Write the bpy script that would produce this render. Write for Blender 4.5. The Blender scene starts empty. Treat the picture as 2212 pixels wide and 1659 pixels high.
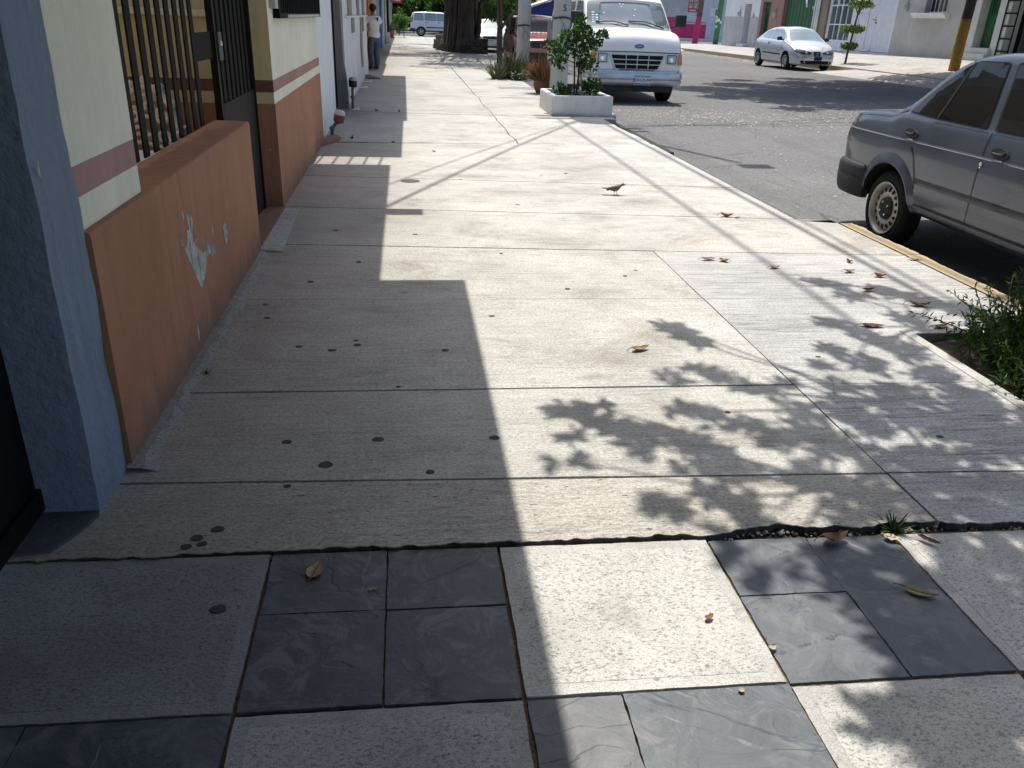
import bpy, bmesh, math, random
from mathutils import Vector, Matrix, Euler
from mathutils.bvhtree import BVHTree
from mathutils.geometry import delaunay_2d_cdt, tessellate_polygon
import mathutils.noise as mnoise

S = bpy.context.scene
COL = S.collection
R = math.radians
PI = math.pi
rnd = random.Random(7)

# ------------------------------------------------------------------ camera
CAM_H = 1.40
cam = bpy.data.cameras.new("camera")
cam_o = bpy.data.objects.new("camera", cam)
COL.objects.link(cam_o)
cx, cy, f = 1106.0, 829.5, 1745.0
_fw = Vector((872 - cx, -(29 - cy), f)).normalized()
_p2 = Vector((1872 - cx, -(29 + 38.4 - cy), f)).normalized()
_up = _fw.cross(_p2).normalized()
if _up.y < 0: _up = -_up
_rt = _up.cross(_fw)
if _rt.x < 0: _rt = -_rt
# rows right/street/up expressed in camera space (x right, y up, z forward)
rot = Matrix(((_rt.x, _rt.y, -_rt.z), (_fw.x, _fw.y, -_fw.z), (_up.x, _up.y, -_up.z)))
cam_o.matrix_world = Matrix.Translation((0, 0, CAM_H)) @ rot.to_4x4()
cam.sensor_fit = 'HORIZONTAL'
cam.angle = 2 * math.atan(1106.0 / f)
cam.clip_start = 0.02
cam.clip_end = 2000
S.camera = cam_o

# ------------------------------------------------------------------ light
SUN_EL = R(65.8)
SUN_DIR = Vector((0.015, math.cos(SUN_EL), math.sin(SUN_EL))).normalized()   # towards the sun
sun = bpy.data.lights.new("sun", 'SUN')
sun.energy = 3.8
sun.angle = R(0.53)
sun.color = (1.0, 0.965, 0.90)
sun_o = bpy.data.objects.new("sun", sun)
COL.objects.link(sun_o)
sun_o.rotation_euler = SUN_DIR.to_track_quat('Z', 'Y').to_euler()
sun_o.location = (0, 20, 40)
W = bpy.data.worlds.new("World")
S.world = W
W.use_nodes = True
nt = W.node_tree
sky = nt.nodes.new('ShaderNodeTexSky')
sky.sky_type = 'NISHITA'
sky.sun_disc = False
sky.sun_elevation = SUN_EL
sky.sun_rotation = math.atan2(SUN_DIR.x, SUN_DIR.y)
sky.air_density = 1.0
sky.dust_density = 2.5
sky.ozone_density = 0.6
bg = nt.nodes['Background']
bg.inputs['Strength'].default_value = 0.145
nt.links.new(sky.outputs[0], bg.inputs['Color'])
S.view_settings.view_transform = 'Standard'
S.view_settings.look = 'None'
S.view_settings.exposure = 0.42
S.view_settings.gamma = 1.0
S.cycles.max_bounces = 8
S.cycles.caustics_reflective = False
S.cycles.caustics_refractive = False

# ------------------------------------------------------------------ tagging
def tag(o, label=None, cat=None, group=None, kind=None):
    if label: o['label'] = label
    if cat: o['category'] = cat
    if group: o['group'] = group
    if kind: o['kind'] = kind
    return o

def thing(name, label, cat, loc=(0, 0, 0), rz=0.0, group=None):
    o = bpy.data.objects.new(name, None)
    o.empty_display_size = 0.2
    COL.objects.link(o)
    o.location = loc
    o.rotation_euler = (0, 0, rz)
    return tag(o, label, cat, group)

def children(o):
    return [c for c in bpy.data.objects if c.parent == o]

def copy_tree(o, parent=None):
    c = o.copy()
    COL.objects.link(c)
    if parent: c.parent = parent
    for ch in children(o):
        copy_tree(ch, c)
    return c

# ------------------------------------------------------------------ mesh builder
class MB:
    def __init__(s):
        s.v = []; s.f = []; s.m = []; s.sm = []
        s.T = None
    def add(s, verts, faces, m=0, smooth=False):
        b = len(s.v)
        if s.T is not None:
            verts = [s.T @ Vector(p) for p in verts]
        s.v += [tuple(p) for p in verts]
        for fc in faces:
            s.f.append([b + i for i in fc]); s.m.append(m); s.sm.append(smooth)
        return s
    def box(s, x0, x1, y0, y1, z0, z1, m=0):
        v = [(x0,y0,z0),(x1,y0,z0),(x1,y1,z0),(x0,y1,z0),(x0,y0,z1),(x1,y0,z1),(x1,y1,z1),(x0,y1,z1)]
        return s.add(v, [(0,3,2,1),(4,5,6,7),(0,1,5,4),(1,2,6,5),(2,3,7,6),(3,0,4,7)], m)
    def bbox(s, x0, x1, y0, y1, z0, z1, b=0.01, m=0):
        """box with chamfered edges"""
        bm = bmesh.new()
        bmesh.ops.create_cube(bm, size=1)
        for v in bm.verts:
            v.co = Vector(((x0+x1)/2 + v.co.x*(x1-x0), (y0+y1)/2 + v.co.y*(y1-y0), (z0+z1)/2 + v.co.z*(z1-z0)))
        bmesh.ops.bevel(bm, geom=list(bm.edges), offset=b, segments=2, affect='EDGES', profile=0.5)
        return s.bm(bm, m)
    def bm(s, bm, m=0, smooth=False):
        bm.verts.ensure_lookup_table(); bm.verts.index_update()
        s.add([v.co.copy() for v in bm.verts], [[v.index for v in fc.verts] for fc in bm.faces], m, smooth)
        bm.free()
        return s
    def quad(s, a, b, c, d, m=0):
        return s.add([a, b, c, d], [(0, 1, 2, 3)], m)
    def prism(s, poly, z0, z1, m=0):
        """poly: list of (x,y) counter-clockwise, extruded in z"""
        n = len(poly)
        area = sum(poly[i][0]*poly[(i+1) % n][1]-poly[(i+1) % n][0]*poly[i][1] for i in range(n))
        if area < 0: poly = poly[::-1]
        v = [(x, y, z0) for x, y in poly] + [(x, y, z1) for x, y in poly]
        fs = [tuple(range(n, 2*n)), tuple(range(n-1, -1, -1))]
        fs += [(i, (i+1) % n, n+(i+1) % n, n+i) for i in range(n)]
        return s.add(v, fs, m)
    def prism_ax(s, poly, ax, a0, a1, m=0):
        """extrude a polygon along an axis. ax 'x': poly in (y,z); 'y': poly in (x,z)"""
        n = len(poly)
        def P(p, a): return (a, p[0], p[1]) if ax == 'x' else (p[0], a, p[1])
        v = [P(p, a0) for p in poly] + [P(p, a1) for p in poly]
        fs = [tuple(range(n)), tuple(range(2*n-1, n-1, -1))]
        fs += [((i+1) % n, i, n+i, n+(i+1) % n) for i in range(n)]
        return s.add(v, fs, m)
    def tube(s, pts, rad, n=8, m=0, smooth=True, cap=True):
        pts = [Vector(p) for p in pts]
        if not hasattr(rad, '__len__'): rad = [rad]*len(pts)
        v = []; fs = []
        up = Vector((0, 0, 1))
        prev = None
        for i, p in enumerate(pts):
            d = (pts[min(i+1, len(pts)-1)] - pts[max(i-1, 0)])
            if d.length < 1e-9: d = Vector((0, 0, 1))
            d.normalize()
            if prev is None:
                a = d.cross(up)
                if a.length < 0.05: a = d.cross(Vector((1, 0, 0)))
            else:
                a = prev - d*prev.dot(d)
                if a.length < 1e-6: a = d.cross(up)
            a.normalize(); prev = a
            b = d.cross(a)
            for k in range(n):
                t = 2*PI*k/n
                v.append(p + (a*math.cos(t) + b*math.sin(t))*rad[i])
        for i in range(len(pts)-1):
            for k in range(n):
                fs.append((i*n+k, i*n+(k+1) % n, (i+1)*n+(k+1) % n, (i+1)*n+k))
        if cap:
            fs.append(tuple(range(n-1, -1, -1))); fs.append(tuple(range((len(pts)-1)*n, len(pts)*n)))
        return s.add(v, fs, m, smooth)
    def lathe(s, prof, n=24, m=0, smooth=True, axis='z', c=(0, 0, 0), a0=0.0, a1=2*PI):
        """prof: list of (r,h)"""
        full = abs(a1-a0-2*PI) < 1e-6
        nn = n if full else n+1
        v = []; fs = []
        for r, h in prof:
            for k in range(nn):
                t = a0+(a1-a0)*k/n
                x, y = r*math.cos(t), r*math.sin(t)
                if axis == 'z': p = (c[0]+x, c[1]+y, c[2]+h)
                elif axis == 'y': p = (c[0]+x, c[1]+h, c[2]-y)
                else: p = (c[0]+h, c[1]+x, c[2]+y)
                v.append(p)
        for i in range(len(prof)-1):
            for k in range(n):
                k2 = (k+1) % nn
                fs.append((i*nn+k, i*nn+k2, (i+1)*nn+k2, (i+1)*nn+k))
        return s.add(v, fs, m, smooth)
    def cyl(s, c, r, h, n=16, m=0, axis='z', r2=None):
        r2 = r if r2 is None else r2
        return s.lathe([(0.0001, 0), (r, 0), (r, 0), (r2, h), (r2, h), (0.0001, h)], n, m, False, axis, c)
    def build(s, name, mats, parent=None, smooth=None, world=True):
        me = bpy.data.meshes.new(name)
        v = s.v
        if parent is not None and world:
            off = root_loc(parent)
            v = [(p[0]-off[0], p[1]-off[1], p[2]-off[2]) for p in v]
        me.from_pydata(v, [], s.f)
        if not isinstance(mats, (list, tuple)): mats = [mats]
        for mm in mats: me.materials.append(mm)
        me.polygons.foreach_set('material_index', s.m)
        sm = s.sm if smooth is None else [smooth]*len(s.f)
        me.polygons.foreach_set('use_smooth', sm)
        me.update()
        o = bpy.data.objects.new(name, me)
        COL.objects.link(o)
        if parent is not None: o.parent = parent
        return o

def root_loc(o):
    p = Vector((0, 0, 0))
    while o is not None:
        p += Vector(o.location); o = o.parent
    return p

def recalc(o):
    bm = bmesh.new(); bm.from_mesh(o.data)
    bmesh.ops.recalc_face_normals(bm, faces=bm.faces)
    bm.to_mesh(o.data); bm.free()
    return o

def auto_smooth(o, ang=35):
    """smooth shading with sharp edges above the angle"""
    me = o.data
    bm = bmesh.new(); bm.from_mesh(me)
    for e in bm.edges:
        if len(e.link_faces) == 2:
            e.smooth = e.calc_face_angle(0) < R(ang)
    for fc in bm.faces: fc.smooth = True
    bm.to_mesh(me); bm.free()
    return o

def lerp(a, b, t): return a+(b-a)*t
def interp(tab, x):
    if x <= tab[0][0]: return tab[0][1]
    for (a, va), (b, vb) in zip(tab, tab[1:]):
        if x <= b: return lerp(va, vb, (x-a)/(b-a) if b > a else 0)
    return tab[-1][1]
def smooth_tab(tab, x):
    """monotone-ish cubic interpolation of a table"""
    n = len(tab)
    if x <= tab[0][0]: return tab[0][1]
    if x >= tab[-1][0]: return tab[-1][1]
    for i in range(n-1):
        if x <= tab[i+1][0]: break
    x0, y0 = tab[i]; x1, y1 = tab[i+1]
    h = x1-x0; d = (y1-y0)/h
    def slope(j):
        if j == 0 or j == n-1: return d
        a = (tab[j][1]-tab[j-1][1])/(tab[j][0]-tab[j-1][0]); b = (tab[j+1][1]-tab[j][1])/(tab[j+1][0]-tab[j][0])
        if a*b <= 0: return 0.0
        return 2*a*b/(a+b)
    m0, m1 = slope(i), slope(i+1)
    t = (x-x0)/h
    return y0*(2*t**3-3*t*t+1)+h*m0*(t**3-2*t*t+t)+y1*(-2*t**3+3*t*t)+h*m1*(t**3-t*t)

# ------------------------------------------------------------------ materials
def hexc(r, g, b):
    def c(u):
        u /= 255.0
        return u/12.92 if u <= 0.04045 else ((u+0.055)/1.055)**2.4
    return (c(r), c(g), c(b))

class NT:
    """small node-tree helper"""
    def __init__(s, name):
        s.mat = bpy.data.materials.new(name); s.mat.use_nodes = True
        s.t = s.mat.node_tree
        s.b = s.t.nodes['Principled BSDF']
        s.out = s.t.nodes['Material Output']
        s.tc = s.t.nodes.new('ShaderNodeTexCoord')
    def n(s, typ, **kw):
        nd = s.t.nodes.new(typ)
        for k, v in kw.items():
            if k in nd.inputs: nd.inputs[k].default_value = v
            else: setattr(nd, k, v)
        return nd
    def l(s, a, b): s.t.links.new(a, b)
    def mapping(s, scale=(1, 1, 1), loc=(0, 0, 0), rot=(0, 0, 0)):
        m = s.n('ShaderNodeMapping')
        m.inputs['Scale'].default_value = scale; m.inputs['Location'].default_value = loc; m.inputs['Rotation'].default_value = rot
        s.l(s.tc.outputs['Object'], m.inputs['Vector'])
        return m.outputs[0]
    def noise(s, scale, detail=4, rough=0.6, sc3=(1, 1, 1), loc=(0, 0, 0), dist=0.0):
        nd = s.n('ShaderNodeTexNoise')
        nd.inputs['Scale'].default_value = scale; nd.inputs['Detail'].default_value = detail; nd.inputs['Roughness'].default_value = rough
        nd.inputs['Distortion'].default_value = dist
        s.l(s.mapping(sc3, loc), nd.inputs['Vector'])
        return nd.outputs['Fac']
    def voro(s, scale, sc3=(1, 1, 1), feature='F1', rand=1.0, loc=(0, 0, 0)):
        nd = s.n('ShaderNodeTexVoronoi', feature=feature)
        nd.inputs['Scale'].default_value = scale; nd.inputs['Randomness'].default_value = rand
        s.l(s.mapping(sc3, loc), nd.inputs['Vector'])
        return nd
    def ramp(s, fac, stops, interp='LINEAR'):
        nd = s.n('ShaderNodeValToRGB')
        cr = nd.color_ramp; cr.interpolation = interp
        while len(cr.elements) < len(stops): cr.elements.new(0.5)
        for e, (p, c) in zip(cr.elements, stops):
            e.position = p
            e.color = (c, c, c, 1) if not hasattr(c, '__len__') else (c[0], c[1], c[2], 1)
        s.l(fac, nd.inputs['Fac'])
        return nd.outputs['Color']
    def mix(s, fac, a, b, mode='MIX'):
        nd = s.n('ShaderNodeMix', data_type='RGBA', blend_type=mode)
        for sock, val in ((nd.inputs[0], fac), (nd.inputs[6], a), (nd.inputs[7], b)):
            if hasattr(val, 'is_output'): s.l(val, sock)
            elif sock == nd.inputs[0]: sock.default_value = val
            else: sock.default_value = (val[0], val[1], val[2], 1) if hasattr(val, '__len__') else (val, val, val, 1)
        return nd.outputs[2]
    def math(s, op, a, b=None):
        nd = s.n('ShaderNodeMath', operation=op)
        for i, val in enumerate((a, b)):
            if val is None: continue
            if hasattr(val, 'is_output'): s.l(val, nd.inputs[i])
            else: nd.inputs[i].default_value = val
        return nd.outputs[0]
    def color(s, c):
        if hasattr(c, 'is_output'): s.l(c, s.b.inputs['Base Color'])
        else: s.b.inputs['Base Color'].default_value = (c[0], c[1], c[2], 1)
    def rough(s, r):
        if hasattr(r, 'is_output'): s.l(r, s.b.inputs['Roughness'])
        else: s.b.inputs['Roughness'].default_value = r
    def bump(s, h, strength=0.3, dist=0.01):
        nd = s.n('ShaderNodeBump')
        nd.inputs['Strength'].default_value = strength; nd.inputs['Distance'].default_value = dist
        s.l(h, nd.inputs['Height']); s.l(nd.outputs[0], s.b.inputs['Normal'])
    def spec(s, v): s.b.inputs['Specular IOR Level'].default_value = v

def simple(name, c, rough=0.6, var=0.12, scale=8, bump=0.0, bscale=60, metal=0.0, spec=0.4, sc3=(1, 1, 1)):
    t = NT(name)
    n = t.noise(scale, 5, 0.6, sc3)
    lo = tuple(x*(1-var) for x in c); hi = tuple(min(1, x*(1+var)) for x in c)
    t.color(t.ramp(n, [(0.3, lo), (0.7, hi)]))
    t.rough(rough); t.spec(spec)
    t.b.inputs['Metallic'].default_value = metal
    if bump > 0:
        t.bump(t.noise(bscale, 4, 0.6, sc3), bump, 0.004)
    return t.mat

def stucco(name, c, dirt=None, streak=0.2, bump=0.35, rough=0.85, bscale=45):
    t = NT(name)
    big = t.noise(1.3, 5, 0.6)
    col = t.ramp(big, [(0.3, tuple(x*0.86 for x in c)), (0.7, tuple(min(1, x*1.08) for x in c))])
    vert = t.noise(3.0, 5, 0.65, (6, 6, 0.5))
    col = t.mix(t.ramp(vert, [(0.45, 0), (0.75, streak)]), col, tuple(x*0.55 for x in (dirt or c)))
    fine = t.noise(90, 3, 0.6)
    col = t.mix(0.25, col, t.ramp(fine, [(0.3, 0.75), (0.7, 1.0)]), 'MULTIPLY')
    t.color(col); t.rough(rough); t.spec(0.25)
    h = t.math('ADD', t.math('MULTIPLY', t.noise(bscale, 6, 0.65), 0.7), t.math('MULTIPLY', t.noise(6, 3, 0.5), 0.9))
    t.bump(h, bump, 0.02)
    return t.mat

def leafmat(name, c, trans=0.35):
    t = NT(name)
    n = t.noise(3.0, 3, 0.6)
    col = t.ramp(n, [(0.25, tuple(x*0.7 for x in c)), (0.75, tuple(x*1.25 for x in c))])
    t.color(col); t.rough(0.5); t.spec(0.35)
    tr = t.n('ShaderNodeBsdfTranslucent')
    tr.inputs['Color'].default_value = (c[0]*1.6, c[1]*1.9, c[2]*0.8, 1)
    mx = t.n('ShaderNodeMixShader'); mx.inputs[0].default_value = trans
    t.l(t.b.outputs[0], mx.inputs[1]); t.l(tr.outputs[0], mx.inputs[2]); t.l(mx.outputs[0], t.out.inputs[0])
    return t.mat

def paint(name, c, rough=0.25, metal=0.0, coat=0.6, dust=0.15, flake=0.0):
    t = NT(name)
    n = t.noise(2.2, 5, 0.65)
    dustc = tuple(lerp(x, 0.3, 0.35) for x in c)
    t.color(t.mix(t.ramp(n, [(0.4, 0), (0.8, dust)]), c, dustc))
    t.rough(t.ramp(n, [(0.3, rough), (0.8, min(1, rough+0.2))]))
    t.b.inputs['Metallic'].default_value = metal
    t.b.inputs['Coat Weight'].default_value = coat
    t.b.inputs['Coat Roughness'].default_value = 0.08
    return t.mat

def glassy(name, c, rough=0.04, spec=0.6):
    t = NT(name)
    n = t.noise(1.7, 3, 0.5)
    t.color(t.ramp(n, [(0.3, tuple(x*0.7 for x in c)), (0.7, c)]))
    t.rough(rough); t.spec(spec)
    t.b.inputs['IOR'].default_value = 1.5
    t.b.inputs['Coat Weight'].default_value = 0.5
    t.b.inputs['Coat Roughness'].default_value = 0.02
    return t.mat

def metalm(name, c, rough=0.25):
    return simple(name, c, rough, 0.08, 20, metal=1.0)
# ================================================================== materials of the ground
def concrete(name, c, streak=(3.0, 48, 1), dark=0.62, spots=0.5, bump=0.5, seed=0.0, stain=(0.17, 0.125, 0.09), stain_amt=0.5, grain=1.0):
    t = NT(name)
    # broom finish: fine broken lines along X, fading in and out in patches
    st = t.noise(1.0, 4, 0.75, streak, (seed, seed, 0), 0.15)
    st2 = t.noise(1.0, 3, 0.7, (streak[0]*2.7, streak[1]*2.3, 1), (seed+3, 1, 0))
    stm = t.math('ADD', t.math('MULTIPLY', st, 0.55), t.math('MULTIPLY', st2, 0.45))
    patchy = t.ramp(t.noise(1.4, 5, 0.65, (0.8, 1.6, 1), (seed+21, 3, 0)), [(0.36, 0.25), (0.62, 1.0)])
    big = t.noise(0.9, 8, 0.66, (1, 1, 1), (seed, 0, 0), 0.3)
    col = t.ramp(big, [(0.28, tuple(x*0.74 for x in c)), (0.5, c), (0.75, tuple(min(1, x*1.10) for x in c))])
    col = t.mix(t.math('MULTIPLY', t.ramp(stm, [(0.40, dark), (0.57, 0.0)]), patchy), col, tuple(x*0.36 for x in c))
    # brown and grey foot-worn stains
    sn = t.noise(1.7, 8, 0.72, (1, 1.3, 1), (seed+11, 4, 0), 0.5)
    col = t.mix(t.ramp(sn, [(0.50, 0), (0.70, stain_amt)]), col, stain)
    sg = t.noise(4.5, 8, 0.75, (1, 1.5, 1), (seed+31, 2, 0), 0.8)
    col = t.mix(t.ramp(sg, [(0.56, 0), (0.72, 0.45)]), col, tuple(x*0.42 for x in c))
    # brown grime toward the walls, with the shade's warm tint put into the colour
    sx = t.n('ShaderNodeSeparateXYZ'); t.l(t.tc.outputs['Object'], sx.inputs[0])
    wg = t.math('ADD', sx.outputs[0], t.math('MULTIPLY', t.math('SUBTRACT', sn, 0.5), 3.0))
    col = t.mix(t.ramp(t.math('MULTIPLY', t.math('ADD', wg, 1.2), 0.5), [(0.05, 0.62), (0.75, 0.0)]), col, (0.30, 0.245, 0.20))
    # grain at three sizes: laitance, sand, grit
    g = t.noise(230, 2, 0.7); g2 = t.noise(85, 4, 0.75, (0.8, 1.3, 1)); 
    col = t.mix(0.7*grain, col, t.ramp(g, [(0.30, 0.50), (0.62, 1.16)]), 'MULTIPLY')
    col = t.mix(0.75*grain, col, t.ramp(g2, [(0.34, 0.46), (0.58, 1.10)]), 'MULTIPLY')
    pit = t.math('MULTIPLY', t.ramp(t.noise(60, 3, 0.6, (0.55, 1.5, 1), (seed, 8, 0)), [(0.30, 1), (0.37, 0)]), spots)
    col = t.mix(pit, col, tuple(x*0.16 for x in c))
    # old chewing gum: a few dark rounded spots
    gv = t.voro(3.1, (1, 1, 1), 'F1', 1.0, (seed+0.3, 0.7, 0))
    wob = t.math('ADD', gv.outputs['Distance'], t.math('MULTIPLY', t.noise(30, 2, 0.5), 0.03))
    gum = t.math('MULTIPLY', t.ramp(wob, [(0.060, 0.8), (0.075, 0)]), t.ramp(gv.outputs['Color'], [(0.60, 0), (0.62, 1)]))
    col = t.mix(gum, col, (0.05, 0.047, 0.047))
    t.color(col); t.rough(0.88); t.spec(0.2)
    h = t.math('ADD', t.math('MULTIPLY', stm, 0.7), t.math('MULTIPLY', g2, 0.5))
    h = t.math('SUBTRACT', h, t.math('MULTIPLY', pit, 0.6))
    t.bump(h, bump, 0.005)
    return t.mat

def aggregate(name, c, seed=0.0, expo=0.6):
    t = NT(name)
    big = t.noise(2.4, 6, 0.66, (1, 1, 1), (seed, 0, 0))
    col = t.ramp(big, [(0.3, tuple(x*0.78 for x in c)), (0.7, tuple(x*1.1 for x in c))])
    n1 = t.noise(120, 4, 0.72, (0.75, 1.2, 1), (seed, 0, 0)); n2 = t.noise(52, 4, 0.7, (0.7, 1.3, 1), (seed+4, 0, 0)); n3 = t.noise(260, 2, 0.7)
    col = t.mix(t.math('MULTIPLY', t.ramp(n1, [(0.36, 1), (0.50, 0)]), expo), col, tuple(x*0.30 for x in c))
    col = t.mix(t.math('MULTIPLY', t.ramp(n2, [(0.31, 1), (0.38, 0)]), expo), col, tuple(x*0.18 for x in c))
    v2 = t.voro(30, (0.8, 1.1, 1), 'F1', 1.0, (seed, 2, 0))
    peb = t.math('MULTIPLY', t.ramp(t.math('ADD', v2.outputs['Distance'], t.math('MULTIPLY', n2, 0.3)), [(0.30, 1), (0.36, 0)]), t.ramp(v2.outputs['Color'], [(0.80, 0), (0.83, 0.7)]))
    col = t.mix(peb, col, (0.20, 0.195, 0.185))
    col = t.mix(0.7, col, t.ramp(n3, [(0.3, 0.55), (0.62, 1.18)]), 'MULTIPLY')
    dirt = t.noise(3.5, 8, 0.75, (1, 1, 1), (seed+9, 0, 0), 0.6)
    col = t.mix(t.ramp(dirt, [(0.54, 0), (0.72, 0.5)]), col, (0.16, 0.145, 0.125))
    t.color(col); t.rough(0.9); t.spec(0.2)
    t.bump(t.math('ADD', t.math('MULTIPLY', n1, 0.8), t.math('MULTIPLY', n2, 0.6)), 0.5, 0.006)
    return t.mat

def slate(name, c, seed=0.0):
    t = NT(name)
    n = t.noise(2.6, 7, 0.62, (1, 1, 1), (seed, 0, 0), 1.4)
    lay = t.math('FRACT', t.math('MULTIPLY', t.noise(2.2, 4, 0.5, (1, 1.3, 1), (seed+5, 0, 0), 0.9), 5.0))
    col = t.ramp(n, [(0.25, tuple(x*0.62 for x in c)), (0.42, tuple(x*0.9 for x in c)), (0.5, c), (0.62, tuple(x*1.3 for x in c)), (0.75, tuple(x*1.5 for x in c))])
    nb = t.noise(7.5, 8, 0.72, (1, 1, 1), (seed+17, 0, 0), 1.8)
    col = t.mix(t.ramp(nb, [(0.50, 0), (0.62, 0.55)]), col, (0.205, 0.20, 0.195))
    col = t.mix(t.ramp(nb, [(0.34, 0.5), (0.44, 0)]), col, tuple(x*0.5 for x in c))
    col = t.mix(t.ramp(n, [(0.60, 0), (0.75, 0.4)]), col, (0.20, 0.17, 0.14))
    ck = t.voro(2.3, (1, 1.4, 1), 'DISTANCE_TO_EDGE', 1.0, (seed, 3, 0))
    cd = t.math('ADD', ck.outputs['Distance'], t.math('MULTIPLY', t.math('SUBTRACT', nb, 0.5), 0.16))
    ckm = t.ramp(t.math('ABSOLUTE', cd), [(0.002, 0.55), (0.006, 0)])
    ckm = t.math('MULTIPLY', ckm, t.ramp(n, [(0.52, 0), (0.60, 1)]))
    col = t.mix(ckm, col, (0.02, 0.02, 0.022))
    g = t.noise(180, 3, 0.65)
    col = t.mix(0.35, col, t.ramp(g, [(0.3, 0.7), (0.65, 1.1)]), 'MULTIPLY')
    sv = t.voro(22, (1, 1, 1), 'F1', 1.0, (seed, 1, 0))
    sp = t.math('MULTIPLY', t.ramp(sv.outputs['Distance'], [(0.03, 1), (0.07, 0)]), t.ramp(sv.outputs['Color'], [(0.8, 0), (0.84, 0.9)]))
    col = t.mix(sp, col, (0.45, 0.42, 0.38))
    t.color(col)
    t.rough(t.ramp(n, [(0.3, 0.42), (0.7, 0.62)])); t.spec(0.5)
    # cleft faces: terraces of thin layers
    h = t.math('ADD', t.math('MULTIPLY', t.ramp(lay, [(0.0, 0), (0.06, 1), (1.0, 0.9)]), 0.55), t.math('MULTIPLY', n, 0.9))
    h = t.math('ADD', h, t.math('MULTIPLY', g, 0.08))
    h = t.math('ADD', h, t.math('MULTIPLY', nb, 0.7))
    h = t.math('SUBTRACT', h, t.math('MULTIPLY', ckm, 0.8))
    t.bump(h, 0.4, 0.009)
    return t.mat

def asphalt(name, c):
    t = NT(name)
    big = t.noise(0.35, 6, 0.65)
    col = t.ramp(big, [(0.3, tuple(x*0.82 for x in c)), (0.7, tuple(x*1.15 for x in c))])
    v = t.voro(55)
    col = t.mix(0.7, col, t.ramp(v.outputs['Color'], [(0.1, 0.55), (0.85, 1.25)]), 'MULTIPLY')
    tr = t.noise(1.0, 4, 0.6, (2.2, 0.05, 1))
    col = t.mix(t.ramp(tr, [(0.45, 0), (0.7, 0.35)]), col, tuple(x*0.6 for x in c))
    cr = t.voro(0.9, (1, 1, 1), 'DISTANCE_TO_EDGE', 1.0)
    wig = t.noise(3, 4, 0.6)
    col = t.mix(t.ramp(t.math('ADD', cr.outputs['Distance'], t.math('MULTIPLY', wig, 0.02)), [(0.012, 0.55), (0.02, 0)]), col, tuple(x*0.35 for x in c))
    t.color(col); t.rough(0.9); t.spec(0.2)
    t.bump(v.outputs['Distance'], 0.5, 0.006)
    return t.mat

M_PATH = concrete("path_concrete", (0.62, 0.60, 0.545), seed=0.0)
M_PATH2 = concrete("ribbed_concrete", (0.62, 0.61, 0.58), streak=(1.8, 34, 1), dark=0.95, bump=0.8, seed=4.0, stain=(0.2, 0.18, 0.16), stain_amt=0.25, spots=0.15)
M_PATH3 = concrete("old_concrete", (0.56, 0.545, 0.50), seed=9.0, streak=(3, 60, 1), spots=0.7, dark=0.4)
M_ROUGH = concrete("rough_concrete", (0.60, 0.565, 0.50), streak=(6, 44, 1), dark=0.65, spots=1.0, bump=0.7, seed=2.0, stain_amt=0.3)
M_AGG = aggregate("exposed_aggregate", (0.62, 0.60, 0.55), 0.0, 0.75)
M_AGGB = aggregate("slab_border", (0.58, 0.56, 0.52), 3.0, 0.35)
M_SLATE = [slate("slate_a", (0.112, 0.122, 0.132), 0.0), slate("slate_b", (0.095, 0.106, 0.116), 7.0), slate("slate_c", (0.125, 0.129, 0.134), 13.0)]
M_SAND = simple("joint_sand", (0.17, 0.125, 0.085), 0.95, 0.5, 120, 0.8, 200)
M_BED = simple("path_bed", (0.045, 0.042, 0.04), 0.95, 0.3, 30, 0.5)
M_SOIL = simple("soil", (0.06, 0.045, 0.032), 0.95, 0.5, 25, 1.0, 60)
M_ASPH = asphalt("asphalt", (0.170, 0.167, 0.162))
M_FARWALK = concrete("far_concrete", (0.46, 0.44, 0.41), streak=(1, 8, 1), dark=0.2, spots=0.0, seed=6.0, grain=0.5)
def kerb_paint():
    t = NT("kerb_paint")
    n = t.noise(9, 6, 0.7)
    col = t.ramp(n, [(0.38, (0.42, 0.38, 0.32)), (0.52, (0.52, 0.40, 0.22)), (0.8, (0.56, 0.40, 0.18))])
    t.color(col); t.rough(0.85); t.bump(n, 0.4, 0.01)
    return t.mat
M_KERB = kerb_paint()
M_GROUND = simple("ground_earth", (0.16, 0.15, 0.135), 0.95, 0.2, 2, 0.3, 10)

# ================================================================== ground and road
g = MB()
g.quad((-600, -600, -0.62), (600, -600, -0.62), (600, 600, -0.62), (-600, 600, -0.62))
tag(g.build("ground", M_GROUND), kind='structure')

def road_z(x):
    return interp([(3.0, -0.17), (6.0, -0.15), (10.0, -0.06), (13.5, 0.0), (16.5, 0.0)], x)
rm = MB()
xs = [3.02 + i*0.45 for i in range(30)]
ys = [-12 + i*1.2 for i in range(120)]
v = [(x, y, road_z(x) + 0.006*mnoise.noise((x*0.8, y*0.8, 0))) for y in ys for x in xs]
nx = len(xs)
rm.add(v, [(j*nx+i, j*nx+i+1, (j+1)*nx+i+1, (j+1)*nx+i) for j in range(len(ys)-1) for i in range(nx-1)], 0, True)
tag(rm.build("road", M_ASPH), kind='structure')
cs = MB()
cs.quad((-70, 60.5, -0.17), (3.02, 60.5, -0.17), (3.02, 73, -0.17), (-70, 73, -0.17))
cs.quad((16.07, 61, -0.02), (90, 61, -0.02), (90, 74, -0.02), (16.07, 74, -0.02))
cs.quad((-70, 73, -0.17), (3.02, 73, -0.17), (3.02, 131, -0.17), (-70, 131, -0.17))
cs.quad((16.07, 74, -0.02), (90, 74, -0.02), (90, 131, -0.02), (16.07, 131, -0.02))
tag(cs.build("cross_street", M_ASPH), kind='structure')

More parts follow.
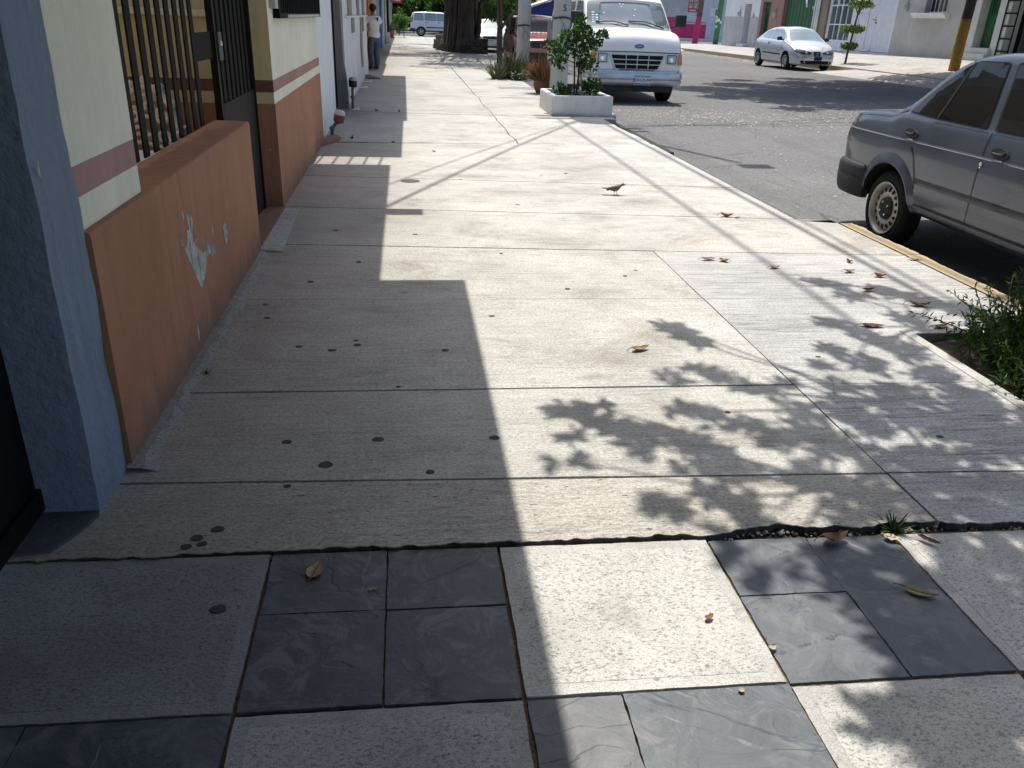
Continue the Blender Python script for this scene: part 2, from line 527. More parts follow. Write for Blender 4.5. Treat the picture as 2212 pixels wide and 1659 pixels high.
# ------------------------------------------------------------------ pavement slabs (real joints between them)
def rag(a, b, amp, n=14, seed=0.0, freq=3.0):
    """irregular line from a to b (both included)"""
    out = []
    d = Vector((b[0]-a[0], b[1]-a[1])); L = d.length
    nrm = Vector((-d.y, d.x)).normalized()
    for i in range(n+1):
        t = i/n
        p = Vector(a) + d*t
        w = 0 if i in (0, n) else 1
        k = amp*w*(mnoise.noise((p.x*freq+seed, p.y*freq, seed)) + 0.6*mnoise.noise((p.x*freq*4+seed, p.y*freq*4, seed)))
        out.append((p.x+nrm.x*k, p.y+nrm.y*k))
    return out

# transverse joints: y at x=-0.95 and y at x=3.1
JT = [(1.955, 1.93), (2.35, 2.20), (3.03, 2.98), (4.19, 4.155), (5.33, 5.09), (6.46, 6.15), (7.30, 6.94), (7.80, 7.45), (8.55, 7.92), (9.91, 10.25)]
def jy(k, x):
    a, b = JT[k]
    return a + (b-a)*(x+0.95)/4.05
side = MB()
def slab(mb, k, x0, x1, gap0, gap1, m, dz=0.0, seed=0.0, front_rag=0.0):
    e = 0.0022
    lo = rag((x0+e, jy(k, x0)+gap0), (x1-e, jy(k, x1)+gap0), 0.004 if not front_rag else front_rag, 16 if not front_rag else 220, seed, 2.0 if not front_rag else 9.0)
    if front_rag: lo = [(x, y+interp(FG, x)) for x, y in lo]
    hi = rag((x1-e, jy(k+1, x1)-gap1), (x0+e, jy(k+1, x0)-gap1), 0.003, 16, seed+5)
    r0 = rag(lo[-1], hi[0], 0.003, 8, seed+9)[1:-1]
    if front_rag:      # thin dark skirt before the broken face: its shade and earth put in colour
        fr = [(x, y-0.0015) for x, y in lo]
        mb.add([(x, y, -.1) for x, y in fr]+[(x, y, dz-.0025) for x, y in fr], [(i, i+1, len(fr)+i+1, len(fr)+i) for i in range(len(fr)-1)], 5)
    mb.prism(lo + r0 + hi, -0.115, dz, m)
XL, XM = -1.25, 1.64
FG = [(-1.3, 0.0), (-.5, 0.004), (0.2, -0.004), (0.86, 0.0), (0.95, 0.012), (1.08, 0.034), (1.13, 0.040), (1.2, 0.022), (1.34, 0.012), (1.5, 0.018), (1.64, 0.026), (1.8, 0.010), (2.1, 0.014), (2.5, 0.01)]
# first row: broken front edge over the slate
slab(side, 0, XL, XM, 0.0, 0.0065, 3, 0.0, 1.3, 0.017)
slab(side, 0, XM+0.004, 2.50, -0.01, 0.003, 1, 0.001, 4.1, 0.017)
for k, gp in ((1, 0.0065), (2, 0.006), (3, 0.005)):
    slab(side, k, XL, XM, gp, [0, .006, .005, .006][k], 0, (0.0, 0.0, 0.001, -0.001)[k], 10+k)
    xr = 2.50 if k < 2 else None
    if k == 1: slab(side, k, XM, 2.50, 0.003, 0.003, 1, 0.002, 20+k)
# right ribbed column beside the planting bed, then out to the kerb
side.prism([(XM+.004, jy(2, XM)+.003), (2.50, jy(2, 2.5)+.003), (2.50, 3.63), (3.40, 3.63), (3.40, jy(3, 3.4)-.003), (XM+.004, jy(3, XM)-.003)], -0.115, 0.001, 1)
slab(side, 3, XM, 3.40, 0.003, 0.004, 1, 0.0, 31)
slab(side, 4, XL, 3.40, 0.005, 0.004, 0, 0.0, 33)
for k, m in ((5, 0), (6, 0), (7, 0), (8, 0)):
    x1 = 3.1
    slab(side, k, XL, x1, 0.0045, 0.0045, m, 0.001*(k % 2), 40+k)
# the small triangle where the ramp turns into the kerb
side.prism([(3.104, 6.1), (3.40, jy(5, 3.4)), (3.40, 6.02)], -0.115, 0.0, 0)
# old slabs further on, with a long crack between two columns
rows = [(10.0, 10.2), (13.30, 13.0), (16.4, 16.3), (19.6, 19.5), (22.6, 22.5), (26.0, 26.0), (29.5, 29.5), (33.2, 33.2), (37, 37), (41, 41), (45, 45), (50, 50), (55, 55), (60.4, 60.4)]
for i in range(len(rows)-1):
    (a0, b0), (a1, b1) = rows[i], rows[i+1]
    mm = 2 if i else 4
    for (xa, xb) in ((XL, 1.36), (1.36, 3.1 if i < 1 else 3.3)):
        def yy(a, b, x): return a+(b-a)*(x+0.95)/4.25
        e = 0.007
        lo = rag((xa+e, yy(a0, b0, xa)+.007), (xb-e, yy(a0, b0, xb)+.007), 0.03, 40, i*3.1+xa)
        hi = rag((xb-e, yy(a1, b1, xb)), (xa+e, yy(a1, b1, xa)), 0.012, 20, i*2.7+xb)
        r0 = rag(lo[-1], hi[0], 0.03, 30, 7.3, 1.1)[1:-1]
        r1 = rag(lo[0], hi[-1], 0.03, 30, 7.3, 1.1)[1:-1][::-1]
        side.prism(lo+r0+hi+r1, -0.115, rnd.uniform(-0.006, 0.004), mm)
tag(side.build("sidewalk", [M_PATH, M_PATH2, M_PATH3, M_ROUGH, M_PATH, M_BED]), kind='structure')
bed = MB()
bed.box(-1.3, 3.092, -1.5, 60.4, -0.5, -0.052)
bed.box(3.092, 3.41, -1.5, 6.0, -0.5, -0.053)
bed.box(3.092, 3.3, 10.0, 60.4, -0.5, -0.053)
tag(bed.build("path_foundation", M_BED), kind='structure')

# rough mortar strip along the foot of the wall
mo = MB()
xs_ = []
n = 70
for i in range(n+1):
    y = 2.42 + (5.10-2.42)*i/n
    w = 0.075 + 0.05*mnoise.noise((y*6, 0, 0)) + 0.03*mnoise.noise((y*21, 3, 0))
    h = 0.016 + 0.008*mnoise.noise((y*11, 9, 0))
    xs_.append((y, max(0.02, w), max(0.004, h)))
v = []
for y, w, h in xs_:
    v += [(-0.93, y, h+0.004), (-0.92+w*0.5, y, h), (-0.92+w, y, -0.001)]
mo.add(v, [(i*3+j, i*3+j+1, (i+1)*3+j+1, (i+1)*3+j) for i in range(n) for j in range(2)], 0, False)
tag(mo.build("mortar_strip", aggregate("mortar_rubble", (0.36, 0.34, 0.31), 5.0, 0.9)), kind='structure')

# ------------------------------------------------------------------ slate and aggregate pavers in front
xe = [-1.25, -0.398, 0.245, 0.878, 1.47, 2.52]
ye = [0.55, 1.362, 1.945]
slt, agg = MB(), MB()
def skew(x, y): return y - 0.012*(x-0.2)
def tile(mb, x0, x1, y0, y1, z, m, seed):
    e = 0.0022
    P = [(x0+e, skew(x0, y0)+e), (x1-e, skew(x1, y0)+e), (x1-e, skew(x1, y1)-e), (x0+e, skew(x0, y1)-e)]
    pts = []
    for i in range(4):
        pts += rag(P[i], P[(i+1) % 4], 0.0028, 34, seed+i, 14)[:-1]
    mb.prism(pts, z-0.05, z, m)
for r in range(2):
    for c in range(5):
        x0, x1, y0, y1 = xe[c]+.003, xe[c+1]-.003, ye[r]+.003, ye[r+1]-.003
        zb = -0.010 if c < 3 else -0.018
        if c == 0: zb = -0.006
        if (r+c) % 2 == 0:
            xm = {1: -0.074, 2: 0.47, 3: 1.19}.get(c, (x0+x1)/2)
            ym = 1.685 if r else 1.02
            k = 0
            for (a, b) in ((x0, xm), (xm, x1)):
                for (p, q) in ((y0, ym), (ym, y1)):
                    tile(slt, a, b, p, q, zb+rnd.uniform(-.004, .003), 3 if c < 2 else rnd.randrange(3), c*7+r*3+k); k += 1
        else:
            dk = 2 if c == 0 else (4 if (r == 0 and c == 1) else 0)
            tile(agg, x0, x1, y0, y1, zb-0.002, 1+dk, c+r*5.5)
            b = 0.034
            tile(agg, x0+b, x1-b, y0+b, y1-b, zb-0.0012, 0+dk, c+r*5.5+.7)
tag(slt.build("slate_paving", M_SLATE+[slate("slate_shade", (0.070, 0.080, 0.092), 23.0)]), kind='structure')  # near-left tiles get a darker slate: deeper shade put into the colour
tag(agg.build("concrete_pavers", [M_AGG, M_AGGB, aggregate('dirty_shade_aggregate', (0.30, 0.295, 0.29), 8.0, 0.7), aggregate('dirty_shade_border', (0.32, 0.315, 0.30), 6.0, 0.4), aggregate('mid_shade_aggregate', (0.46, 0.445, 0.42), 11.0, 0.75), aggregate('mid_shade_border', (0.45, 0.435, 0.41), 12.0, 0.4)]), kind='structure')  # darker near-left mixes: dirt and the deeper shade there, put into the colour
sd = MB(); sd.box(-1.3, 2.55, -1.5, 1.935, -0.051, -0.025)
tag(sd.build("joint_sand", M_SAND), kind='structure')

# rubble and earth in the broken gap
rb = MB(); rgr = random.Random(17)
for i in range(300):
    x = rgr.uniform(.88, 2.5) if i < 230 else rgr.uniform(-1.0, .9)
    y = jy(0, x)+interp(FG, x)-rgr.uniform(.002, .022 if x > .88 else .008); s = rgr.uniform(.002, .009)
    bmr = bmesh.new(); bmesh.ops.create_icosphere(bmr, subdivisions=1, radius=s)
    for v_ in bmr.verts: v_.co = v_.co*rgr.uniform(.6, 1.3)+Vector((x, y, -.024+s*.3))
    rb.bm(bmr, rgr.randrange(2))
rb.prism([(.86, 1.90), (2.5, 1.90), (2.5, 1.99), (.86, 1.99)], -.05, -.030, 2)
tag(rb.build("joint_rubble", [M_PATH3, simple("earth_crumb", (.09, .065, .045), .95, .4, 40), M_SOIL]), kind='structure')
# dark spots of old gum on the slabs
gm = MB()
GP = [(-.35,3.46,.021),(-.24,3.52,.021),(.16,3.44,.019),(-.25,3.58,.013),(-.12,2.60,.022),(-.29,2.43,.027),(-.44,2.60,.018),(.30,2.59,.02),(.06,2.36,.017),(-.5,3.51,.017),(-.62,2.03,.02),(-.60,2.00,.016),(-.64,1.99,.017),(-.57,2.07,.021),(-.40,2.30,.013),(-.50,1.72,.022),(.42,3.9,.018),(.9,4.35,.016),(1.3,4.6,.014),(-.55,4.5,.02),(-.3,4.9,.018),(.05,5.6,.02),(.9,6.6,.018),(-.5,5.7,.02),(.6,5.1,.012),(-.7,3.9,.018),(-.05,3.05,.012),(1.9,3.3,.014),(2.0,2.5,.016),(1.25,2.75,.012)]
for (x, y, r) in [(a_, b_, c_*.72) for a_, b_, c_ in GP]:
    n_ = 18; ph = rgr.uniform(0, 6)
    ring = [(x+r*1.25*math.cos(a)*(1+.18*mnoise.noise((math.cos(a)*1.5+ph, math.sin(a)*1.5, x*9))), y+r*math.sin(a)*(1+.22*mnoise.noise((math.cos(a)*1.5+ph, math.sin(a)*1.5, y*9)))) for a in [2*PI*i/n_ for i in range(n_)]]
    z_ = .0022 if y > 1.95 else -.004
    gm.add([(a, b, z_) for a, b in ring]+[(x+(a-x)*1.08, y+(b-y)*1.08, z_-.002) for a, b in ring], [tuple(range(n_))]+[(i, (i+1) % n_, n_+(i+1) % n_, n_+i) for i in range(n_)])
tag(gm.build("gum_spots", simple("old_gum", (.052, .048, .048), .8, .35, 40, .3, 90)), kind='structure')

# ------------------------------------------------------------------ planting bed and kerbs
so = MB()
N = 24
v = [(2.56+0.86*i/N, 0.4+3.2*j/N, -0.03+0.03*mnoise.noise((i*.5, j*.9, 2))) for j in range(N+1) for i in range(N+1)]
so.add(v, [(j*(N+1)+i, j*(N+1)+i+1, (j+1)*(N+1)+i+1, (j+1)*(N+1)+i) for j in range(N) for i in range(N)], 0, True)
tag(so.build("soil", M_SOIL), kind='structure')
ed = MB()
ed.bbox(2.503, 2.565, 0.4, 3.628, -0.12, 0.004, 0.006)
ed.bbox(2.567, 3.40, 3.585, 3.628, -0.12, 0.003, 0.006)
tag(ed.build("bed_edging", M_AGGB), kind='structure')
kb = MB()
yk = [-3, -1.2, 0.9, 2.9, 5.08, 6.0]
for a, b in zip(yk, yk[1:]):
    pts = rag((3.405, a+.004), (3.405, b-.004), 0.004, 20, a) + rag((3.515, b-.004), (3.515, a+.004), 0.02, 60, a+7, 7)
    kb.prism(pts, -0.3, 0.006)
tag(kb.build("kerb", M_KERB), kind='structure')
kb = MB()
for i in range(23):
    y = 14.95 + i*2.0
    kb.bbox(3.30, 3.44, y, y+1.985, -0.3, 0.003, 0.015)
tag(kb.build("far_kerb", M_FARWALK), kind='structure')

# ------------------------------------------------------------------ raised pavement across the street
def zR(x, y):
    wall = interp([(10, 0.72), (28, 0.62), (35, 0.52), (45, 0.36), (52, 0.27), (58, 0.22), (70, 0.2)], y)
    k = interp([(10, 0.2), (36, 0.18), (60, 0.12)], y)
    t = min(1, max(0, (x-15.9)/(20.5-15.9)))
    return lerp(k, wall, t)
rs = MB()
X = [15.9 + i*(20.6-15.9)/10 for i in range(11)]
Y = [8 + i*1.0 for i in range(51)]
v = [(x, y, zR(x, y)) for y in Y for x in X]
nx = len(X)
rs.add(v, [(j*nx+i, j*nx+i+1, (j+1)*nx+i+1, (j+1)*nx+i) for j in range(len(Y)-1) for i in range(nx-1)], 0, True)
# kerb face and end face
rs.add([(15.9, y, z) for y in Y for z in (-0.1, zR(15.9, y))], [(2*j, 2*j+1, 2*j+3, 2*j+2) for j in range(len(Y)-1)], 1)
rs.add([(x, 58, z) for x in X for z in (-0.1, zR(x, 58))], [(2*j, 2*j+2, 2*j+3, 2*j+1) for j in range(len(X)-1)], 0)
tag(rs.build("far_sidewalk", [M_FARWALK, M_KERB]), kind='structure')
dr = MB()   # driveway ramps reach down into the road
for (ya, yb, xo) in ((49.5, 57.5, 1.9), (22.5, 29.0, 1.6)):
    dr.add([(15.88, ya, 0.17), (15.88, yb, 0.15), (15.88-xo, yb+.3, 0.006), (15.88-xo*0.8, ya-.3, 0.006)], [(0, 1, 2, 3)], 0)
    dr.add([(15.88, ya, 0.17), (15.88-xo*0.8, ya-.3, 0.006), (15.88, ya-1.2, 0.006)], [(0, 1, 2)], 0)
    dr.add([(15.88, yb, 0.15), (15.88, yb+1.2, 0.006), (15.88-xo, yb+.3, 0.006)], [(0, 1, 2)], 0)
tag(recalc(dr.build("driveway_ramps", M_FARWALK)), kind='structure')
# ================================================================== houses on the near side (left)
M_BLUE = stucco("blue_stucco", (0.225, 0.275, 0.35), (0.11, 0.14, 0.18), 0.3, 0.9, 0.9, 26)
M_CREAM = stucco("cream_paint", (0.80, 0.77, 0.62), (0.55, 0.52, 0.42), 0.15, 0.12)
M_OCHRE = stucco("warm_cream_paint", (0.66, 0.56, 0.32), (0.4, 0.35, 0.2), 0.15, 0.12)
M_MAUVE = stucco("mauve_band_paint", (0.43, 0.25, 0.225), (0.2, 0.12, 0.1), 0.2, 0.15)
def terra():
    t = NT("terracotta_paint")
    c = (0.42, 0.205, 0.122)
    big = t.noise(1.5, 8, 0.68, (1, 1, 1), (2, 0, 0), .4)
    col = t.ramp(big, [(0.3, tuple(x*.76 for x in c)), (0.5, c), (0.7, tuple(x*1.14 for x in c))])
    drip = t.noise(1.0, 6, 0.7, (14, 14, 1.1)); sp = t.noise(5, 6, .7, (1, 1, .8), (7, 0, 0), .5)
    col = t.mix(t.math('MULTIPLY', t.ramp(drip, [(0.48, 0), (0.66, 0.5)]), t.ramp(big, [(0.42, 0), (0.6, 1)])), col, (0.20, 0.10, 0.065))
    col = t.mix(t.ramp(sp, [(0.57, 0), (0.70, 0.45)]), col, (0.24, 0.135, 0.10))
    # splash dirt along the foot: a ragged tide line of mud
    sx = t.n('ShaderNodeSeparateXYZ'); t.l(t.tc.outputs['Object'], sx.inputs[0])
    hgt = t.math('ADD', sx.outputs[2], t.math('MULTIPLY', t.math('SUBTRACT', t.noise(7, 6, .7, (1, 1, .5)), .5), .42))
    col = t.mix(t.ramp(hgt, [(0.03, 0.7), (0.17, 0.0)]), col, (0.19, 0.125, 0.10))
    fine = t.noise(120, 3, 0.65)
    col = t.mix(0.3, col, t.ramp(fine, [(0.3, 0.7), (0.7, 1.05)]), 'MULTIPLY')
    chip = t.noise(26, 4, .6, (1, 1, .6), (4, 4, 0))
    col = t.mix(t.ramp(chip, [(0.71, 0), (0.73, .8)]), col, (.42, .38, .35))
    t.color(col); t.rough(.85); t.spec(.2)
    t.bump(t.math('ADD', t.math('MULTIPLY', t.noise(45, 6, .65), .6), t.math('MULTIPLY', t.noise(7, 4, .5), .9)), .25, .02)
    return t.mat
M_TERRA = terra()
M_BROWN = stucco("brown_paint", (0.20, 0.075, 0.045), (0.08, 0.04, 0.03), 0.3, 0.15)
M_BLACK = simple("black_iron_paint", (0.006, 0.006, 0.0065), 0.7, 0.3, 30, 0.2, 80, spec=0.12)
M_DKGREY = simple("grey_sheet_metal", (0.045, 0.043, 0.044), 0.5, 0.2, 12, spec=0.4)
def peel():
    t = NT("bare_plaster")
    n = t.noise(22, 6, 0.7, (1, 1, 0.5)); n2 = t.noise(60, 4, 0.7)
    col = t.ramp(n, [(0.38, (0.20, 0.19, 0.18)), (0.50, (0.42, 0.40, 0.38)), (0.62, (0.60, 0.58, 0.56))])
    col = t.mix(t.ramp(n2, [(0.58, 0), (0.66, 0.8)]), col, (0.33, 0.15, 0.09))
    t.color(col); t.rough(0.95); t.spec(0.1); t.bump(n, 0.8, 0.01)
    return t.mat
M_PEEL = peel()
M_SLAB = stucco("soffit_plaster", (0.42, 0.40, 0.36), None, 0.2, 0.2)
M_FLOOR = simple("patio_floor", (0.22, 0.13, 0.09), 0.6, 0.2, 10)
M_WHITEIRON = simple("white_iron_paint", (0.62, 0.62, 0.62), 0.45, 0.15, 25)
M_CONC_GREY = stucco("bare_concrete", (0.30, 0.29, 0.27), (0.15, 0.15, 0.14), 0.4, 0.5)
M_LIME = stucco("white_limewash", (0.72, 0.72, 0.71), (0.35, 0.35, 0.35), 0.3, 0.5)
M_STEEL = metalm("bare_steel", (0.5, 0.5, 0.5), 0.35)

# ---- blue house at the near left edge
bh = thing("blue_house", "dark blue rough stucco house end with a black doorway at the left edge", "house", (-1.2, 1.0, 0))
w = MB()
def rough_wall(mb, pts, z0, z1, nz, amp, m=0, seed=0):
    """vertical strip of plaster following a plan line, hand-rough"""
    n = len(pts)
    v = []
    for j in range(nz+1):
        z = z0+(z1-z0)*j/nz
        for i, (x, y) in enumerate(pts):
            k = amp*(mnoise.noise((x*5+seed, y*5, z*5)) + .5*mnoise.noise((x*17+seed, y*17, z*17)))
            v.append((x+k, y-k*0.6, z))
    mb.add(v, [(j*n+i, j*n+i+1, (j+1)*n+i+1, (j+1)*n+i) for j in range(nz) for i in range(n-1)], m, True)
line = [(-1.30, 2.19)] + [(-1.30+0.36*i/8, 2.185) for i in range(1, 8)] + [(-0.945, 2.187), (-0.934, 2.188)] + [(-0.93, 2.20+0.235*i/6) for i in range(1, 7)] + [(-1.3, 2.437)]
rough_wall(w, line, -0.05, 3.1, 70, 0.009)
auto_smooth(w.build("wall", M_BLUE, bh), 40)
w = MB()
w.box(-1.6, -1.115, -0.395, 2.19, 2.35, 2.995)
w.box(-1.6, -0.93, -14.0, -0.4, -0.05, 2.995)  # unseen stretch added behind the camera to block sky light
w.build("lintel_wall", M_BLUE, bh)
w = MB()
w.box(-1.13, -1.10, -0.4, 2.185, 0.02, 2.35)
for y in (0.25, 0.9, 1.55): w.box(-1.10, -1.085, y, y+0.04, 0.05, 2.3)
w.box(-1.10, -1.085, -0.4, 2.185, 0.02, 0.09); w.box(-1.10, -1.085, -0.4, 2.185, 1.1, 1.16)
dr_ = w.build("door", M_BLACK, bh)
w = MB(); w.box(-3.6, 0.355, -14.0, 2.47, 3.0, 3.16); w.build("roof", M_SLAB, bh)  # drawn out behind the camera to keep sky light off the near pavement
w = MB(); w.box(-1.6, -0.95, -14, 2.46, 3.165, 6.4); w.build("added_upper_wall", M_BLUE, bh)  # unseen upper storey added to block sky and darken reflections
w = MB()
w.prism(rag((-1.12, 2.18), (-0.935, 2.18), .006, 10, 1)+rag((-.93, 2.17), (-0.985, 2.02), .012, 12, 3)+[(-1.0, 1.99), (-1.12, 1.97)], -0.02, 0.010)
w.build("door_step", stucco('dark_step', (0.085, 0.09, 0.10), None, .4, .6), bh)  # darker, slightly bluish step
# paint chip
w = MB(); w.add([(-0.9235, 2.208, 1.00), (-0.9235, 2.222, 0.985), (-0.9235, 2.218, 1.03)], [(0, 1, 2)]); 
w.build("paint_chip", M_PEEL, bh)

# ---- cream house with the barred patio
ch = thing("cream_house", "cream house with mauve band, terracotta base and black barred patio front", "house", (-1.3, 5.5, 0))
# low wall (front face slightly proud, rounded arris)
w = MB()
prof = [(-1.11, -0.05), (-0.915, -0.05), (-0.915, 0.775), (-0.919, 0.786), (-0.928, 0.790), (-1.11, 0.792)]
w.prism_ax([(p[0], p[1]) for p in prof], 'y', 2.447, 5.12)
lw = w.build("low_wall", M_TERRA, ch)
# flaked paint with the bare plaster showing (fitted to the wall face)
w = MB()
def flake(pts):
    # pts (y,z) polygon on the wall face
    poly = [Vector((y, z, 0)) for y, z in pts]
    tris = tessellate_polygon([poly])
    w.add([(-0.9137, y, z) for y, z in pts], [tuple(t) for t in tris])
for pts in (
 [(3.503,.604),(3.534,.606),(3.562,.591),(3.579,.561),(3.57,.536),(3.549,.525),(3.544,.489),(3.557,.466),(3.586,.479),(3.600,.499),(3.606,.470),(3.586,.448),(3.617,.424),(3.654,.408),(3.689,.388),(3.736,.386),(3.757,.402),(3.762,.434),(3.788,.440),(3.805,.401),(3.835,.387),(3.916,.372),(3.925,.341),(3.87,.313),(3.844,.335),(3.794,.359),(3.746,.352),(3.71,.325),(3.694,.299),(3.667,.279),(3.626,.276),(3.616,.258),(3.588,.258),(3.56,.285),(3.518,.330),(3.486,.370),(3.462,.405),(3.425,.441),(3.406,.461),(3.392,.489),(3.430,.487),(3.455,.500),(3.463,.53),(3.469,.548),(3.492,.536),(3.512,.545),(3.498,.575)],
 [(4.142,.407),(4.172,.412),(4.208,.395),(4.218,.359),(4.216,.329),(4.176,.30),(4.149,.316),(4.128,.357),(4.116,.382)],
 [(3.365,.535),(3.382,.553),(3.399,.521),(3.399,.502),(3.382,.497),(3.366,.512)],
 [(4.256,.405),(4.276,.40),(4.278,.36),(4.262,.352),(4.250,.372)],
 [(3.90,.452),(3.915,.462),(3.925,.43),(3.91,.41)],
 [(3.43,.635),(3.445,.628),(3.452,.60),(3.44,.59)],
 [(3.42,.115),(3.44,.14),(3.452,.10),(3.44,.06),(3.425,.08)],
):
    flake(pts)
pp = w.build("flaked_patch", M_PEEL, ch)
# cream wall left of the bars
w = MB(); w.box(-1.13, -0.938, 2.44, 3.035, 0.79, 0.885); w.box(-1.13, -0.938, 2.44, 3.035, 0.972, 3.0)
w.build("wall", M_CREAM, ch)
w = MB(); w.box(-1.13, -0.9385, 2.44, 3.034, 0.885, 0.972); w.build("wall_band", M_MAUVE, ch)
# second wall section, street side of the pillar
w = MB()
for z0, z1 in ((0.762, 0.842), (0.925, 3.0)):
    w.add([(-0.95,6.40,z0),(-0.95,9.90,z0),(-0.95,9.90,z1),(-0.95,6.40,z1)], [(0,1,2,3)], 0)
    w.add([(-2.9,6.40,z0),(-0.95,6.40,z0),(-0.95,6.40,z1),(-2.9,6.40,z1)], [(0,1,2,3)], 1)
w.add([(-0.95,9.90,-.05),(-2.9,9.90,-.05),(-2.9,9.90,3),(-0.95,9.90,3)], [(0,1,2,3)], 0)
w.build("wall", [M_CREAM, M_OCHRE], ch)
w = MB()
w.add([(-0.949,6.40,.842),(-0.949,9.90,.842),(-0.949,9.90,.925),(-0.949,6.40,.925)], [(0,1,2,3)], 0)
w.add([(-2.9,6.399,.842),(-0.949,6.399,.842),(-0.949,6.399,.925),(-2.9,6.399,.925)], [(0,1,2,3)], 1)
w.build("wall_band", [simple("mauve_band_b", (0.36,0.19,0.15),0.8,0.12,5), simple("shaded_mauve", (0.17,0.075,0.06),0.8,0.12,5)], ch)  # second tone is the same band on the camera side, shade put into colour
w = MB()
w.box(-2.9, -0.946, 6.397, 9.90, -0.05, 0.762)
w.build("wall_base", M_TERRA, ch)
# ledge moulding inside the patio and its other walls
w = MB()
w.bbox(-2.9, -1.13, 6.36, 6.398, 1.33, 1.375, 0.008); w.build("moulding", M_CREAM, ch)
w = MB()
w.box(-3.55, -3.4, 2.47, 6.5, -0.05, 3.0); w.box(-3.4, -1.13, 2.47, 2.60, -0.05, 3.0)
w.build("patio_wall", M_OCHRE, ch)
w = MB(); w.box(-3.4, -1.11, 2.6, 6.39, -0.05, 0.03); w.build("patio_floor", M_FLOOR, ch)
w = MB()
w.prism([(-1.55, 2.475), (0.375, 2.475), (0.375, 5.88), (-0.112, 5.88), (-0.112, 9.775), (-3.6, 9.775), (-3.6, 6.5), (-1.55, 6.5)], 3.0, 3.16)
w.build("roof", M_SLAB, ch)
w = MB(); w.box(-1.2, -0.952, 2.475, 9.77, 3.165, 5.8); w.build("added_parapet", M_CREAM, ch)  # unseen wall added so car windows reflect it and less sky gets in
w = MB(); w.box(-0.111, 0.17, 7.60, 7.75, 3.0, 3.12); w.build("beam_end", M_SLAB, ch)
w = MB()
for k in range(5):
    x = -0.85+0.155*k
    w.tube([(x, 9.70, 3.10), (x+0.03, 10.40, 3.10)], 0.011, 6)
w.build("roof_railing", M_BLACK, ch)
# bars
for k in range(10):
    w = MB(); y = 3.30+0.148*k
    w.box(-1.080, -1.072, y, y+0.070, 0.815, 2.5)
    w.build("window_bar", M_BLACK, ch)
w = MB(); w.box(-1.086, -1.066, 3.035, 5.12, 2.42, 2.46); w.build("bar_rail", M_BLACK, ch)
w = MB(); w.box(-1.09, -1.083, 4.72, 5.12, 1.13, 1.27); w.build("lock_guard", M_BLACK, ch)
# gate beside the bars
gt = MB()
for y in (5.155, 6.30): gt.box(-1.105, -1.065, y, y+0.05, 0.02, 2.45)
for k in range(1, 8): gt.box(-1.09, -1.078, 5.205+k*0.137-.03, 5.205+k*0.137+0.05, 0.87, 2.45)
gt.box(-1.095, -1.075, 5.205, 6.30, 2.40, 2.45)
gate = gt.build("gate", M_BLACK, ch)
gt = MB(); gt.box(-1.098, -1.072, 5.206, 6.30, 0.03, 0.87); gt.build("kick_panel", simple('black_sheet', (0.012, 0.012, 0.012), .65, .2, 9, spec=.15), gate)
gt = MB(); gt.box(-1.066, -1.055, 5.19, 5.29, 1.115, 1.265); gt.build("lock_plate", M_DKGREY, gate)
gt = MB(); gt.lathe([(0.0001, .012), (0.013, .01), (0.016, 0)], 12, axis='x', c=(-1.056, 5.24, 1.205)); gt.build("lock_cylinder", M_STEEL, gate)
gt = MB(); gt.box(-1.0655, -1.064, 5.152, 5.162, 0.8, 2.45); gt.build("edge_strip", M_DKGREY, gate)
w = MB(); w.box(-1.12, -0.93, 5.125, 6.39, -0.05, 0.016); w.build("gate_step", M_TERRA, ch)
w = MB(); w.prism([(-0.93, 5.16), (-0.79, 5.13), (-0.83, 6.35), (-0.94, 6.38)], 0.0, 0.008); w.build("step_apron", M_PATH3, ch)
# window with its iron box on the street side
wn = MB()
wn.box(-0.952, -0.90, 6.66, 9.85, 1.335, 1.372)
wn.box(-0.948, -0.90, 6.66, 6.72, 1.372, 2.4); wn.box(-0.948, -0.90, 9.79, 9.85, 1.372, 2.4)
wf = wn.build("window_frame", M_BLACK, ch)
wn = MB()
for k in range(30): wn.box(-0.925, -0.905, 6.80+k*0.1, 6.828+k*0.1, 1.372, 2.4)
wn.build("window_grille", M_BLACK, wf)
wn = MB(); wn.add([(-0.946, 6.72, 1.37), (-0.946, 9.79, 1.37), (-0.946, 9.79, 2.4), (-0.946, 6.72, 2.4)], [(0, 1, 2, 3)]); wn.build("window_pane", glassy("dark_pane", (0.01, 0.011, 0.013)), wf)
wn = MB(); wn.box(-0.949, -0.905, 6.50, 6.655, 1.40, 2.4); wn.box(-0.903, -0.895, 7.1, 9.7, 1.338, 1.36)
wn.build("window_trim", simple("light_grey_trim", (0.42, 0.42, 0.42), 0.5), wf)
# drain stain patch of bare red mortar at the foot
w = MB()
pts = [(-0.945, 9.55), (-0.90, 9.7), (-0.80, 9.95), (-0.78, 10.25), (-0.86, 10.4), (-0.946, 10.3)]
w.prism(pts, -0.002, 0.03); w.build("mortar_lump", M_TERRA, ch)

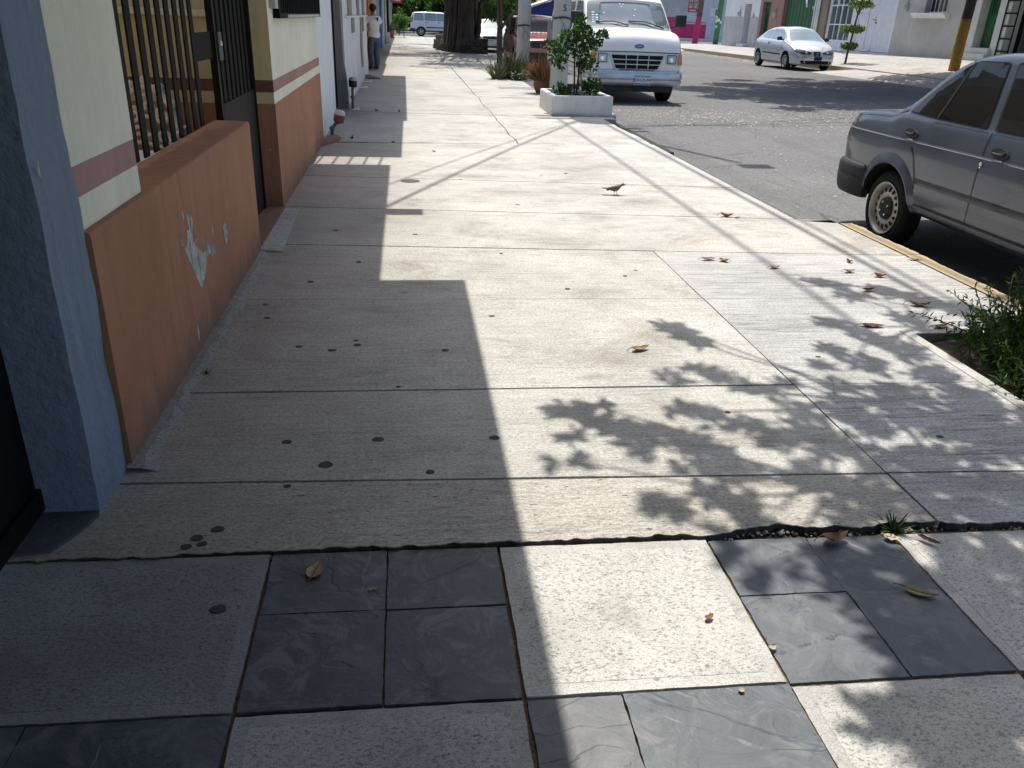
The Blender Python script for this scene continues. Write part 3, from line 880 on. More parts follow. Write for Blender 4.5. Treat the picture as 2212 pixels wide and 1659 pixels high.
# ---- ornate white iron chair in the patio
oc = thing("patio_chair", "ornate white cast iron chair standing in the barred patio", "chair", (-1.62, 5.45, 0.03))
def curl(c, r0, r1, turns, ph, ax):
    out = []
    for i in range(18):
        t = i/17; a = ph+turns*2*PI*t; r = lerp(r0, r1, t)
        out.append((c[0]+r*math.cos(a)*ax[0], c[1]+r*math.cos(a)*ax[1], c[2]+r*math.sin(a)))
    return out
w = MB(); w.lathe([(0.001, .455), (0.2, .455), (0.215, .44), (0.2, .425), (0.001, .425)], 20, c=(-1.62, 5.45, 0.03)); w.build("seat", M_WHITEIRON, oc)
w = MB()
bx = (0.94, -0.34)
P0 = Vector((-1.62, 5.62, 0.5))
arch = [(P0.x+bx[0]*0.21*math.cos(a), P0.y+bx[1]*0.21*math.cos(a), 0.5+0.43*math.sin(a)**0.7) for a in [PI*i/16 for i in range(17)]]
w.tube(arch, 0.02, 8)
for (dx, dz, r, ph) in ((-.09, .62, .07, 0), (.09, .62, .07, PI), (0, .80, .08, PI/2), (-.1, .75, .05, 1), (.1, .75, .05, 2), (0, .60, .05, -1)):
    w.tube(curl((P0.x+bx[0]*dx, P0.y+bx[1]*dx, dz), r, 0.012, 1.4, ph, bx), 0.014, 6)
for k in range(7):
    a = PI*(k+.5)/7
    p = (P0.x+bx[0]*0.23*math.cos(a), P0.y+bx[1]*0.23*math.cos(a), 0.5+0.46*math.sin(a)**0.7)
    w.lathe([(0.001, -.03), (.03, -.01), (.034, .01), (.001, .035)], 8, c=p)
w.build("backrest", M_WHITEIRON, oc)
for (dx, dy) in ((-.15, -.15), (.15, -.15), (-.15, .15), (.15, .15)):
    w = MB(); w.tube([(-1.62+dx*.9, 5.45+dy*.9, .46), (-1.62+dx*.7, 5.45+dy*.7, .25), (-1.62+dx*1.1, 5.45+dy*1.1, .1), (-1.62+dx*1.25, 5.45+dy*1.25, .032)], [.016, .014, .013, .02], 8)
    w.build("leg", M_WHITEIRON, oc)
for s in (-1, 1):
    w = MB(); w.tube([(P0.x+bx[0]*.2*s, P0.y+bx[1]*.2*s-.02, .68), (-1.62+.25*s, 5.5, .70), (-1.62+.24*s, 5.32, .68), (-1.62+.2*s, 5.30, .58), (-1.62+.19*s, 5.36, .47)], .015, 8)
    w.build("armrest", M_WHITEIRON, oc)
ot = thing("patio_table", "small round white iron table in front of the patio chair", "table", (-1.50, 4.75, 0.03))
w = MB(); w.lathe([(0.001, .60), (.27, .60), (.285, .585), (.27, .57), (.001, .57)], 24, c=(-1.50, 4.75, 0.03)); w.build("table_top", M_WHITEIRON, ot)
for k in range(3):
    a = k*2*PI/3+.4
    w = MB(); w.tube([(-1.5+.05*math.cos(a), 4.75+.05*math.sin(a), .6), (-1.5+.03*math.cos(a), 4.75+.03*math.sin(a), .35), (-1.5+.12*math.cos(a), 4.75+.12*math.sin(a), .15), (-1.5+.24*math.cos(a), 4.75+.24*math.sin(a), .04)], .016, 8)
    w.build("leg", M_WHITEIRON, ot)

# ---- white limewashed house with the black gate
wh = thing("white_house", "white limewashed house with bare concrete column and tall black gate", "house", (-1.3, 16.0, 0))
w = MB(); w.box(-2.6, -0.975, 9.905, 12.25, -0.05, 3.0); w.build("wall", simple("bright_white_paint", (0.72, 0.72, 0.72), 0.8, 0.06, 4), wh)
w = MB()
w.box(-1.10, -1.06, 12.25, 13.60, 0.02, 2.6)
for k in range(6): w.box(-1.06, -1.045, 12.3+k*.24, 12.33+k*.24, 0.05, 2.55)
gt_ = w.build("gate", M_BLACK, wh)
w = MB(); w.box(-1.045, -1.03, 12.26, 12.36, 1.28, 1.5); w.build("gate_box", M_DKGREY, gt_)
w = MB()
prof = [(-1.30, -0.05), (-0.885, -0.05), (-0.885, 0.25), (-0.90, 0.45), (-0.935, 0.7), (-0.95, 1.3), (-0.96, 3.0), (-1.30, 3.0)]
w.prism_ax([(p[0], p[1]) for p in prof], 'y', 13.605, 13.80); w.build("column", M_CONC_GREY, wh)
w = MB()
for (y0, y1) in ((13.805, 22.4),):
    for j in range(30):
        pass
N, Mz = 60, 24
v = []
for j in range(Mz+1):
    z = -0.05+3.05*j/Mz
    for i in range(N+1):
        y = 13.805+8.6*i/N
        k = 0.03*max(0, 0.5-z) + 0.012*mnoise.noise((y*2, z*2, 0))
        v.append((-0.93+k, y, z))
w.add(v, [(j*(N+1)+i, j*(N+1)+i+1, (j+1)*(N+1)+i+1, (j+1)*(N+1)+i) for j in range(Mz) for i in range(N)], 0, True)
w.add([(-.93, 22.405, -.05), (-2.6, 22.405, -.05), (-2.6, 22.405, 3), (-.93, 22.405, 3)], [(0, 1, 2, 3)], 0)
w.build("wall", M_LIME, wh)
w = MB()
for (y0, y1, z0, z1) in ((14.97, 15.94, 1.33, 3.0), (17.9, 18.7, 1.33, 3.0), (15.9, 16.65, 1.05, 1.30), (19.0, 19.6, 0.3, 1.3), (20.0, 20.5, 1.0, 1.3), (20.2, 21.0, 1.33, 3.0)):
    w = MB(); w.box(-0.95, -0.905, y0, y1, z0, z1); w.build("pilaster", M_CONC_GREY, wh)
w = MB(); w.bbox(-0.95, -0.89, 14.3, 22.3, 1.30, 1.335, 0.01); w.build("ledge", M_LIME, wh)
w = MB(); w.prism([(-3, 10.33), (0.0, 10.33), (0.02, 13.62), (0.07, 13.62), (0.07, 22.8), (-3, 22.8)], 3.0, 3.15); w.build("roof", M_SLAB, wh)

# ---- further house fronts of the row
def front(name, label, y0, y1, c, h=3.4, over=0.45, group=None):
    t = thing(name, label, "house", (-1.3, (y0+y1)/2, 0), 0, group)
    m_ = stucco(name+"_paint", c, None, 0.3, 0.3)
    w = MB(); w.box(-4, -0.98, y0+.003, y1-.003, -0.05, h); w.build("wall", m_, t)
    w = MB(); w.box(-4, -0.98+over, y0+.01, y1-.01, h, h+.12); w.build("roof", M_SLAB, t)
    return t
t = front("orange_house", "orange painted house front beside the standing person", 22.45, 28.0, (0.42, 0.17, 0.05), over=0.5)
w = MB(); w.box(-0.978, -0.955, 24.6, 25.7, 0.02, 2.2); d = w.build("door", simple("orange_door", (0.33, 0.12, 0.03), 0.6), t)
w = MB(); w.box(-0.98, -0.80, 24.4, 26.0, -0.04, 0.12); w.build("door_step", M_CONC_GREY, t)
t = front("beige_house", "pale beige house front beyond the orange one", 28.0, 35.8, (0.46, 0.36, 0.26))
for y in (29.5, 32.5):
    w = MB(); w.box(-0.99, -0.93, y, y+1.2, 1.0, 2.2); w.build("window", M_LIME, t)
t = front("bright_blue_house", "house front with bright blue painted doorway further along the row", 35.8, 42.0, (0.06, 0.14, 0.42))
w = MB(); w.box(-0.985, -0.95, 38, 39.2, 0.02, 2.1); w.build("door", simple("blue_door", (0.04, 0.08, 0.25), 0.5), t)
t = front("grey_white_house", "pale grey house front with drainpipe beyond the blue one", 42.0, 60.0, (0.45, 0.45, 0.44))
w = MB(); w.tube([(-0.9, 44.2, 0), (-0.9, 44.2, 3.4)], 0.06, 8); w.build("drainpipe", simple("pale_pipe", (0.5, 0.48, 0.46), 0.5), t)
w = MB(); w.tube([(-0.88, 48.3, 0), (-0.88, 48.3, 3.4)], 0.09, 8); w.build("downpipe", M_BLACK, t)
M_DULLW = simple("dull_window", (0.12, 0.13, 0.14), 0.3)
for y in (51, 54.5, 57.5):
    w = MB(); w.box(-0.985, -0.95, y, y+1.3, 0.6, 2.2); w.build("window", M_DULLW, t)
for i, (y0, y1, c, lab) in enumerate(((74, 84, (0.42, 0.40, 0.36), "small cream house front past the cross street on the left"), (84, 98, (0.25, 0.22, 0.2), "dark brown house front farthest down the left row"), (98, 125, (0.4, 0.42, 0.45), "pale house front at the far end of the left row"))):
    front("far_house", lab, y0, y1, c)
sg = thing("hanging_sign", "red and white shop sign hanging over the far pavement on the left", "sign", (-0.4, 58, 2.3))
w = MB(); w.box(-0.85, -0.05, 57.95, 58.05, 2.0, 2.32); w.build("lower_board", simple("sign_red", (0.55, 0.05, 0.05), 0.5), sg)
w = MB(); w.box(-0.3, 0.2, 57.95, 58.05, 2.33, 2.7); w.build("upper_board", simple("sign_dark", (0.05, 0.05, 0.06), 0.5), sg)
w = MB(); w.tube([(-0.98, 58.0, 2.75), (0.2, 58, 2.75)], 0.03, 6); w.build("bracket", M_BLACK, sg)
w = MB(); w.box(-0.75, -0.15, 57.93, 57.949, 2.12, 2.2); w.build("lettering_band", simple("sign_white", (.7, .7, .7), .5), sg)
# ================================================================== vehicles
M_TYRE = simple("tyre_rubber", (0.018, 0.018, 0.019), 0.85, 0.3, 14, 0.4, 60, spec=0.2)
M_WELL = simple("wheel_well", (0.008, 0.008, 0.008), 0.95, 0.2, 5)
M_TRIM = simple("black_plastic", (0.025, 0.026, 0.028), 0.55, 0.25, 12, 0.1, 90, spec=0.35)
M_RUBBER = simple("window_rubber", (0.012, 0.012, 0.013), 0.5, 0.2, 10)
M_CHROME = metalm("chrome", (0.72, 0.73, 0.75), 0.12)
M_ALLOY = simple("alloy_wheel", (0.45, 0.45, 0.46), 0.35, 0.15, 9, metal=0.7)
M_STEELW = simple("steel_wheel_paint", (0.58, 0.56, 0.50), 0.42, 0.2, 9, metal=0.45)
M_GLASS_DARK = glassy("tinted_glass", (0.012, 0.0115, 0.012), 0.02, 0.5)
M_GLASS_DARK.node_tree.nodes["Principled BSDF"].inputs["Coat Weight"].default_value = 0.0
M_GLASS = glassy("car_glass", (0.10, 0.13, 0.15), 0.03)
M_GLASS_BLUE = glassy("bluish_car_glass", (0.20, 0.29, 0.36), 0.05)
M_LENS = glassy("lamp_lens", (0.52, 0.54, 0.55), 0.08)
M_AMBER = glassy("amber_lens", (0.65, 0.24, 0.03), 0.15)
M_REDLENS = glassy("red_lens", (0.45, 0.02, 0.02), 0.12)
M_PLATE = simple("plate_white", (0.62, 0.63, 0.64), 0.45, 0.06, 20)
M_PLATEBLUE = simple("plate_blue", (0.08, 0.16, 0.45), 0.45, 0.1, 20)
M_INK = simple("dark_ink", (0.02, 0.025, 0.03), 0.5, 0.1, 10)

def text_mesh(mb, body, size, M, m=0, align='CENTER', extrude=0.0):
    cu = bpy.data.curves.new("t", 'FONT')
    cu.body = body; cu.size = size; cu.align_x = align; cu.align_y = 'CENTER'; cu.extrude = extrude; cu.resolution_u = 3
    o = bpy.data.objects.new("t", cu); COL.objects.link(o)
    dg = bpy.context.evaluated_depsgraph_get(); dg.update()
    me = bpy.data.meshes.new_from_object(o.evaluated_get(dg))
    mb.add([M @ v.co for v in me.vertices], [tuple(p.vertices) for p in me.polygons], m)
    bpy.data.objects.remove(o); bpy.data.curves.remove(cu); bpy.data.meshes.remove(me)

def round_poly(pts, r, k=4):
    """round the corners of a 2D polygon; r number or list"""
    n = len(pts); out = []
    for i in range(n):
        p = Vector(pts[i]); a = Vector(pts[i-1]); b = Vector(pts[(i+1) % n])
        rr = r[i] if hasattr(r, '__len__') else r
        rr = min(rr, (a-p).length*.48, (b-p).length*.48)
        if rr < 1e-4: out.append(tuple(p)); continue
        s = p+(a-p).normalized()*rr; e = p+(b-p).normalized()*rr
        for j in range(k+1):
            t = j/k
            q = s*(1-t)**2 + p*2*t*(1-t) + e*t*t
            out.append(tuple(q))
    return out

def in_poly(p, poly):
    x, y = p; c = False; n = len(poly)
    for i in range(n):
        x1, y1 = poly[i]; x2, y2 = poly[i-1]
        if (y1 > y) != (y2 > y) and x < (x2-x1)*(y-y1)/(y2-y1)+x1: c = not c
    return c

AXES = {'L': (Vector((0, -1, 0)), lambda u, v: Vector((u, 5, v))), 'R': (Vector((0, 1, 0)), lambda u, v: Vector((u, -5, v))),
        'F': (Vector((-1, 0, 0)), lambda u, v: Vector((12, u, v))), 'B': (Vector((1, 0, 0)), lambda u, v: Vector((-12, u, v))),
        'T': (Vector((0, 0, -1)), lambda u, v: Vector((u, v, 6)))}

class Car:
    """body shape lofted from profiles; x runs from the rear (0) to the nose (L), y to the car's left, z up from the road"""
    def __init__(s, name, label, cat, loc, rz, L, top, bot, wid, belt, paint_m, tumble=0.28, shelf=0.03, rr=0.10, crown=0.03, arches=(), n=80, group=None, sidebulge=0.02, arch_d=0.30, sidez=None):
        s.t = thing(name, label, cat, loc, rz, group)
        s.L = L; s.paint = paint_m
        bm = bmesh.new()
        xs = sorted(set([round(L*i/n, 4) for i in range(n+1)] + [round(p[0], 4) for p in top] + [round(p[0], 4) for p in wid]))
        rings = []
        for x in xs:
            zt = smooth_tab(top, x); zb = interp(bot, x); w = smooth_tab(wid, x); b = min(interp(belt, x), zt-0.075)
            b = max(b, zb+0.1)
            H = []
            z1 = min(zb+0.12, b-0.05)
            H += [(0, zb), (w*.5, zb), (w*.90, zb), (w*.965, zb+(z1-zb)*.35), (w*.985, z1)]
            for t in (.2, .4, .6, .8):
                H.append((w*(1-sidebulge*(2*t-1)**2), lerp(z1, b-.03, t)))
            ws = w*(1-sidebulge*1.2)
            H += [(ws, b-.025), (ws-.012, b), (ws-shelf, b+.014)]
            r = min(rr, max(0.02, (zt-b-crown)*.75))
            wt = max(0.1, ws-shelf-tumble*max(0, zt-b-.05))
            ztE = zt-crown
            for t in (.25, .5, .75, 1.0):
                H.append((lerp(ws-shelf, wt, t), lerp(b+.014, max(b+.016, ztE-r), t)))
            for a in (25, 50, 75):
                H.append((wt-r+r*math.cos(R(a)), ztE-r+r*math.sin(R(a))))
            for t in (.0, .35, .7, 1.0):
                H.append(((wt-r)*(1-t), ztE+crown*(1-(1-t)**2)))
            ring = [bm.verts.new((x, y, z)) for y, z in H] + [bm.verts.new((x, -y, z)) for y, z in H[-2:0:-1]]
            rings.append(ring)
        for a, b_ in zip(rings, rings[1:]):
            k = len(a)
            for i in range(k):
                bm.faces.new((a[i], a[(i+1) % k], b_[(i+1) % k], b_[i]))
        bm.faces.new(rings[0]); bm.faces.new(rings[-1][::-1])
        bmesh.ops.recalc_face_normals(bm, faces=bm.faces)
        s.bvh = BVHTree.FromBMesh(bm)
        me = bpy.data.meshes.new("body"); bm.to_mesh(me); bm.free()
        me.materials.append(paint_m); me.materials.append(M_WELL)
        ob = bpy.data.objects.new("body", me); COL.objects.link(ob)
        s.hw = max(p[1] for p in wid)
        if arches:
            cut = MB()
            for (ax, az, ar) in arches:
                for sg in (1, -1):
                    y0, y1 = sorted((sg*(s.hw+.2), sg*(s.hw-arch_d)))
                    cut.lathe([(0.0, 0), (ar, 0), (ar, y1-y0), (0.0, y1-y0)], 40, 1, False, 'y', (ax, y0, az))
            co = cut.build("cutter", [paint_m, M_WELL])
            bmc = bmesh.new(); bmc.from_mesh(co.data); bmesh.ops.remove_doubles(bmc, verts=bmc.verts, dist=1e-5); bmesh.ops.recalc_face_normals(bmc, faces=bmc.faces); bmc.to_mesh(co.data); bmc.free()
            md = ob.modifiers.new("b", 'BOOLEAN'); md.operation = 'DIFFERENCE'; md.object = co; md.solver = 'EXACT'
            try: md.use_self = True
            except Exception: pass
            dg = bpy.context.evaluated_depsgraph_get(); dg.update()
            me2 = bpy.data.meshes.new_from_object(ob.evaluated_get(dg))
            ob.modifiers.clear(); ob.data = me2; me2.name = "body"
            bpy.data.objects.remove(co)
        auto_smooth(ob, 32)
        ob.parent = s.t
        s.body = ob
    def hit(s, plane, u, v):
        d, org = AXES[plane]
        o = org(u, v)
        loc, nrm, i, dist = s.bvh.ray_cast(o, d)
        if loc is None:
            loc, nrm, i, dist = s.bvh.find_nearest(o + d*(5 if plane in 'LR' else 12 if plane == 'F' else 12 if plane == 'B' else 5))
            if plane in 'LR': loc = Vector((u, loc.y, v))
        if nrm.dot(d) > 0: nrm = -nrm
        return loc, nrm
    def patch_into(s, mb, poly, plane, off=0.004, m=0, sp=0.05, skirt=0.012):
        poly = [tuple(p) for p in poly]
        P = []
        n = len(poly)
        for i in range(n):
            a, b = Vector(poly[i]), Vector(poly[(i+1) % n])
            k = max(1, int((b-a).length/sp))
            for j in range(k): P.append(tuple(a+(b-a)*(j/k)))
        nb = len(P)
        xs = [p[0] for p in P]; ys = [p[1] for p in P]
        x = min(xs)+sp*.6
        pts = [Vector(p) for p in P]
        while x < max(xs):
            y = min(ys)+sp*.6
            while y < max(ys):
                if in_poly((x, y), P):
                    if min((Vector((x, y))-q).length for q in pts[:nb]) > sp*.35: pts.append(Vector((x, y)))
                y += sp
            x += sp
        ov, oe, of = delaunay_2d_cdt(pts, [(i, (i+1) % nb) for i in range(nb)], [], 1, 1e-6)[:3]
        L3 = []; 
        for q in ov:
            loc, nr = s.hit(plane, q[0], q[1])
            L3.append((loc, nr))
        verts = [l+nr*off for l, nr in L3]
        cnt = {}
        for fc in of:
            for i in range(len(fc)):
                e = (fc[i], fc[(i+1) % len(fc)]); cnt[frozenset(e)] = cnt.get(frozenset(e), []) + [e]
        base = len(verts)
        flip = plane in 'FR' and False
        faces = [tuple(fc) for fc in of]
        # orient outwards
        d = AXES[plane][0]
        out = []
        for fc in faces:
            a, b, c = (verts[fc[0]], verts[fc[1]], verts[fc[2]])
            nn = (b-a).cross(c-a)
            out.append(fc if nn.dot(d) < 0 else fc[::-1])
        low = {}
        for k_, es in cnt.items():
            if len(es) == 1:
                a, b = es[0]
                for q in (a, b):
                    if q not in low:
                        low[q] = len(verts); verts.append(L3[q][0]+L3[q][1]*(off-skirt))
                out.append((a, b, low[b], low[a]))
        mb.add(verts, out, m, True)
        return mb
    def patch(s, name, poly, plane, mat, off=0.004, sp=0.05, parent=None, skirt=0.012):
        mb = MB(); s.patch_into(mb, poly, plane, off, 0, sp, skirt)
        o = mb.build(name, mat, parent or s.t, world=False)
        auto_smooth(o, 40)
        return o
    def ribbon_into(s, mb, line, plane, w=0.008, off=0.005, m=0, sp=0.05):
        P = []
        for a, b in zip(line, line[1:]):
            a, b = Vector(a), Vector(b); k = max(1, int((b-a).length/sp))
            P += [a+(b-a)*(j/k) for j in range(k)]
        P.append(Vector(line[-1]))
        v = []
        for i, p in enumerate(P):
            d = (P[min(i+1, len(P)-1)]-P[max(i-1, 0)]).normalized(); nn = Vector((-d.y, d.x))
            for sg in (-.5, .5):
                q = p+nn*w*sg
                loc, nr = s.hit(plane, q.x, q.y); v.append(loc+nr*off)
        mb.add(v, [(2*i, 2*i+1, 2*i+3, 2*i+2) for i in range(len(P)-1)], m, False)
    def bumper(s, name, path, section, mat, parent=None):
        """path: plan points (x,y) along the outside; section: (out,z)"""
        mb = MB(); v = []; n = len(path); k = len(section)
        for i, p in enumerate(path):
            p = Vector(p); d = (Vector(path[min(i+1, n-1)])-Vector(path[max(i-1, 0)])).normalized(); nn = Vector((-d.y, d.x))
            for o, z in section: v.append((p.x+nn.x*o, p.y+nn.y*o, z))
        fs = [(i*k+j, i*k+(j+1) % k, (i+1)*k+(j+1) % k, (i+1)*k+j) for i in range(n-1) for j in range(k)]
        fs += [tuple(range(k-1, -1, -1)), tuple(range((n-1)*k, n*k))]
        mb.add(v, fs, 0, True)
        o = recalc(mb.build(name, mat, parent or s.t, world=False)); auto_smooth(o, 40)
        return o
    def wheel(s, x, side, y, r, rim, wdt, style, rim_m, z=None):
        """wheel at axle x; side +1 left, -1 right; y = outer face offset"""
        z = r if z is None else z
        e = thing("wheel", None, None, (x, side*y, z)); e.parent = s.t
        o = 1 if side > 0 else -1
        def Y(h): return h*o
        mb = MB(); w = wdt
        pr = [(rim*.98, -w+.01), (rim+.03, -w), (r-.035, -w+.005), (r-.008, -w+.03), (r, -w*.62), (r, -w*.38), (r-.008, -.03), (r-.03, -.006), (rim+.045, 0.002), (rim+.012, -.006), (rim*.99, -.02)]
        mb.lathe([(a, Y(b)) for a, b in pr], 40, 0, True, 'y')
        for k in range(36):    # tread blocks
            a = 2*PI*k/36
            p = Vector((math.cos(a)*(r+.001), 0, -math.sin(a)*(r+.001))); tdir = Vector((-math.sin(a), 0, -math.cos(a)))*.011
            for h0, h1 in ((-.03, -w*.36), (-w*.64, -w+.03)):
                q0 = p+Vector((0, Y(h0), 0)); q1 = p+Vector((0, Y(h1), 0))
                mb.add([q0-tdir, q0+tdir, q1+tdir, q1-tdir], [(0, 1, 2, 3)], 0)
        recalc(mb.build("tyre", M_TYRE, e, world=False))
        mb = MB()
        mb.lathe([(rim*1.0, Y(-.004)), (rim*1.03, Y(.002)), (rim*.99, Y(.004)), (rim*.94, Y(-.006)), (rim*.90, Y(-.05)), (rim*.88, Y(-w*.7)), (0.001, Y(-w*.72))], 40, 0, True, 'y')
        if style == 'steel':
            mb.lathe([(rim*.89, Y(-.055)), (rim*.80, Y(-.035)), (rim*.62, Y(-.022)), (rim*.52, Y(-.022)), (rim*.48, Y(-.03)), (rim*.0, Y(-.032))], 40, 0, True, 'y')
            for k in range(16):
                a = 2*PI*k/16
                c = Vector((math.cos(a)*rim*.735, 0, math.sin(a)*rim*.735))
                ra = Vector((math.cos(a), 0, math.sin(a))); ta = Vector((-math.sin(a), 0, math.cos(a)))
                vs = [c + ra*.020*math.cos(q)*1.1 + ta*.014*math.sin(q) + Vector((0, Y(-.024+.0), 0)) for q in [2*PI*j/10 for j in range(10)]]
                vs = [v_ + Vector((0, Y(.0-.06*((Vector((v_.x, 0, v_.z)).length/rim)-.735)), 0)) for v_ in vs]
                mb.add(vs, [tuple(range(10))], 1)
            mb.lathe([(rim*.44, Y(-.024)), (rim*.42, Y(-.012)), (rim*.3, Y(-.008)), (0.0, Y(-.006))], 28, 2, True, 'y')
            for k in range(4):
                a = 2*PI*k/4+.5
                mb.lathe([(0.012, Y(-.012)), (0.011, Y(.0)), (0.0, Y(.002))], 6, 3, False, 'y', (math.cos(a)*rim*.27, 0, math.sin(a)*rim*.27))
        elif style.startswith('spoke'):
            nsp = int(style[5:])
            for k in range(nsp):
                a = 2*PI*k/nsp
                ra = Vector((math.cos(a), 0, math.sin(a))); ta = Vector((-math.sin(a), 0, math.cos(a)))
                hw0, hw1 = rim*.16, rim*.11
                h0, h1 = Vector((0, Y(-.012), 0)), Vector((0, Y(-.03), 0))
                A = [ra*rim*.15+ta*hw0+h0, ra*rim*.15-ta*hw0+h0, ra*rim*.93-ta*hw1+h1, ra*rim*.93+ta*hw1+h1]
                Bk = [v_+Vector((0, Y(-.03), 0)) for v_ in A]
                mb.add(A+Bk, [(0, 1, 2, 3), (0, 4, 5, 1), (1, 5, 6, 2), (2, 6, 7, 3), (3, 7, 4, 0)], 0)
            mb.lathe([(rim*.26, Y(-.03)), (rim*.25, Y(-.006)), (rim*.12, Y(-.002)), (0, Y(-.001))], 20, 0, True, 'y')
            mb.lathe([(rim*.89, Y(-w*.5)), (0.001, Y(-w*.5))], 24, 2, True, 'y')
        recalc(mb.build("rim", [rim_m, M_WELL, M_TRIM, M_CHROME], e, world=False))
        return e
    def mirror(s, x, y, z, side, m, sx=.09, sy=.16, sz=.11):
        mb = MB(); mb.bbox(x-sx/2, x+sx/2, min(y*side, (y+sy)*side), max(y*side, (y+sy)*side), z-sz/2, z+sz/2, 0.03)
        mb.box(x-.03, x+.02, min((y-.07)*side, y*side), max((y-.07)*side, y*side), z-sz*.45, z-sz*.1)
        return mb.build("side_mirror", m, s.t, smooth=False, world=False)
    def plate(s, x, y, z, txt, facing='F', w=.30, h=.15, cols=(None,)):
        mb = MB(); sg = 1 if facing == 'F' else -1
        a, b = sorted((x-.01*sg, x))
        mb.box(a, b, y-w/2, y+w/2, z-h/2, z+h/2, 0)
        X = x+.0015*sg
        mb.add([(X, y-w/2+.012, z-h/2+.008), (X, y+w/2-.012, z-h/2+.008), (X, y+w/2-.012, z-h/2+.036), (X, y-w/2+.012, z-h/2+.036)], [(0, 1, 2, 3)], 1)
        mb.add([(X, y-w/2+.012, z+h/2-.018), (X, y+w/2-.012, z+h/2-.018), (X, y+w/2-.012, z+h/2-.012), (X, y-w/2+.012, z+h/2-.012)], [(0, 1, 2, 3)], 2)
        M = Matrix.Translation((X+.001*sg, y, z+.010)) @ Matrix.Rotation(R(90*sg), 4, 'Z') @ Matrix.Rotation(R(90), 4, 'X')
        if txt: text_mesh(mb, txt, h*.50, M @ Matrix.Diagonal((0.82*w/.30, 1, 1, 1)), 2)
        # thicken the frame
        for (y0, y1, z0, z1) in ((y-w/2-.006, y+w/2+.006, z+h/2, z+h/2+.008), (y-w/2-.006, y+w/2+.006, z-h/2-.008, z-h/2)):
            mb.box(a, b+.003 if sg > 0 else b, y0, y1, z0, z1, 2)
        return mb.build("licence_plate", [M_PLATE, M_PLATEBLUE, M_INK], s.t, world=False)
DOWN = R(-90)     # cars facing the viewer along the street

# ------------------------------------------------------------------ grey sedan at the kerb
P_GREY = paint("grey_metallic", (0.080, 0.092, 0.118), 0.24, 0.55, 0.6, 0.07)
zoff = -0.17
c1 = Car("parked_car", "dusty grey sedan with steel wheels parked at the yellow kerb", "car", (4.57, 6.98, zoff), DOWN, 4.5,
    top=[(0.06, .60), (.075, .90), (.13, .955), (.24, .985), (.5, 1.008), (.74, 1.022), (.86, 1.06), (1.05, 1.19), (1.22, 1.33), (1.36, 1.415), (1.55, 1.47), (1.8, 1.495), (2.2, 1.505), (2.6, 1.495), (2.85, 1.47), (3.1, 1.31), (3.42, 1.07), (3.6, 1.04), (4.1, .96), (4.38, .86), (4.46, .60)],
    bot=[(0.06, .52), (.13, .42), (.3, .36), (.8, .33), (3.9, .30), (4.3, .33), (4.46, .40)],
    wid=[(0.06, .70), (.10, .755), (.2, .80), (.4, .825), (1.0, .84), (2.2, .85), (3.4, .84), (4.1, .79), (4.36, .72), (4.46, .62)],
    belt=[(0, .93), (.2, .955), (1.0, 1.0), (2.5, 1.0), (3.4, .99), (4.4, .85)],
    paint_m=P_GREY, tumble=.24, shelf=.018, rr=.075, crown=.018, arches=[(.96, .30, .345), (3.38, .30, .345)], n=110, sidebulge=.03, arch_d=.26)
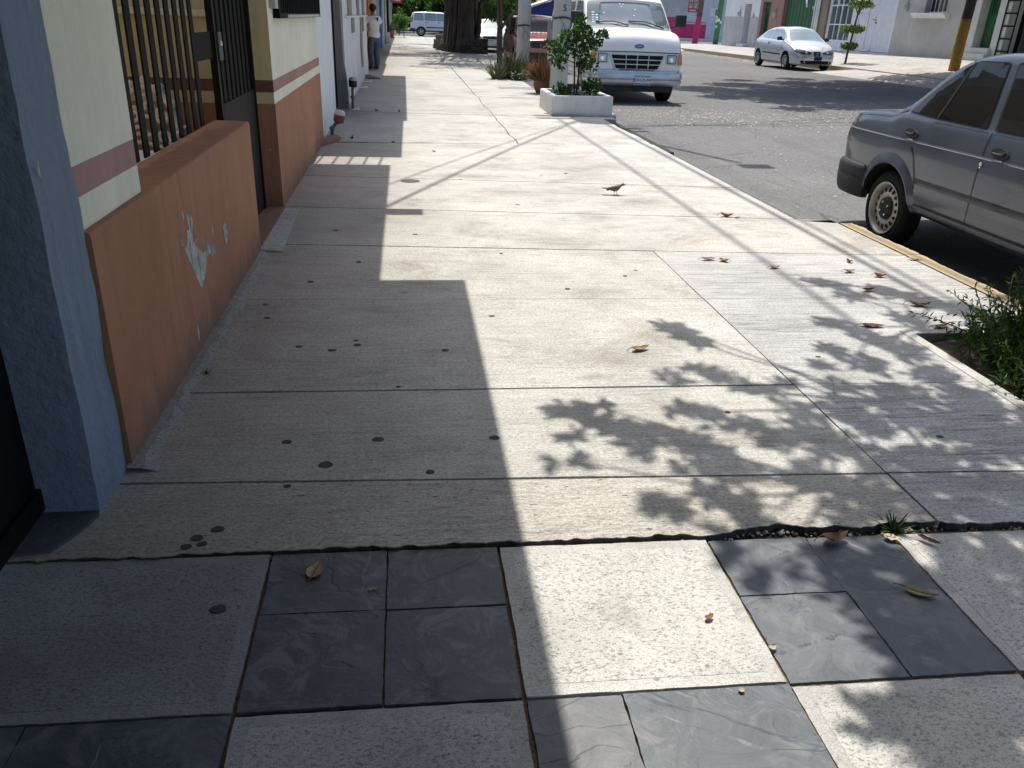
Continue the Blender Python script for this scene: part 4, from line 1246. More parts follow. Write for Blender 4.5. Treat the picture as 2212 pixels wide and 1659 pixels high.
for sd in 'RL':
    W1 = [(.99, 1.035), (1.36, 1.022), (1.90, 1.018), (1.815, 1.412), (1.50, 1.405), (1.40, 1.355)]
    W2 = [(2.00, 1.018), (2.88, 1.018), (3.18, 1.035), (2.80, 1.385), (2.60, 1.418), (1.915, 1.415)]
    rd = c1.patch("door", round_poly([(1.30, .80), (1.33, 1.0), (1.97, 1.0), (1.98, .78), (1.96, .36), (1.30, .36), (1.325, .52)], .02), sd, P_GREY, .0025, .06)
    fd = c1.patch("door", round_poly([(1.99, 1.0), (3.15, 1.0), (3.12, .36), (1.97, .36), (1.99, .78)], .02), sd, P_GREY, .0025, .06)
    for W_, dd in ((W1, rd), (W2, fd)):
        fr = MB(); c1.patch_into(fr, round_poly([(p[0]+(p[0]-sum(q[0] for q in W_)/len(W_))*.03, p[1]+(p[1]-1.23)*.05) for p in W_], .025), sd, .003, 0, .05)
        wf = fr.build("window_seal", M_RUBBER, dd, world=False); auto_smooth(wf)
        c1.patch("window", round_poly(W_, .022), sd, M_GLASS_DARK, .006, .05, dd)
    mb = MB(); c1.ribbon_into(mb, [(1.475, 1.40), (1.36, 1.02)], sd, .026, .009); mb.build("window_divider", M_RUBBER, rd, world=False)
    for ln in ([(1.975, 1.0), (1.985, .9), (1.985, .76), (1.965, .36)], [(1.18, .80), (1.24, .74), (1.295, .62), (1.318, .50), (1.30, .37)], [(3.14, 1.0), (3.12, .36)]):
        mb = MB(); c1.ribbon_into(mb, ln, sd, .009, .0045); mb.build("door_gap", M_RUBBER, c1.t, world=False)
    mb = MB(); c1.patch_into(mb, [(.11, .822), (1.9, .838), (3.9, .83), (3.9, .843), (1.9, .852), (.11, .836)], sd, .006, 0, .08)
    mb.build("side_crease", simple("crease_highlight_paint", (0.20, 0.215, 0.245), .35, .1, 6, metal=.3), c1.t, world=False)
    mb = MB(); c1.patch_into(mb, [(1.33, .555), (3.05, .548), (3.05, .588), (1.31, .592)], sd, .014, 0, .08, .014)
    mb.build("rub_strip", simple("strip_grey", (.055, .058, .066), .45, .15, 8), c1.t, world=False)
    mb = MB(); c1.patch_into(mb, [(1.36, .385), (3.02, .375), (3.02, .405), (1.36, .415)], sd, .014, 0, .08, .012); mb.build("sill", P_GREY, c1.t, world=False)
    # handles: recessed oval cup with a grip
    for hx, dd in ((1.14, rd), (2.14, fd)):
        ov = [(hx+.085*math.cos(a), .888+.032*math.sin(a)-.02*math.cos(a)*.35) for a in [2*PI*i/20 for i in range(20)]]
        hd = c1.patch("handle", ov, sd, M_TRIM, .012, .03, dd, .014)
        gp = [(hx+.06*math.cos(a), .895+.012*math.sin(a)) for a in [2*PI*i/14 for i in range(14)]]
        mb = MB(); c1.patch_into(mb, gp, sd, .028, 0, .03, .02); mb.build("handle_grip", M_TRIM, c1.t, world=False)
        mb = MB(); c1.patch_into(mb, [(hx-.03, .843), (hx+.05, .843), (hx+.05, .852), (hx-.03, .852)], sd, .012, 0, .03); mb.build("handle_chip", simple("light_chip", (.6, .6, .6), .4), c1.t, world=False)
    mb = MB(); lk = [(2.00+.016*math.cos(a), .80+.02*math.sin(a)) for a in [2*PI*i/14 for i in range(14)]]; c1.patch_into(mb, lk, sd, .008, 0, .02); mb.build("door_lock", M_CHROME, c1.t, world=False)
    # rounded flare round the wheel opening
    for ax in (.96, 3.38):
        mb = MB()
        A = [R(-18+ 216*i/24) for i in range(25)]
        for r0, r1, o0, o1 in ((.345, .362, .020, .024), (.362, .385, .024, .016), (.385, .425, .016, .0)):
            v = []
            for a in A:
                for rr_, oo in ((r0, o0), (r1, o1)):
                    loc, nr = c1.hit(sd, ax+rr_*math.cos(a), max(.31, .30+rr_*math.sin(a))); v.append(loc+nr*oo)
            mb.add(v, [(2*i, 2*i+1, 2*i+3, 2*i+2) for i in range(24)], 0, True)
        mb.build("wheel_arch", P_GREY, c1.t, world=False)
    for ax in (.96, 3.38): c1.wheel(ax, 1 if sd == 'L' else -1, .815, .295, .198, .175, 'steel', M_STEELW)
    c1.patch("tail_lamp", [(.13, .70), (.34, .70), (.34, .83), (.13, .83)] if False else [(.085, .72), (.16, .72), (.16, .86), (.085, .86)], sd, M_REDLENS, .004, .03)
rp = [(.61, -.77), (.60, -.815), (.56, -.838), (.40, -.838), (.28, -.826), (.18, -.802), (.10, -.762), (.045, -.70), (.012, -.60), (-.005, -.45), (-.01, -.2), (-.012, 0)]
rp = rp+[(x, -y) for x, y in rp[-2::-1]]
c1.bumper("rear_bumper", rp, [(-.06, .315), (-.03, .30), (-.005, .305), (.012, .34), (.02, .40), (.022, .455), (.016, .468), (.022, .48), (.020, .535), (.008, .562), (-.015, .575), (-.06, .578)], M_TRIM)
fp = [(3.85, .835), (4.1, .81), (4.35, .76), (4.48, .66), (4.52, .4), (4.53, 0), (4.52, -.4), (4.48, -.66), (4.35, -.76), (4.1, -.81), (3.85, -.835)]
c1.bumper("front_bumper", fp, [(-.05, .26), (.0, .25), (.016, .34), (.018, .50), (.01, .56), (-.06, .57)], M_TRIM)
c1.patch("rear_window", round_poly([(.92, -.55), (.92, .55), (1.28, .49), (1.28, -.49)], .05), 'T', M_GLASS_DARK, .004, .07)
c1.patch("windshield", round_poly([(3.36, -.62), (3.36, .62), (2.93, .54), (2.93, -.54)], .05), 'T', M_GLASS_DARK, .004, .07)
mb = MB()
c1.ribbon_into(mb, [(.78, -.66), (.74, -.68), (.16, -.68)], 'T', .008, .003); c1.ribbon_into(mb, [(.78, -.66), (.80, -.6), (.81, 0), (.80, .6), (.78, .66), (.16, .68)], 'T', .008, .003)
mb.build("boot_gap", M_RUBBER, c1.t, world=False)
c1.mirror(2.95, .86, 1.06, 1, M_TRIM); c1.mirror(2.95, .86, 1.06, -1, M_TRIM)
for sg in (-1, 1): c1.patch("headlight", [(sg*.42, .66), (sg*.66, .66), (sg*.64, .78), (sg*.42, .78)], 'F', M_LENS, .004, .05)

# ------------------------------------------------------------------ white van
P_WHITE = paint("van_white", (0.82, 0.82, 0.81), 0.30, 0.0, 0.5, 0.06)
M_SILVER = simple("worn_silver_bumper", (0.50, 0.52, 0.56), 0.32, 0.12, 5, metal=0.75)
van = Car("white_van", "white passenger van with silver bumper and amber lamp parked behind the white planter", "van", (4.74, 22.95, -0.16), DOWN, 5.6,
    top=[(0, .8), (.02, 1.9), (.10, 2.1), (.4, 2.16), (2.0, 2.18), (3.55, 2.16), (3.85, 2.10), (4.0, 2.02), (4.62, 1.50), (4.70, 1.455), (4.8, 1.445), (5.15, 1.41), (5.32, 1.365), (5.43, 1.28), (5.49, 1.17), (5.52, 1.04), (5.54, .66)],
    bot=[(0, .5), (.1, .42), (5.3, .40), (5.45, .46), (5.54, .56)],
    wid=[(0, .92), (.1, .98), (.6, 1.0), (4.3, 1.0), (5.1, .99), (5.40, .975), (5.50, .955), (5.54, .93)],
    belt=[(0, 1.28), (4.2, 1.28), (4.7, 1.26), (5.1, 1.17), (5.4, 1.06), (5.54, .9)],
    paint_m=P_WHITE, tumble=.13, shelf=.012, rr=.08, crown=.045, arches=[(1.15, .37, .43), (4.72, .37, .43)], n=110, sidebulge=.015, arch_d=.34)
V = van
M_COWL = simple("grey_cowl", (.22, .22, .215), .6, .1, 10)
V.patch("cowl", round_poly([(4.70, -.90), (4.70, .90), (4.61, .90), (4.61, -.90)], .02), 'T', M_COWL, .004, .06)
M_WSHIELD = glassy("van_windshield_glass", (0.115, 0.145, 0.175), 0.03)
ws = V.patch("windshield", round_poly([(4.615, -.905), (4.615, .905), (4.03, .82), (4.03, -.82)], .05), 'T', M_WSHIELD, .006, .06)
mb = MB()   # sun-visor panel behind the glass (grey cardboard shade) reads as a lighter rectangle
V.patch_into(mb, round_poly([(4.60, -.66), (4.60, .60), (4.10, .55), (4.10, -.56)], .08), 'T', .0075, 0, .08)
mb.build("sun_shade", glassy("shade_behind_glass", (0.20, 0.245, 0.285), 0.06), ws, world=False)
mb = MB()
for (x, y, w, h, m) in [(4.30, -.735, .05, .06, 0), (4.36, -.74, .05, .05, 0), (4.41, -.745, .05, .05, 0), (4.46, -.75, .05, .05, 0), (4.51, -.755, .05, .06, 0), (4.36, -.66, .05, .07, 1), (4.42, -.665, .05, .08, 1), (4.47, -.67, .04, .05, 0), (4.52, -.675, .04, .05, 0), (4.50, -.60, .04, .05, 0)]:
    V.patch_into(mb, [(x-h*.35, y-w*.6), (x-h*.35, y+w*.6), (x+h*.35, y+w*.6), (x+h*.35, y-w*.6)], 'T', .009, m, .05)
for (x, y) in ((4.14, -.12), (4.15, -.05), (4.25, .20), (4.38, .15), (4.2, -.10), (4.33, -.5)):
    V.patch_into(mb, [(x+.016*math.cos(a), y+.02*math.sin(a)) for a in [2*PI*i/8 for i in range(8)]], 'T', .009, 0, .03)
mb.build("window_sticker", [simple("pale_sticker", (.55, .62, .62), .5, .2, 40), simple("teal_sticker", (.15, .6, .58), .5, .2, 40)], ws, world=False)
def wiper(pts, parent):
    mb = MB(); P = []
    for (x, y, o) in pts:
        loc, nr = V.hit('T', x, y); P.append(loc+nr*o)
    mb.tube(P, .012, 6); return mb.build("wiper", M_TRIM, parent, world=False)
wiper([(4.66, -.02, .02), (4.60, -.2, .04), (4.55, -.36, .035), (4.54, -.7, .025)], V.t)
wiper([(4.66, .75, .02), (4.59, .5, .04), (4.54, .34, .035), (4.54, .0, .025)], V.t)
# hood line, emblem
mb = MB()
V.ribbon_into(mb, [(-.95, 1.00), (-.5, 1.007), (0, 1.01), (.5, 1.007), (.95, 1.00)], 'F', .016, .004)
V.ribbon_into(mb, [(-.91, .97), (-.92, 1.1), (-.90, 1.25)], 'F', .008, .004); V.ribbon_into(mb, [(.91, .97), (.92, 1.1), (.90, 1.25)], 'F', .008, .004)
V.ribbon_into(mb, [(-.80, .62), (-.79, .70)], 'F', .006, .004)
mb.build("hood_gap", M_RUBBER, V.t, world=False)
mb = MB()
ev = [(.03+.095*math.cos(a), 1.115+.037*math.sin(a)) for a in [2*PI*i/26 for i in range(26)]]
V.patch_into(mb, [(.03+(p[0]-.03)*1.12, 1.115+(p[1]-1.115)*1.18) for p in ev], 'F', .008, 1, .03); V.patch_into(mb, ev, 'F', .012, 0, .03)
sq = [(.03+.06*t, 1.115+.012*math.sin(t*9)) for t in [-1+2*i/20 for i in range(21)]]
V.ribbon_into(mb, sq, 'F', .010, .014, 1, .02)
mb.build("emblem", [simple("emblem_blue", (.03, .10, .33), .3, .1, 10), simple("emblem_silver", (.6, .62, .65), .3, .1, 10)], V.t, world=False)
# headlamp bezels, lamps, grille
for sg in (-1, 1):
    bz = V.patch("headlight_bezel", round_poly([(sg*.945, .775), (sg*.945, .985), (sg*.60, .985), (sg*.60, .775)], .02), 'F', M_SILVER, .008, .05)
    V.patch("headlight_rim", round_poly([(sg*.83, .795), (sg*.83, .97), (sg*.63, .97), (sg*.63, .795)], .025), 'F', M_TRIM, .014, .05, bz)
    V.patch("headlight", round_poly([(sg*.815, .81), (sg*.815, .955), (sg*.645, .955), (sg*.645, .81)], .02), 'F', M_LENS, .019, .03, bz)
    mb = MB(); V.patch_into(mb, [(sg*.73+.055*math.cos(a), .882+.055*math.sin(a)) for a in [2*PI*i/20 for i in range(20)]], 'F', .022, 0, .03); mb.build("lamp_bulb", M_CHROME, bz, world=False)
    V.patch("turn_signal", round_poly([(sg*.955, .775), (sg*.955, .98), (sg*.855, .98), (sg*.855, .775)], .03), 'F', M_AMBER, .014, .03)
gr = V.patch("grille", round_poly([(-.60, .985), (.60, .985), (.59, .94), (.48, .71), (.43, .65), (-.43, .65), (-.48, .71), (-.59, .94)], .02), 'F', M_SILVER, .02, .05, skirt=.02)
V.patch("grille_opening", round_poly([(-.55, .945), (.55, .945), (.44, .685), (-.44, .685)], .015), 'F', M_WELL, .0225, .05, gr)
mb = MB()
for zz in (.77, .86):
    hw = lerp(.44, .55, (zz-.685)/.26); V.ribbon_into(mb, [(-hw, zz), (hw, zz)], 'F', .016, .030)
for yy in (-.24, 0, .24): V.ribbon_into(mb, [(yy*.97, .685), (yy, .945)], 'F', .014, .031)
mb.build("grille_bars", M_SILVER, gr, world=False)
bp = [(5.05, .99), (5.3, .99), (5.48, .965), (5.56, .90), (5.60, .75), (5.62, .4), (5.625, 0), (5.62, -.4), (5.60, -.75), (5.56, -.90), (5.48, -.965), (5.3, -.99), (5.05, -.99)]
V.bumper("front_bumper", bp, [(-.08, .37), (-.02, .365), (.015, .39), (.032, .44), (.034, .475), (.018, .49), (.036, .505), (.04, .56), (.028, .615), (0, .65), (-.08, .665)], M_SILVER)
mb = MB(); mb.box(5.25, 5.5, -.82, .82, .24, .42); mb.build("air_dam", M_TRIM, V.t, world=False)
V.plate(5.675, .11, .47, "JDH-25-94", w=.34, h=.17)
for sg, sd in ((-1, 'R'), (1, 'L')):
    for ax in (1.15, 4.72): V.wheel(ax, sg, .975, .37, .21, .24, 'steel', M_ALLOY)
    mb = MB(); mb.bbox(4.50, 4.62, min(sg*1.03, sg*1.26), max(sg*1.03, sg*1.26), 1.50, 1.74, .03); mb.tube([(4.5, sg*.95, 1.48), (4.55, sg*1.06, 1.52)], .02, 6); mb.build("side_mirror", M_TRIM, V.t, world=False)
    dr_ = V.patch("door", round_poly([(3.25, .5), (4.32, .5), (4.32, .8), (4.45, .95), (4.45, 1.3), (3.25, 1.3)], .03), sd, P_WHITE, .003, .08)
    V.patch("window", round_poly([(3.32, 1.38), (4.42, 1.38), (3.98, 1.94), (3.32, 1.96)], .04), sd, M_GLASS, .004, .08, dr_)
    for (a, b) in ((2.0, 3.15), (.35, 1.9)): V.patch("window", round_poly([(a, 1.38), (b, 1.38), (b, 1.94), (a, 1.94)], .06), sd, M_GLASS, .004, .1)
    V.patch("lower_side_panel", [(.1, .44), (.68, .44), (.72, .62), (.1, .62)], sd, simple("silver_two_tone", (.36, .37, .39), .4, .1, 4), .004, .1)
    V.patch("lower_side_panel", [(1.64, .44), (4.22, .44), (4.25, .62), (1.6, .62)], sd, simple("silver_two_tone", (.36, .37, .39), .4, .1, 4), .004, .1)
mb = MB(); mb.box(.4, .9, -1.06, -1.0, .95, 1.5); mb.build("side_sign", simple("grey_sign", (.28, .29, .31), .5, .2, 14), V.t, world=False)

# ------------------------------------------------------------------ silver hatchback across the street
P_SILV = paint("silver_paint", (0.56, 0.58, 0.61), 0.24, 0.35, 0.7, 0.05)
sh = Car("hatchback_car", "silver white three door hatchback parked across the street by the topiary tree", "car", (14.72, 33.72, 0.0), DOWN, 4.0,
    top=[(0, .6), (.03, .92), (.12, 1.05), (.35, 1.22), (.7, 1.37), (1.1, 1.455), (1.6, 1.485), (2.1, 1.46), (2.4, 1.38), (2.75, 1.16), (2.95, 1.03), (3.1, .99), (3.5, .88), (3.75, .77), (3.9, .66), (3.97, .50)],
    bot=[(0, .36), (.2, .24), (3.6, .2), (3.85, .2), (3.97, .28)],
    wid=[(0, .72), (.08, .78), (.3, .82), (1.0, .845), (2.8, .845), (3.4, .82), (3.7, .76), (3.88, .66), (3.97, .5)],
    belt=[(0, .95), (.3, .99), (2.8, .95), (3.3, .85), (3.9, .6)],
    paint_m=P_SILV, tumble=.40, shelf=.03, rr=.14, crown=.05, arches=[(.60, .31, .345), (3.12, .31, .345)], n=90, sidebulge=.035)
for sg, sd in ((-1, 'R'), (1, 'L')):
    sh.patch("window", round_poly([(.50, 1.06), (1.40, 1.02), (1.28, 1.36), (1.0, 1.345), (.70, 1.22)], .07), sd, M_GLASS_BLUE, .004, .06)
    dr_ = sh.patch("door", round_poly([(1.36, .36), (2.66, .34), (2.72, .9), (1.36, .95)], .03), sd, P_SILV, .003, .08)
    sh.patch("window", round_poly([(1.47, 1.02), (2.70, .99), (2.28, 1.30), (2.0, 1.37), (1.35, 1.37)], .06), sd, M_GLASS_BLUE, .004, .06, dr_)
    sh.patch("rub_strip", [(1.05, .52), (2.66, .49), (2.66, .535), (1.05, .56)], sd, M_TRIM, .012, .08)
    sh.patch("handle", round_poly([(1.45, .85), (1.57, .84), (1.57, .89), (1.45, .90)], .02), sd, M_TRIM, .01, .04, dr_)
    for ax in (.60, 3.12): sh.wheel(ax, sg, .83, .30, .20, .18, 'spoke7', M_ALLOY)
    sh.mirror(2.62, .83, 1.05, sg, M_TRIM, .13, .17, .13)
    bz = sh.patch("headlight", round_poly([(sg*.20, .63), (sg*.24, .56), (sg*.55, .56), (sg*.74, .63), (sg*.72, .74), (sg*.45, .70)], .03), 'F', glassy("smoked_lamp", (.05, .055, .06), .05), .006, .04)
    sh.patch("lamp_bulb", [(sg*.40+.05*math.cos(a), .625+.035*math.sin(a)) for a in [2*PI*i/12 for i in range(12)]], 'F', M_LENS, .01, .03, bz)
sh.patch("windshield", round_poly([(2.98, -.64), (2.98, .64), (2.36, .50), (2.36, -.50)], .07), 'T', M_GLASS_BLUE, .005, .06)
sh.patch("sunroof", round_poly([(1.25, -.36), (1.25, .36), (1.95, .36), (1.95, -.36)], .04), 'T', M_GLASS_DARK, .004, .08)
gr = sh.patch("grille", round_poly([(-.13, .66), (.13, .66), (.11, .50), (0, .47), (-.11, .50)], .03), 'F', M_TRIM, .012, .03)
mb = MB(); 
sS = [(.045, .605), (.02, .62), (-.03, .615), (-.035, .595), (-.0, .58), (.035, .565), (.03, .54), (-.02, .535), (-.045, .55)]
sh.ribbon_into(mb, sS, 'F', .018, .018, 0, .02); mb.build("emblem", M_CHROME, gr, world=False)
sh.patch("lower_intake", round_poly([(-.56, .25), (.56, .25), (.60, .36), (-.60, .36)], .04), 'F', M_WELL, .006, .05)
mb = MB(); sh.ribbon_into(mb, [(-.70, .46), (-.3, .44), (.3, .44), (.70, .46)], 'F', .012, .006); sh.ribbon_into(mb, [(-.16, .67), (-.34, .82)], 'F', .01, .004); sh.ribbon_into(mb, [(.16, .67), (.34, .82)], 'F', .01, .004); mb.build("bumper_gap", simple("shade_gap", (.1, .1, .11), .5), sh.t, world=False)
sh.plate(4.0, .03, .42, "JGH-65-42", w=.30, h=.14)

# ------------------------------------------------------------------ cars farther up on the near side
P_MAROON = paint("maroon_paint", (0.22, 0.012, 0.022), 0.2, 0.1, 0.9, 0.05)
jp = Car("maroon_suv", "maroon compact suv with round headlamps parked behind the white van", "car", (4.35, 31.0, -0.16), DOWN, 4.2,
    top=[(0, .8), (.05, 1.4), (.2, 1.62), (1.0, 1.68), (2.2, 1.66), (2.6, 1.60), (3.0, 1.24), (3.12, 1.14), (3.4, 1.10), (3.95, 1.02), (4.12, .95), (4.17, .6)],
    bot=[(0, .5), (.2, .3), (4.0, .28), (4.17, .4)], wid=[(0, .8), (.2, .88), (3.6, .9), (4.0, .86), (4.17, .74)], belt=[(0, 1.05), (3.0, 1.02), (4.17, .9)],
    paint_m=P_MAROON, tumble=.2, shelf=.02, rr=.12, crown=.04, arches=[(.8, .35, .4), (3.4, .35, .4)], n=60)
jp.patch("windshield", round_poly([(3.06, -.70), (3.06, .70), (2.64, .62), (2.64, -.62)], .05), 'T', M_GLASS_DARK, .005, .08)
jp.patch("grille", round_poly([(-.45, .72), (.45, .72), (.45, .90), (-.45, .90)], .03), 'F', M_TRIM, .006, .06)
for sg, sd in ((-1, 'R'), (1, 'L')):
    bz = jp.patch("headlight", [(sg*.60+.10*math.cos(a), .82+.10*math.sin(a)) for a in [2*PI*i/20 for i in range(20)]], 'F', M_CHROME, .012, .05)
    jp.patch("lamp_lens", [(sg*.60+.075*math.cos(a), .82+.075*math.sin(a)) for a in [2*PI*i/20 for i in range(20)]], 'F', M_LENS, .018, .05, bz)
    jp.patch("window", round_poly([(.4, 1.12), (2.75, 1.1), (2.45, 1.54), (.4, 1.56)], .05), sd, M_GLASS_DARK, .004, .1)
    for ax in (.8, 3.4): jp.wheel(ax, sg, .88, .34, .22, .2, 'spoke5', M_ALLOY)
    jp.mirror(2.85, .9, 1.15, sg, M_TRIM, .12, .2, .17)
fpj = [(3.7, .9), (4.0, .87), (4.16, .76), (4.22, .4), (4.23, 0), (4.22, -.4), (4.16, -.76), (4.0, -.87), (3.7, -.9)]
jp.bumper("front_bumper", fpj, [(-.06, .34), (.01, .33), (.03, .45), (.02, .58), (-.06, .6)], M_TRIM)

P_WH2 = paint("sedan_white", (0.70, 0.70, 0.70), 0.25, 0.0, 0.6, 0.08)
ds = Car("white_sedan", "white sedan facing the camera beside the big tree trunk", "car", (4.05, 45.6, -0.16), DOWN, 4.4,
    top=[(0, .6), (.03, .9), (.2, 1.0), (.7, 1.02), (1.3, 1.36), (1.8, 1.45), (2.3, 1.44), (2.7, 1.28), (3.1, 1.04), (3.3, .98), (4.0, .86), (4.25, .76), (4.36, .5)],
    bot=[(0, .4), (.2, .25), (4.2, .2), (4.36, .3)], wid=[(0, .74), (.2, .82), (3.5, .85), (4.1, .8), (4.36, .64)], belt=[(0, .92), (3.2, .94), (4.36, .7)],
    paint_m=P_WH2, tumble=.36, shelf=.02, rr=.12, crown=.04, arches=[(.9, .3, .35), (3.5, .3, .35)], n=60)
ds.patch("windshield", round_poly([(3.08, -.68), (3.08, .68), (2.5, .56), (2.5, -.56)], .05), 'T', glassy("sunlit_windshield", (.30, .36, .37), .05), .005, .08)
ds.patch("grille", round_poly([(-.36, .60), (.36, .60), (.33, .70), (-.33, .70)], .03), 'F', M_TRIM, .006, .05)
ds.patch("lower_intake", round_poly([(-.5, .25), (.5, .25), (.5, .32), (-.5, .32)], .03), 'F', M_WELL, .006, .05)
for sg, sd in ((-1, 'R'), (1, 'L')):
    ds.patch("headlight", round_poly([(sg*.42, .58), (sg*.72, .60), (sg*.74, .74), (sg*.46, .70)], .03), 'F', M_LENS, .006, .05)
    ds.patch("window", round_poly([(.95, 1.02), (2.85, 1.0), (2.35, 1.35), (1.4, 1.36)], .05), sd, M_GLASS, .004, .1)
    for ax in (.9, 3.5): ds.wheel(ax, sg, .83, .30, .2, .18, 'spoke6', M_ALLOY)
    ds.mirror(2.75, .83, 1.02, sg, P_WH2, .1, .16, .12)
ds.plate(4.38, -.02, .46, "JLK-71-08", w=.32, h=.15)
# another white car behind it: a copy
d2 = copy_tree(ds.t); d2.location = (5.0, 52.5, -0.14)
d2['label'] = "white sedan half hidden behind the front white sedan and the posts"
for o in (ds.t, d2): o['group'] = "white sedans parked up the street"

P_WH3 = paint("suv_white", (0.62, 0.65, 0.70), 0.25, 0.0, 0.6, 0.08)
cr = Car("suv_car", "white suv with spare wheel on its tail crossing the far end of the pavement", "car", (0.50, 68.9, -0.17), 0.0, 4.4,
    top=[(0, .7), (.03, 1.2), (.15, 1.62), (.35, 1.72), (1.2, 1.76), (2.4, 1.74), (2.7, 1.66), (3.2, 1.22), (3.4, 1.12), (4.1, 1.02), (4.3, .9), (4.38, .6)],
    bot=[(0, .5), (.15, .32), (4.2, .3), (4.38, .4)], wid=[(0, .78), (.2, .86), (3.8, .88), (4.2, .8), (4.38, .68)], belt=[(0, 1.08), (3.2, 1.06), (4.38, .9)],
    paint_m=P_WH3, tumble=.22, shelf=.02, rr=.1, crown=.03, arches=[(.80, .33, .39), (3.42, .33, .39)], n=60)
for sg, sd in ((-1, 'R'), (1, 'L')):
    for (a, b, c_, d_) in ((.30, 1.0, .92, .36), (1.10, 1.95, 1.93, 1.12), (2.03, 2.95, 2.66, 2.02)):
        sl = cr.patch("window_seal", round_poly([(a-.02, 1.14), (b+.02, 1.13), (c_+.02, 1.62), (d_-.02, 1.62)], .06), sd, M_RUBBER, .003, .1)
        cr.patch("window", round_poly([(a, 1.16), (b, 1.15), (c_, 1.60), (d_, 1.60)], .05), sd, glassy("light_window", (.30, .36, .36), .1), .006, .1, sl)
    cr.patch("rub_strip", [(1.2, .62), (3.0, .62), (3.0, .69), (1.2, .69)], sd, M_TRIM, .012, .1)
    cr.patch("lower_cladding", [(1.18, .31), (3.03, .31), (3.03, .44), (1.18, .44)], sd, M_TRIM, .012, .1)
    for ax in (.80, 3.42): cr.wheel(ax, sg, .86, .345, .225, .2, 'spoke7', M_ALLOY)
    cr.patch("tail_lamp", round_poly([(.02, 1.0), (.16, 1.0), (.22, 1.35), (.10, 1.35)], .02), sd, M_REDLENS, .006, .06)
    for hx in (1.15, 2.1): cr.patch("handle", [(hx, .98), (hx+.2, .98), (hx+.2, 1.02), (hx, 1.02)], sd, M_TRIM, .012, .06)
rpp = [(.38, -.87), (.1, -.86), (0, -.76), (-.04, 0), (0, .76), (.1, .86), (.38, .87)]
cr.bumper("rear_bumper", rpp, [(-.05, .34), (.02, .34), (.03, .5), (-.05, .62)], M_TRIM)
mb = MB(); mb.lathe([(.001, -.2), (.30, -.2), (.34, -.16), (.34, -.02), (.001, 0)], 24, 0, True, 'x', (0.0, 0, .92)); mb.build("spare_wheel", M_TRIM, cr.t, world=False)
# ================================================================== vegetation, posts, planter
M_LF = [leafmat("leaf_dark", (0.030, 0.062, 0.020)), leafmat("leaf_mid", (0.048, 0.095, 0.028)), leafmat("leaf_light", (0.080, 0.135, 0.035))]
M_LG = [leafmat("gloss_leaf_dark", (0.022, 0.055, 0.018), .2), leafmat("gloss_leaf", (0.045, 0.105, 0.025), .25), leafmat("gloss_leaf_yellow", (0.11, 0.19, 0.035), .3)]
M_BARK = simple("bark", (0.085, 0.068, 0.055), 0.95, 0.45, 9, 1.0, 30, sc3=(1, 1, 0.25))
M_BARK2 = simple("dark_bark", (0.085, 0.070, 0.060), 0.95, 0.45, 7, 1.0, 24, sc3=(1, 1, 0.25))
M_POST = stucco("post_concrete", (0.50, 0.50, 0.48), (0.3, 0.3, 0.29), 0.3, 0.2)
M_WIRE = simple("wire", (0.02, 0.02, 0.02), 0.6, 0.1, 5)
M_PLANTER = stucco("planter_whitewash", (0.80, 0.79, 0.76), (0.4, 0.38, 0.34), 0.22, 0.35)
M_CLAY = stucco("terracotta_pot", (0.25, 0.11, 0.07), (0.1, 0.06, 0.05), 0.4, 0.2)
M_ALOE = [leafmat("aloe_green", (0.09, 0.13, 0.055), .1), leafmat("aloe_grey", (0.14, 0.15, 0.09), .1), leafmat("aloe_dry", (0.22, 0.17, 0.09), .1)]
M_ALOEO = [leafmat("aloe_orange", (0.32, 0.14, 0.045), .1), leafmat("aloe_brown", (0.20, 0.11, 0.05), .1), leafmat("aloe_olive", (0.15, 0.14, 0.06), .1)]

def leaf(mb, p, d, nrm, L, wd, m, fold=0.25, curl=0.15):
    """a bent pointed leaf of six faces"""
    d = d.normalized(); s = d.cross(nrm)
    if s.length < 1e-4: s = d.cross(Vector((1, 0, 0)))
    s.normalize(); u = s.cross(d).normalized()
    a = p; mid = p+d*L*.5+u*L*curl*.5; tip = p+d*L-u*L*curl
    l1 = p+d*L*.28+s*wd*.42+u*wd*fold; r1 = p+d*L*.28-s*wd*.42+u*wd*fold
    l2 = p+d*L*.66+s*wd*.40+u*(wd*fold-L*curl*.2); r2 = p+d*L*.66-s*wd*.40+u*(wd*fold-L*curl*.2)
    m1 = p+d*L*.30+u*L*curl*.2; m2 = p+d*L*.66+u*L*curl*.1
    mb.add([a, l1, l2, tip, r2, r1, m1, m2], [(0, 1, 6), (1, 2, 7, 6), (2, 3, 7), (0, 6, 5), (6, 7, 4, 5), (7, 3, 4)], m)

def quadleaf(mb, p, d, L, wd, m, rg):
    d = d.normalized(); s = d.cross(Vector((rg.uniform(-1, 1), rg.uniform(-1, 1), rg.uniform(-.3, 1))))
    if s.length < 1e-3: return
    s.normalize(); u = s.cross(d)
    mb.add([p, p+d*L*.45+s*wd*.5+u*wd*.15, p+d*L-u*L*.12, p+d*L*.45-s*wd*.5+u*wd*.15], [(0, 1, 2), (0, 2, 3)], m)

def rdir(rg, zmin=-1):
    while True:
        v = Vector((rg.uniform(-1, 1), rg.uniform(-1, 1), rg.uniform(zmin, 1)))
        if .05 < v.length < 1: return v.normalized()

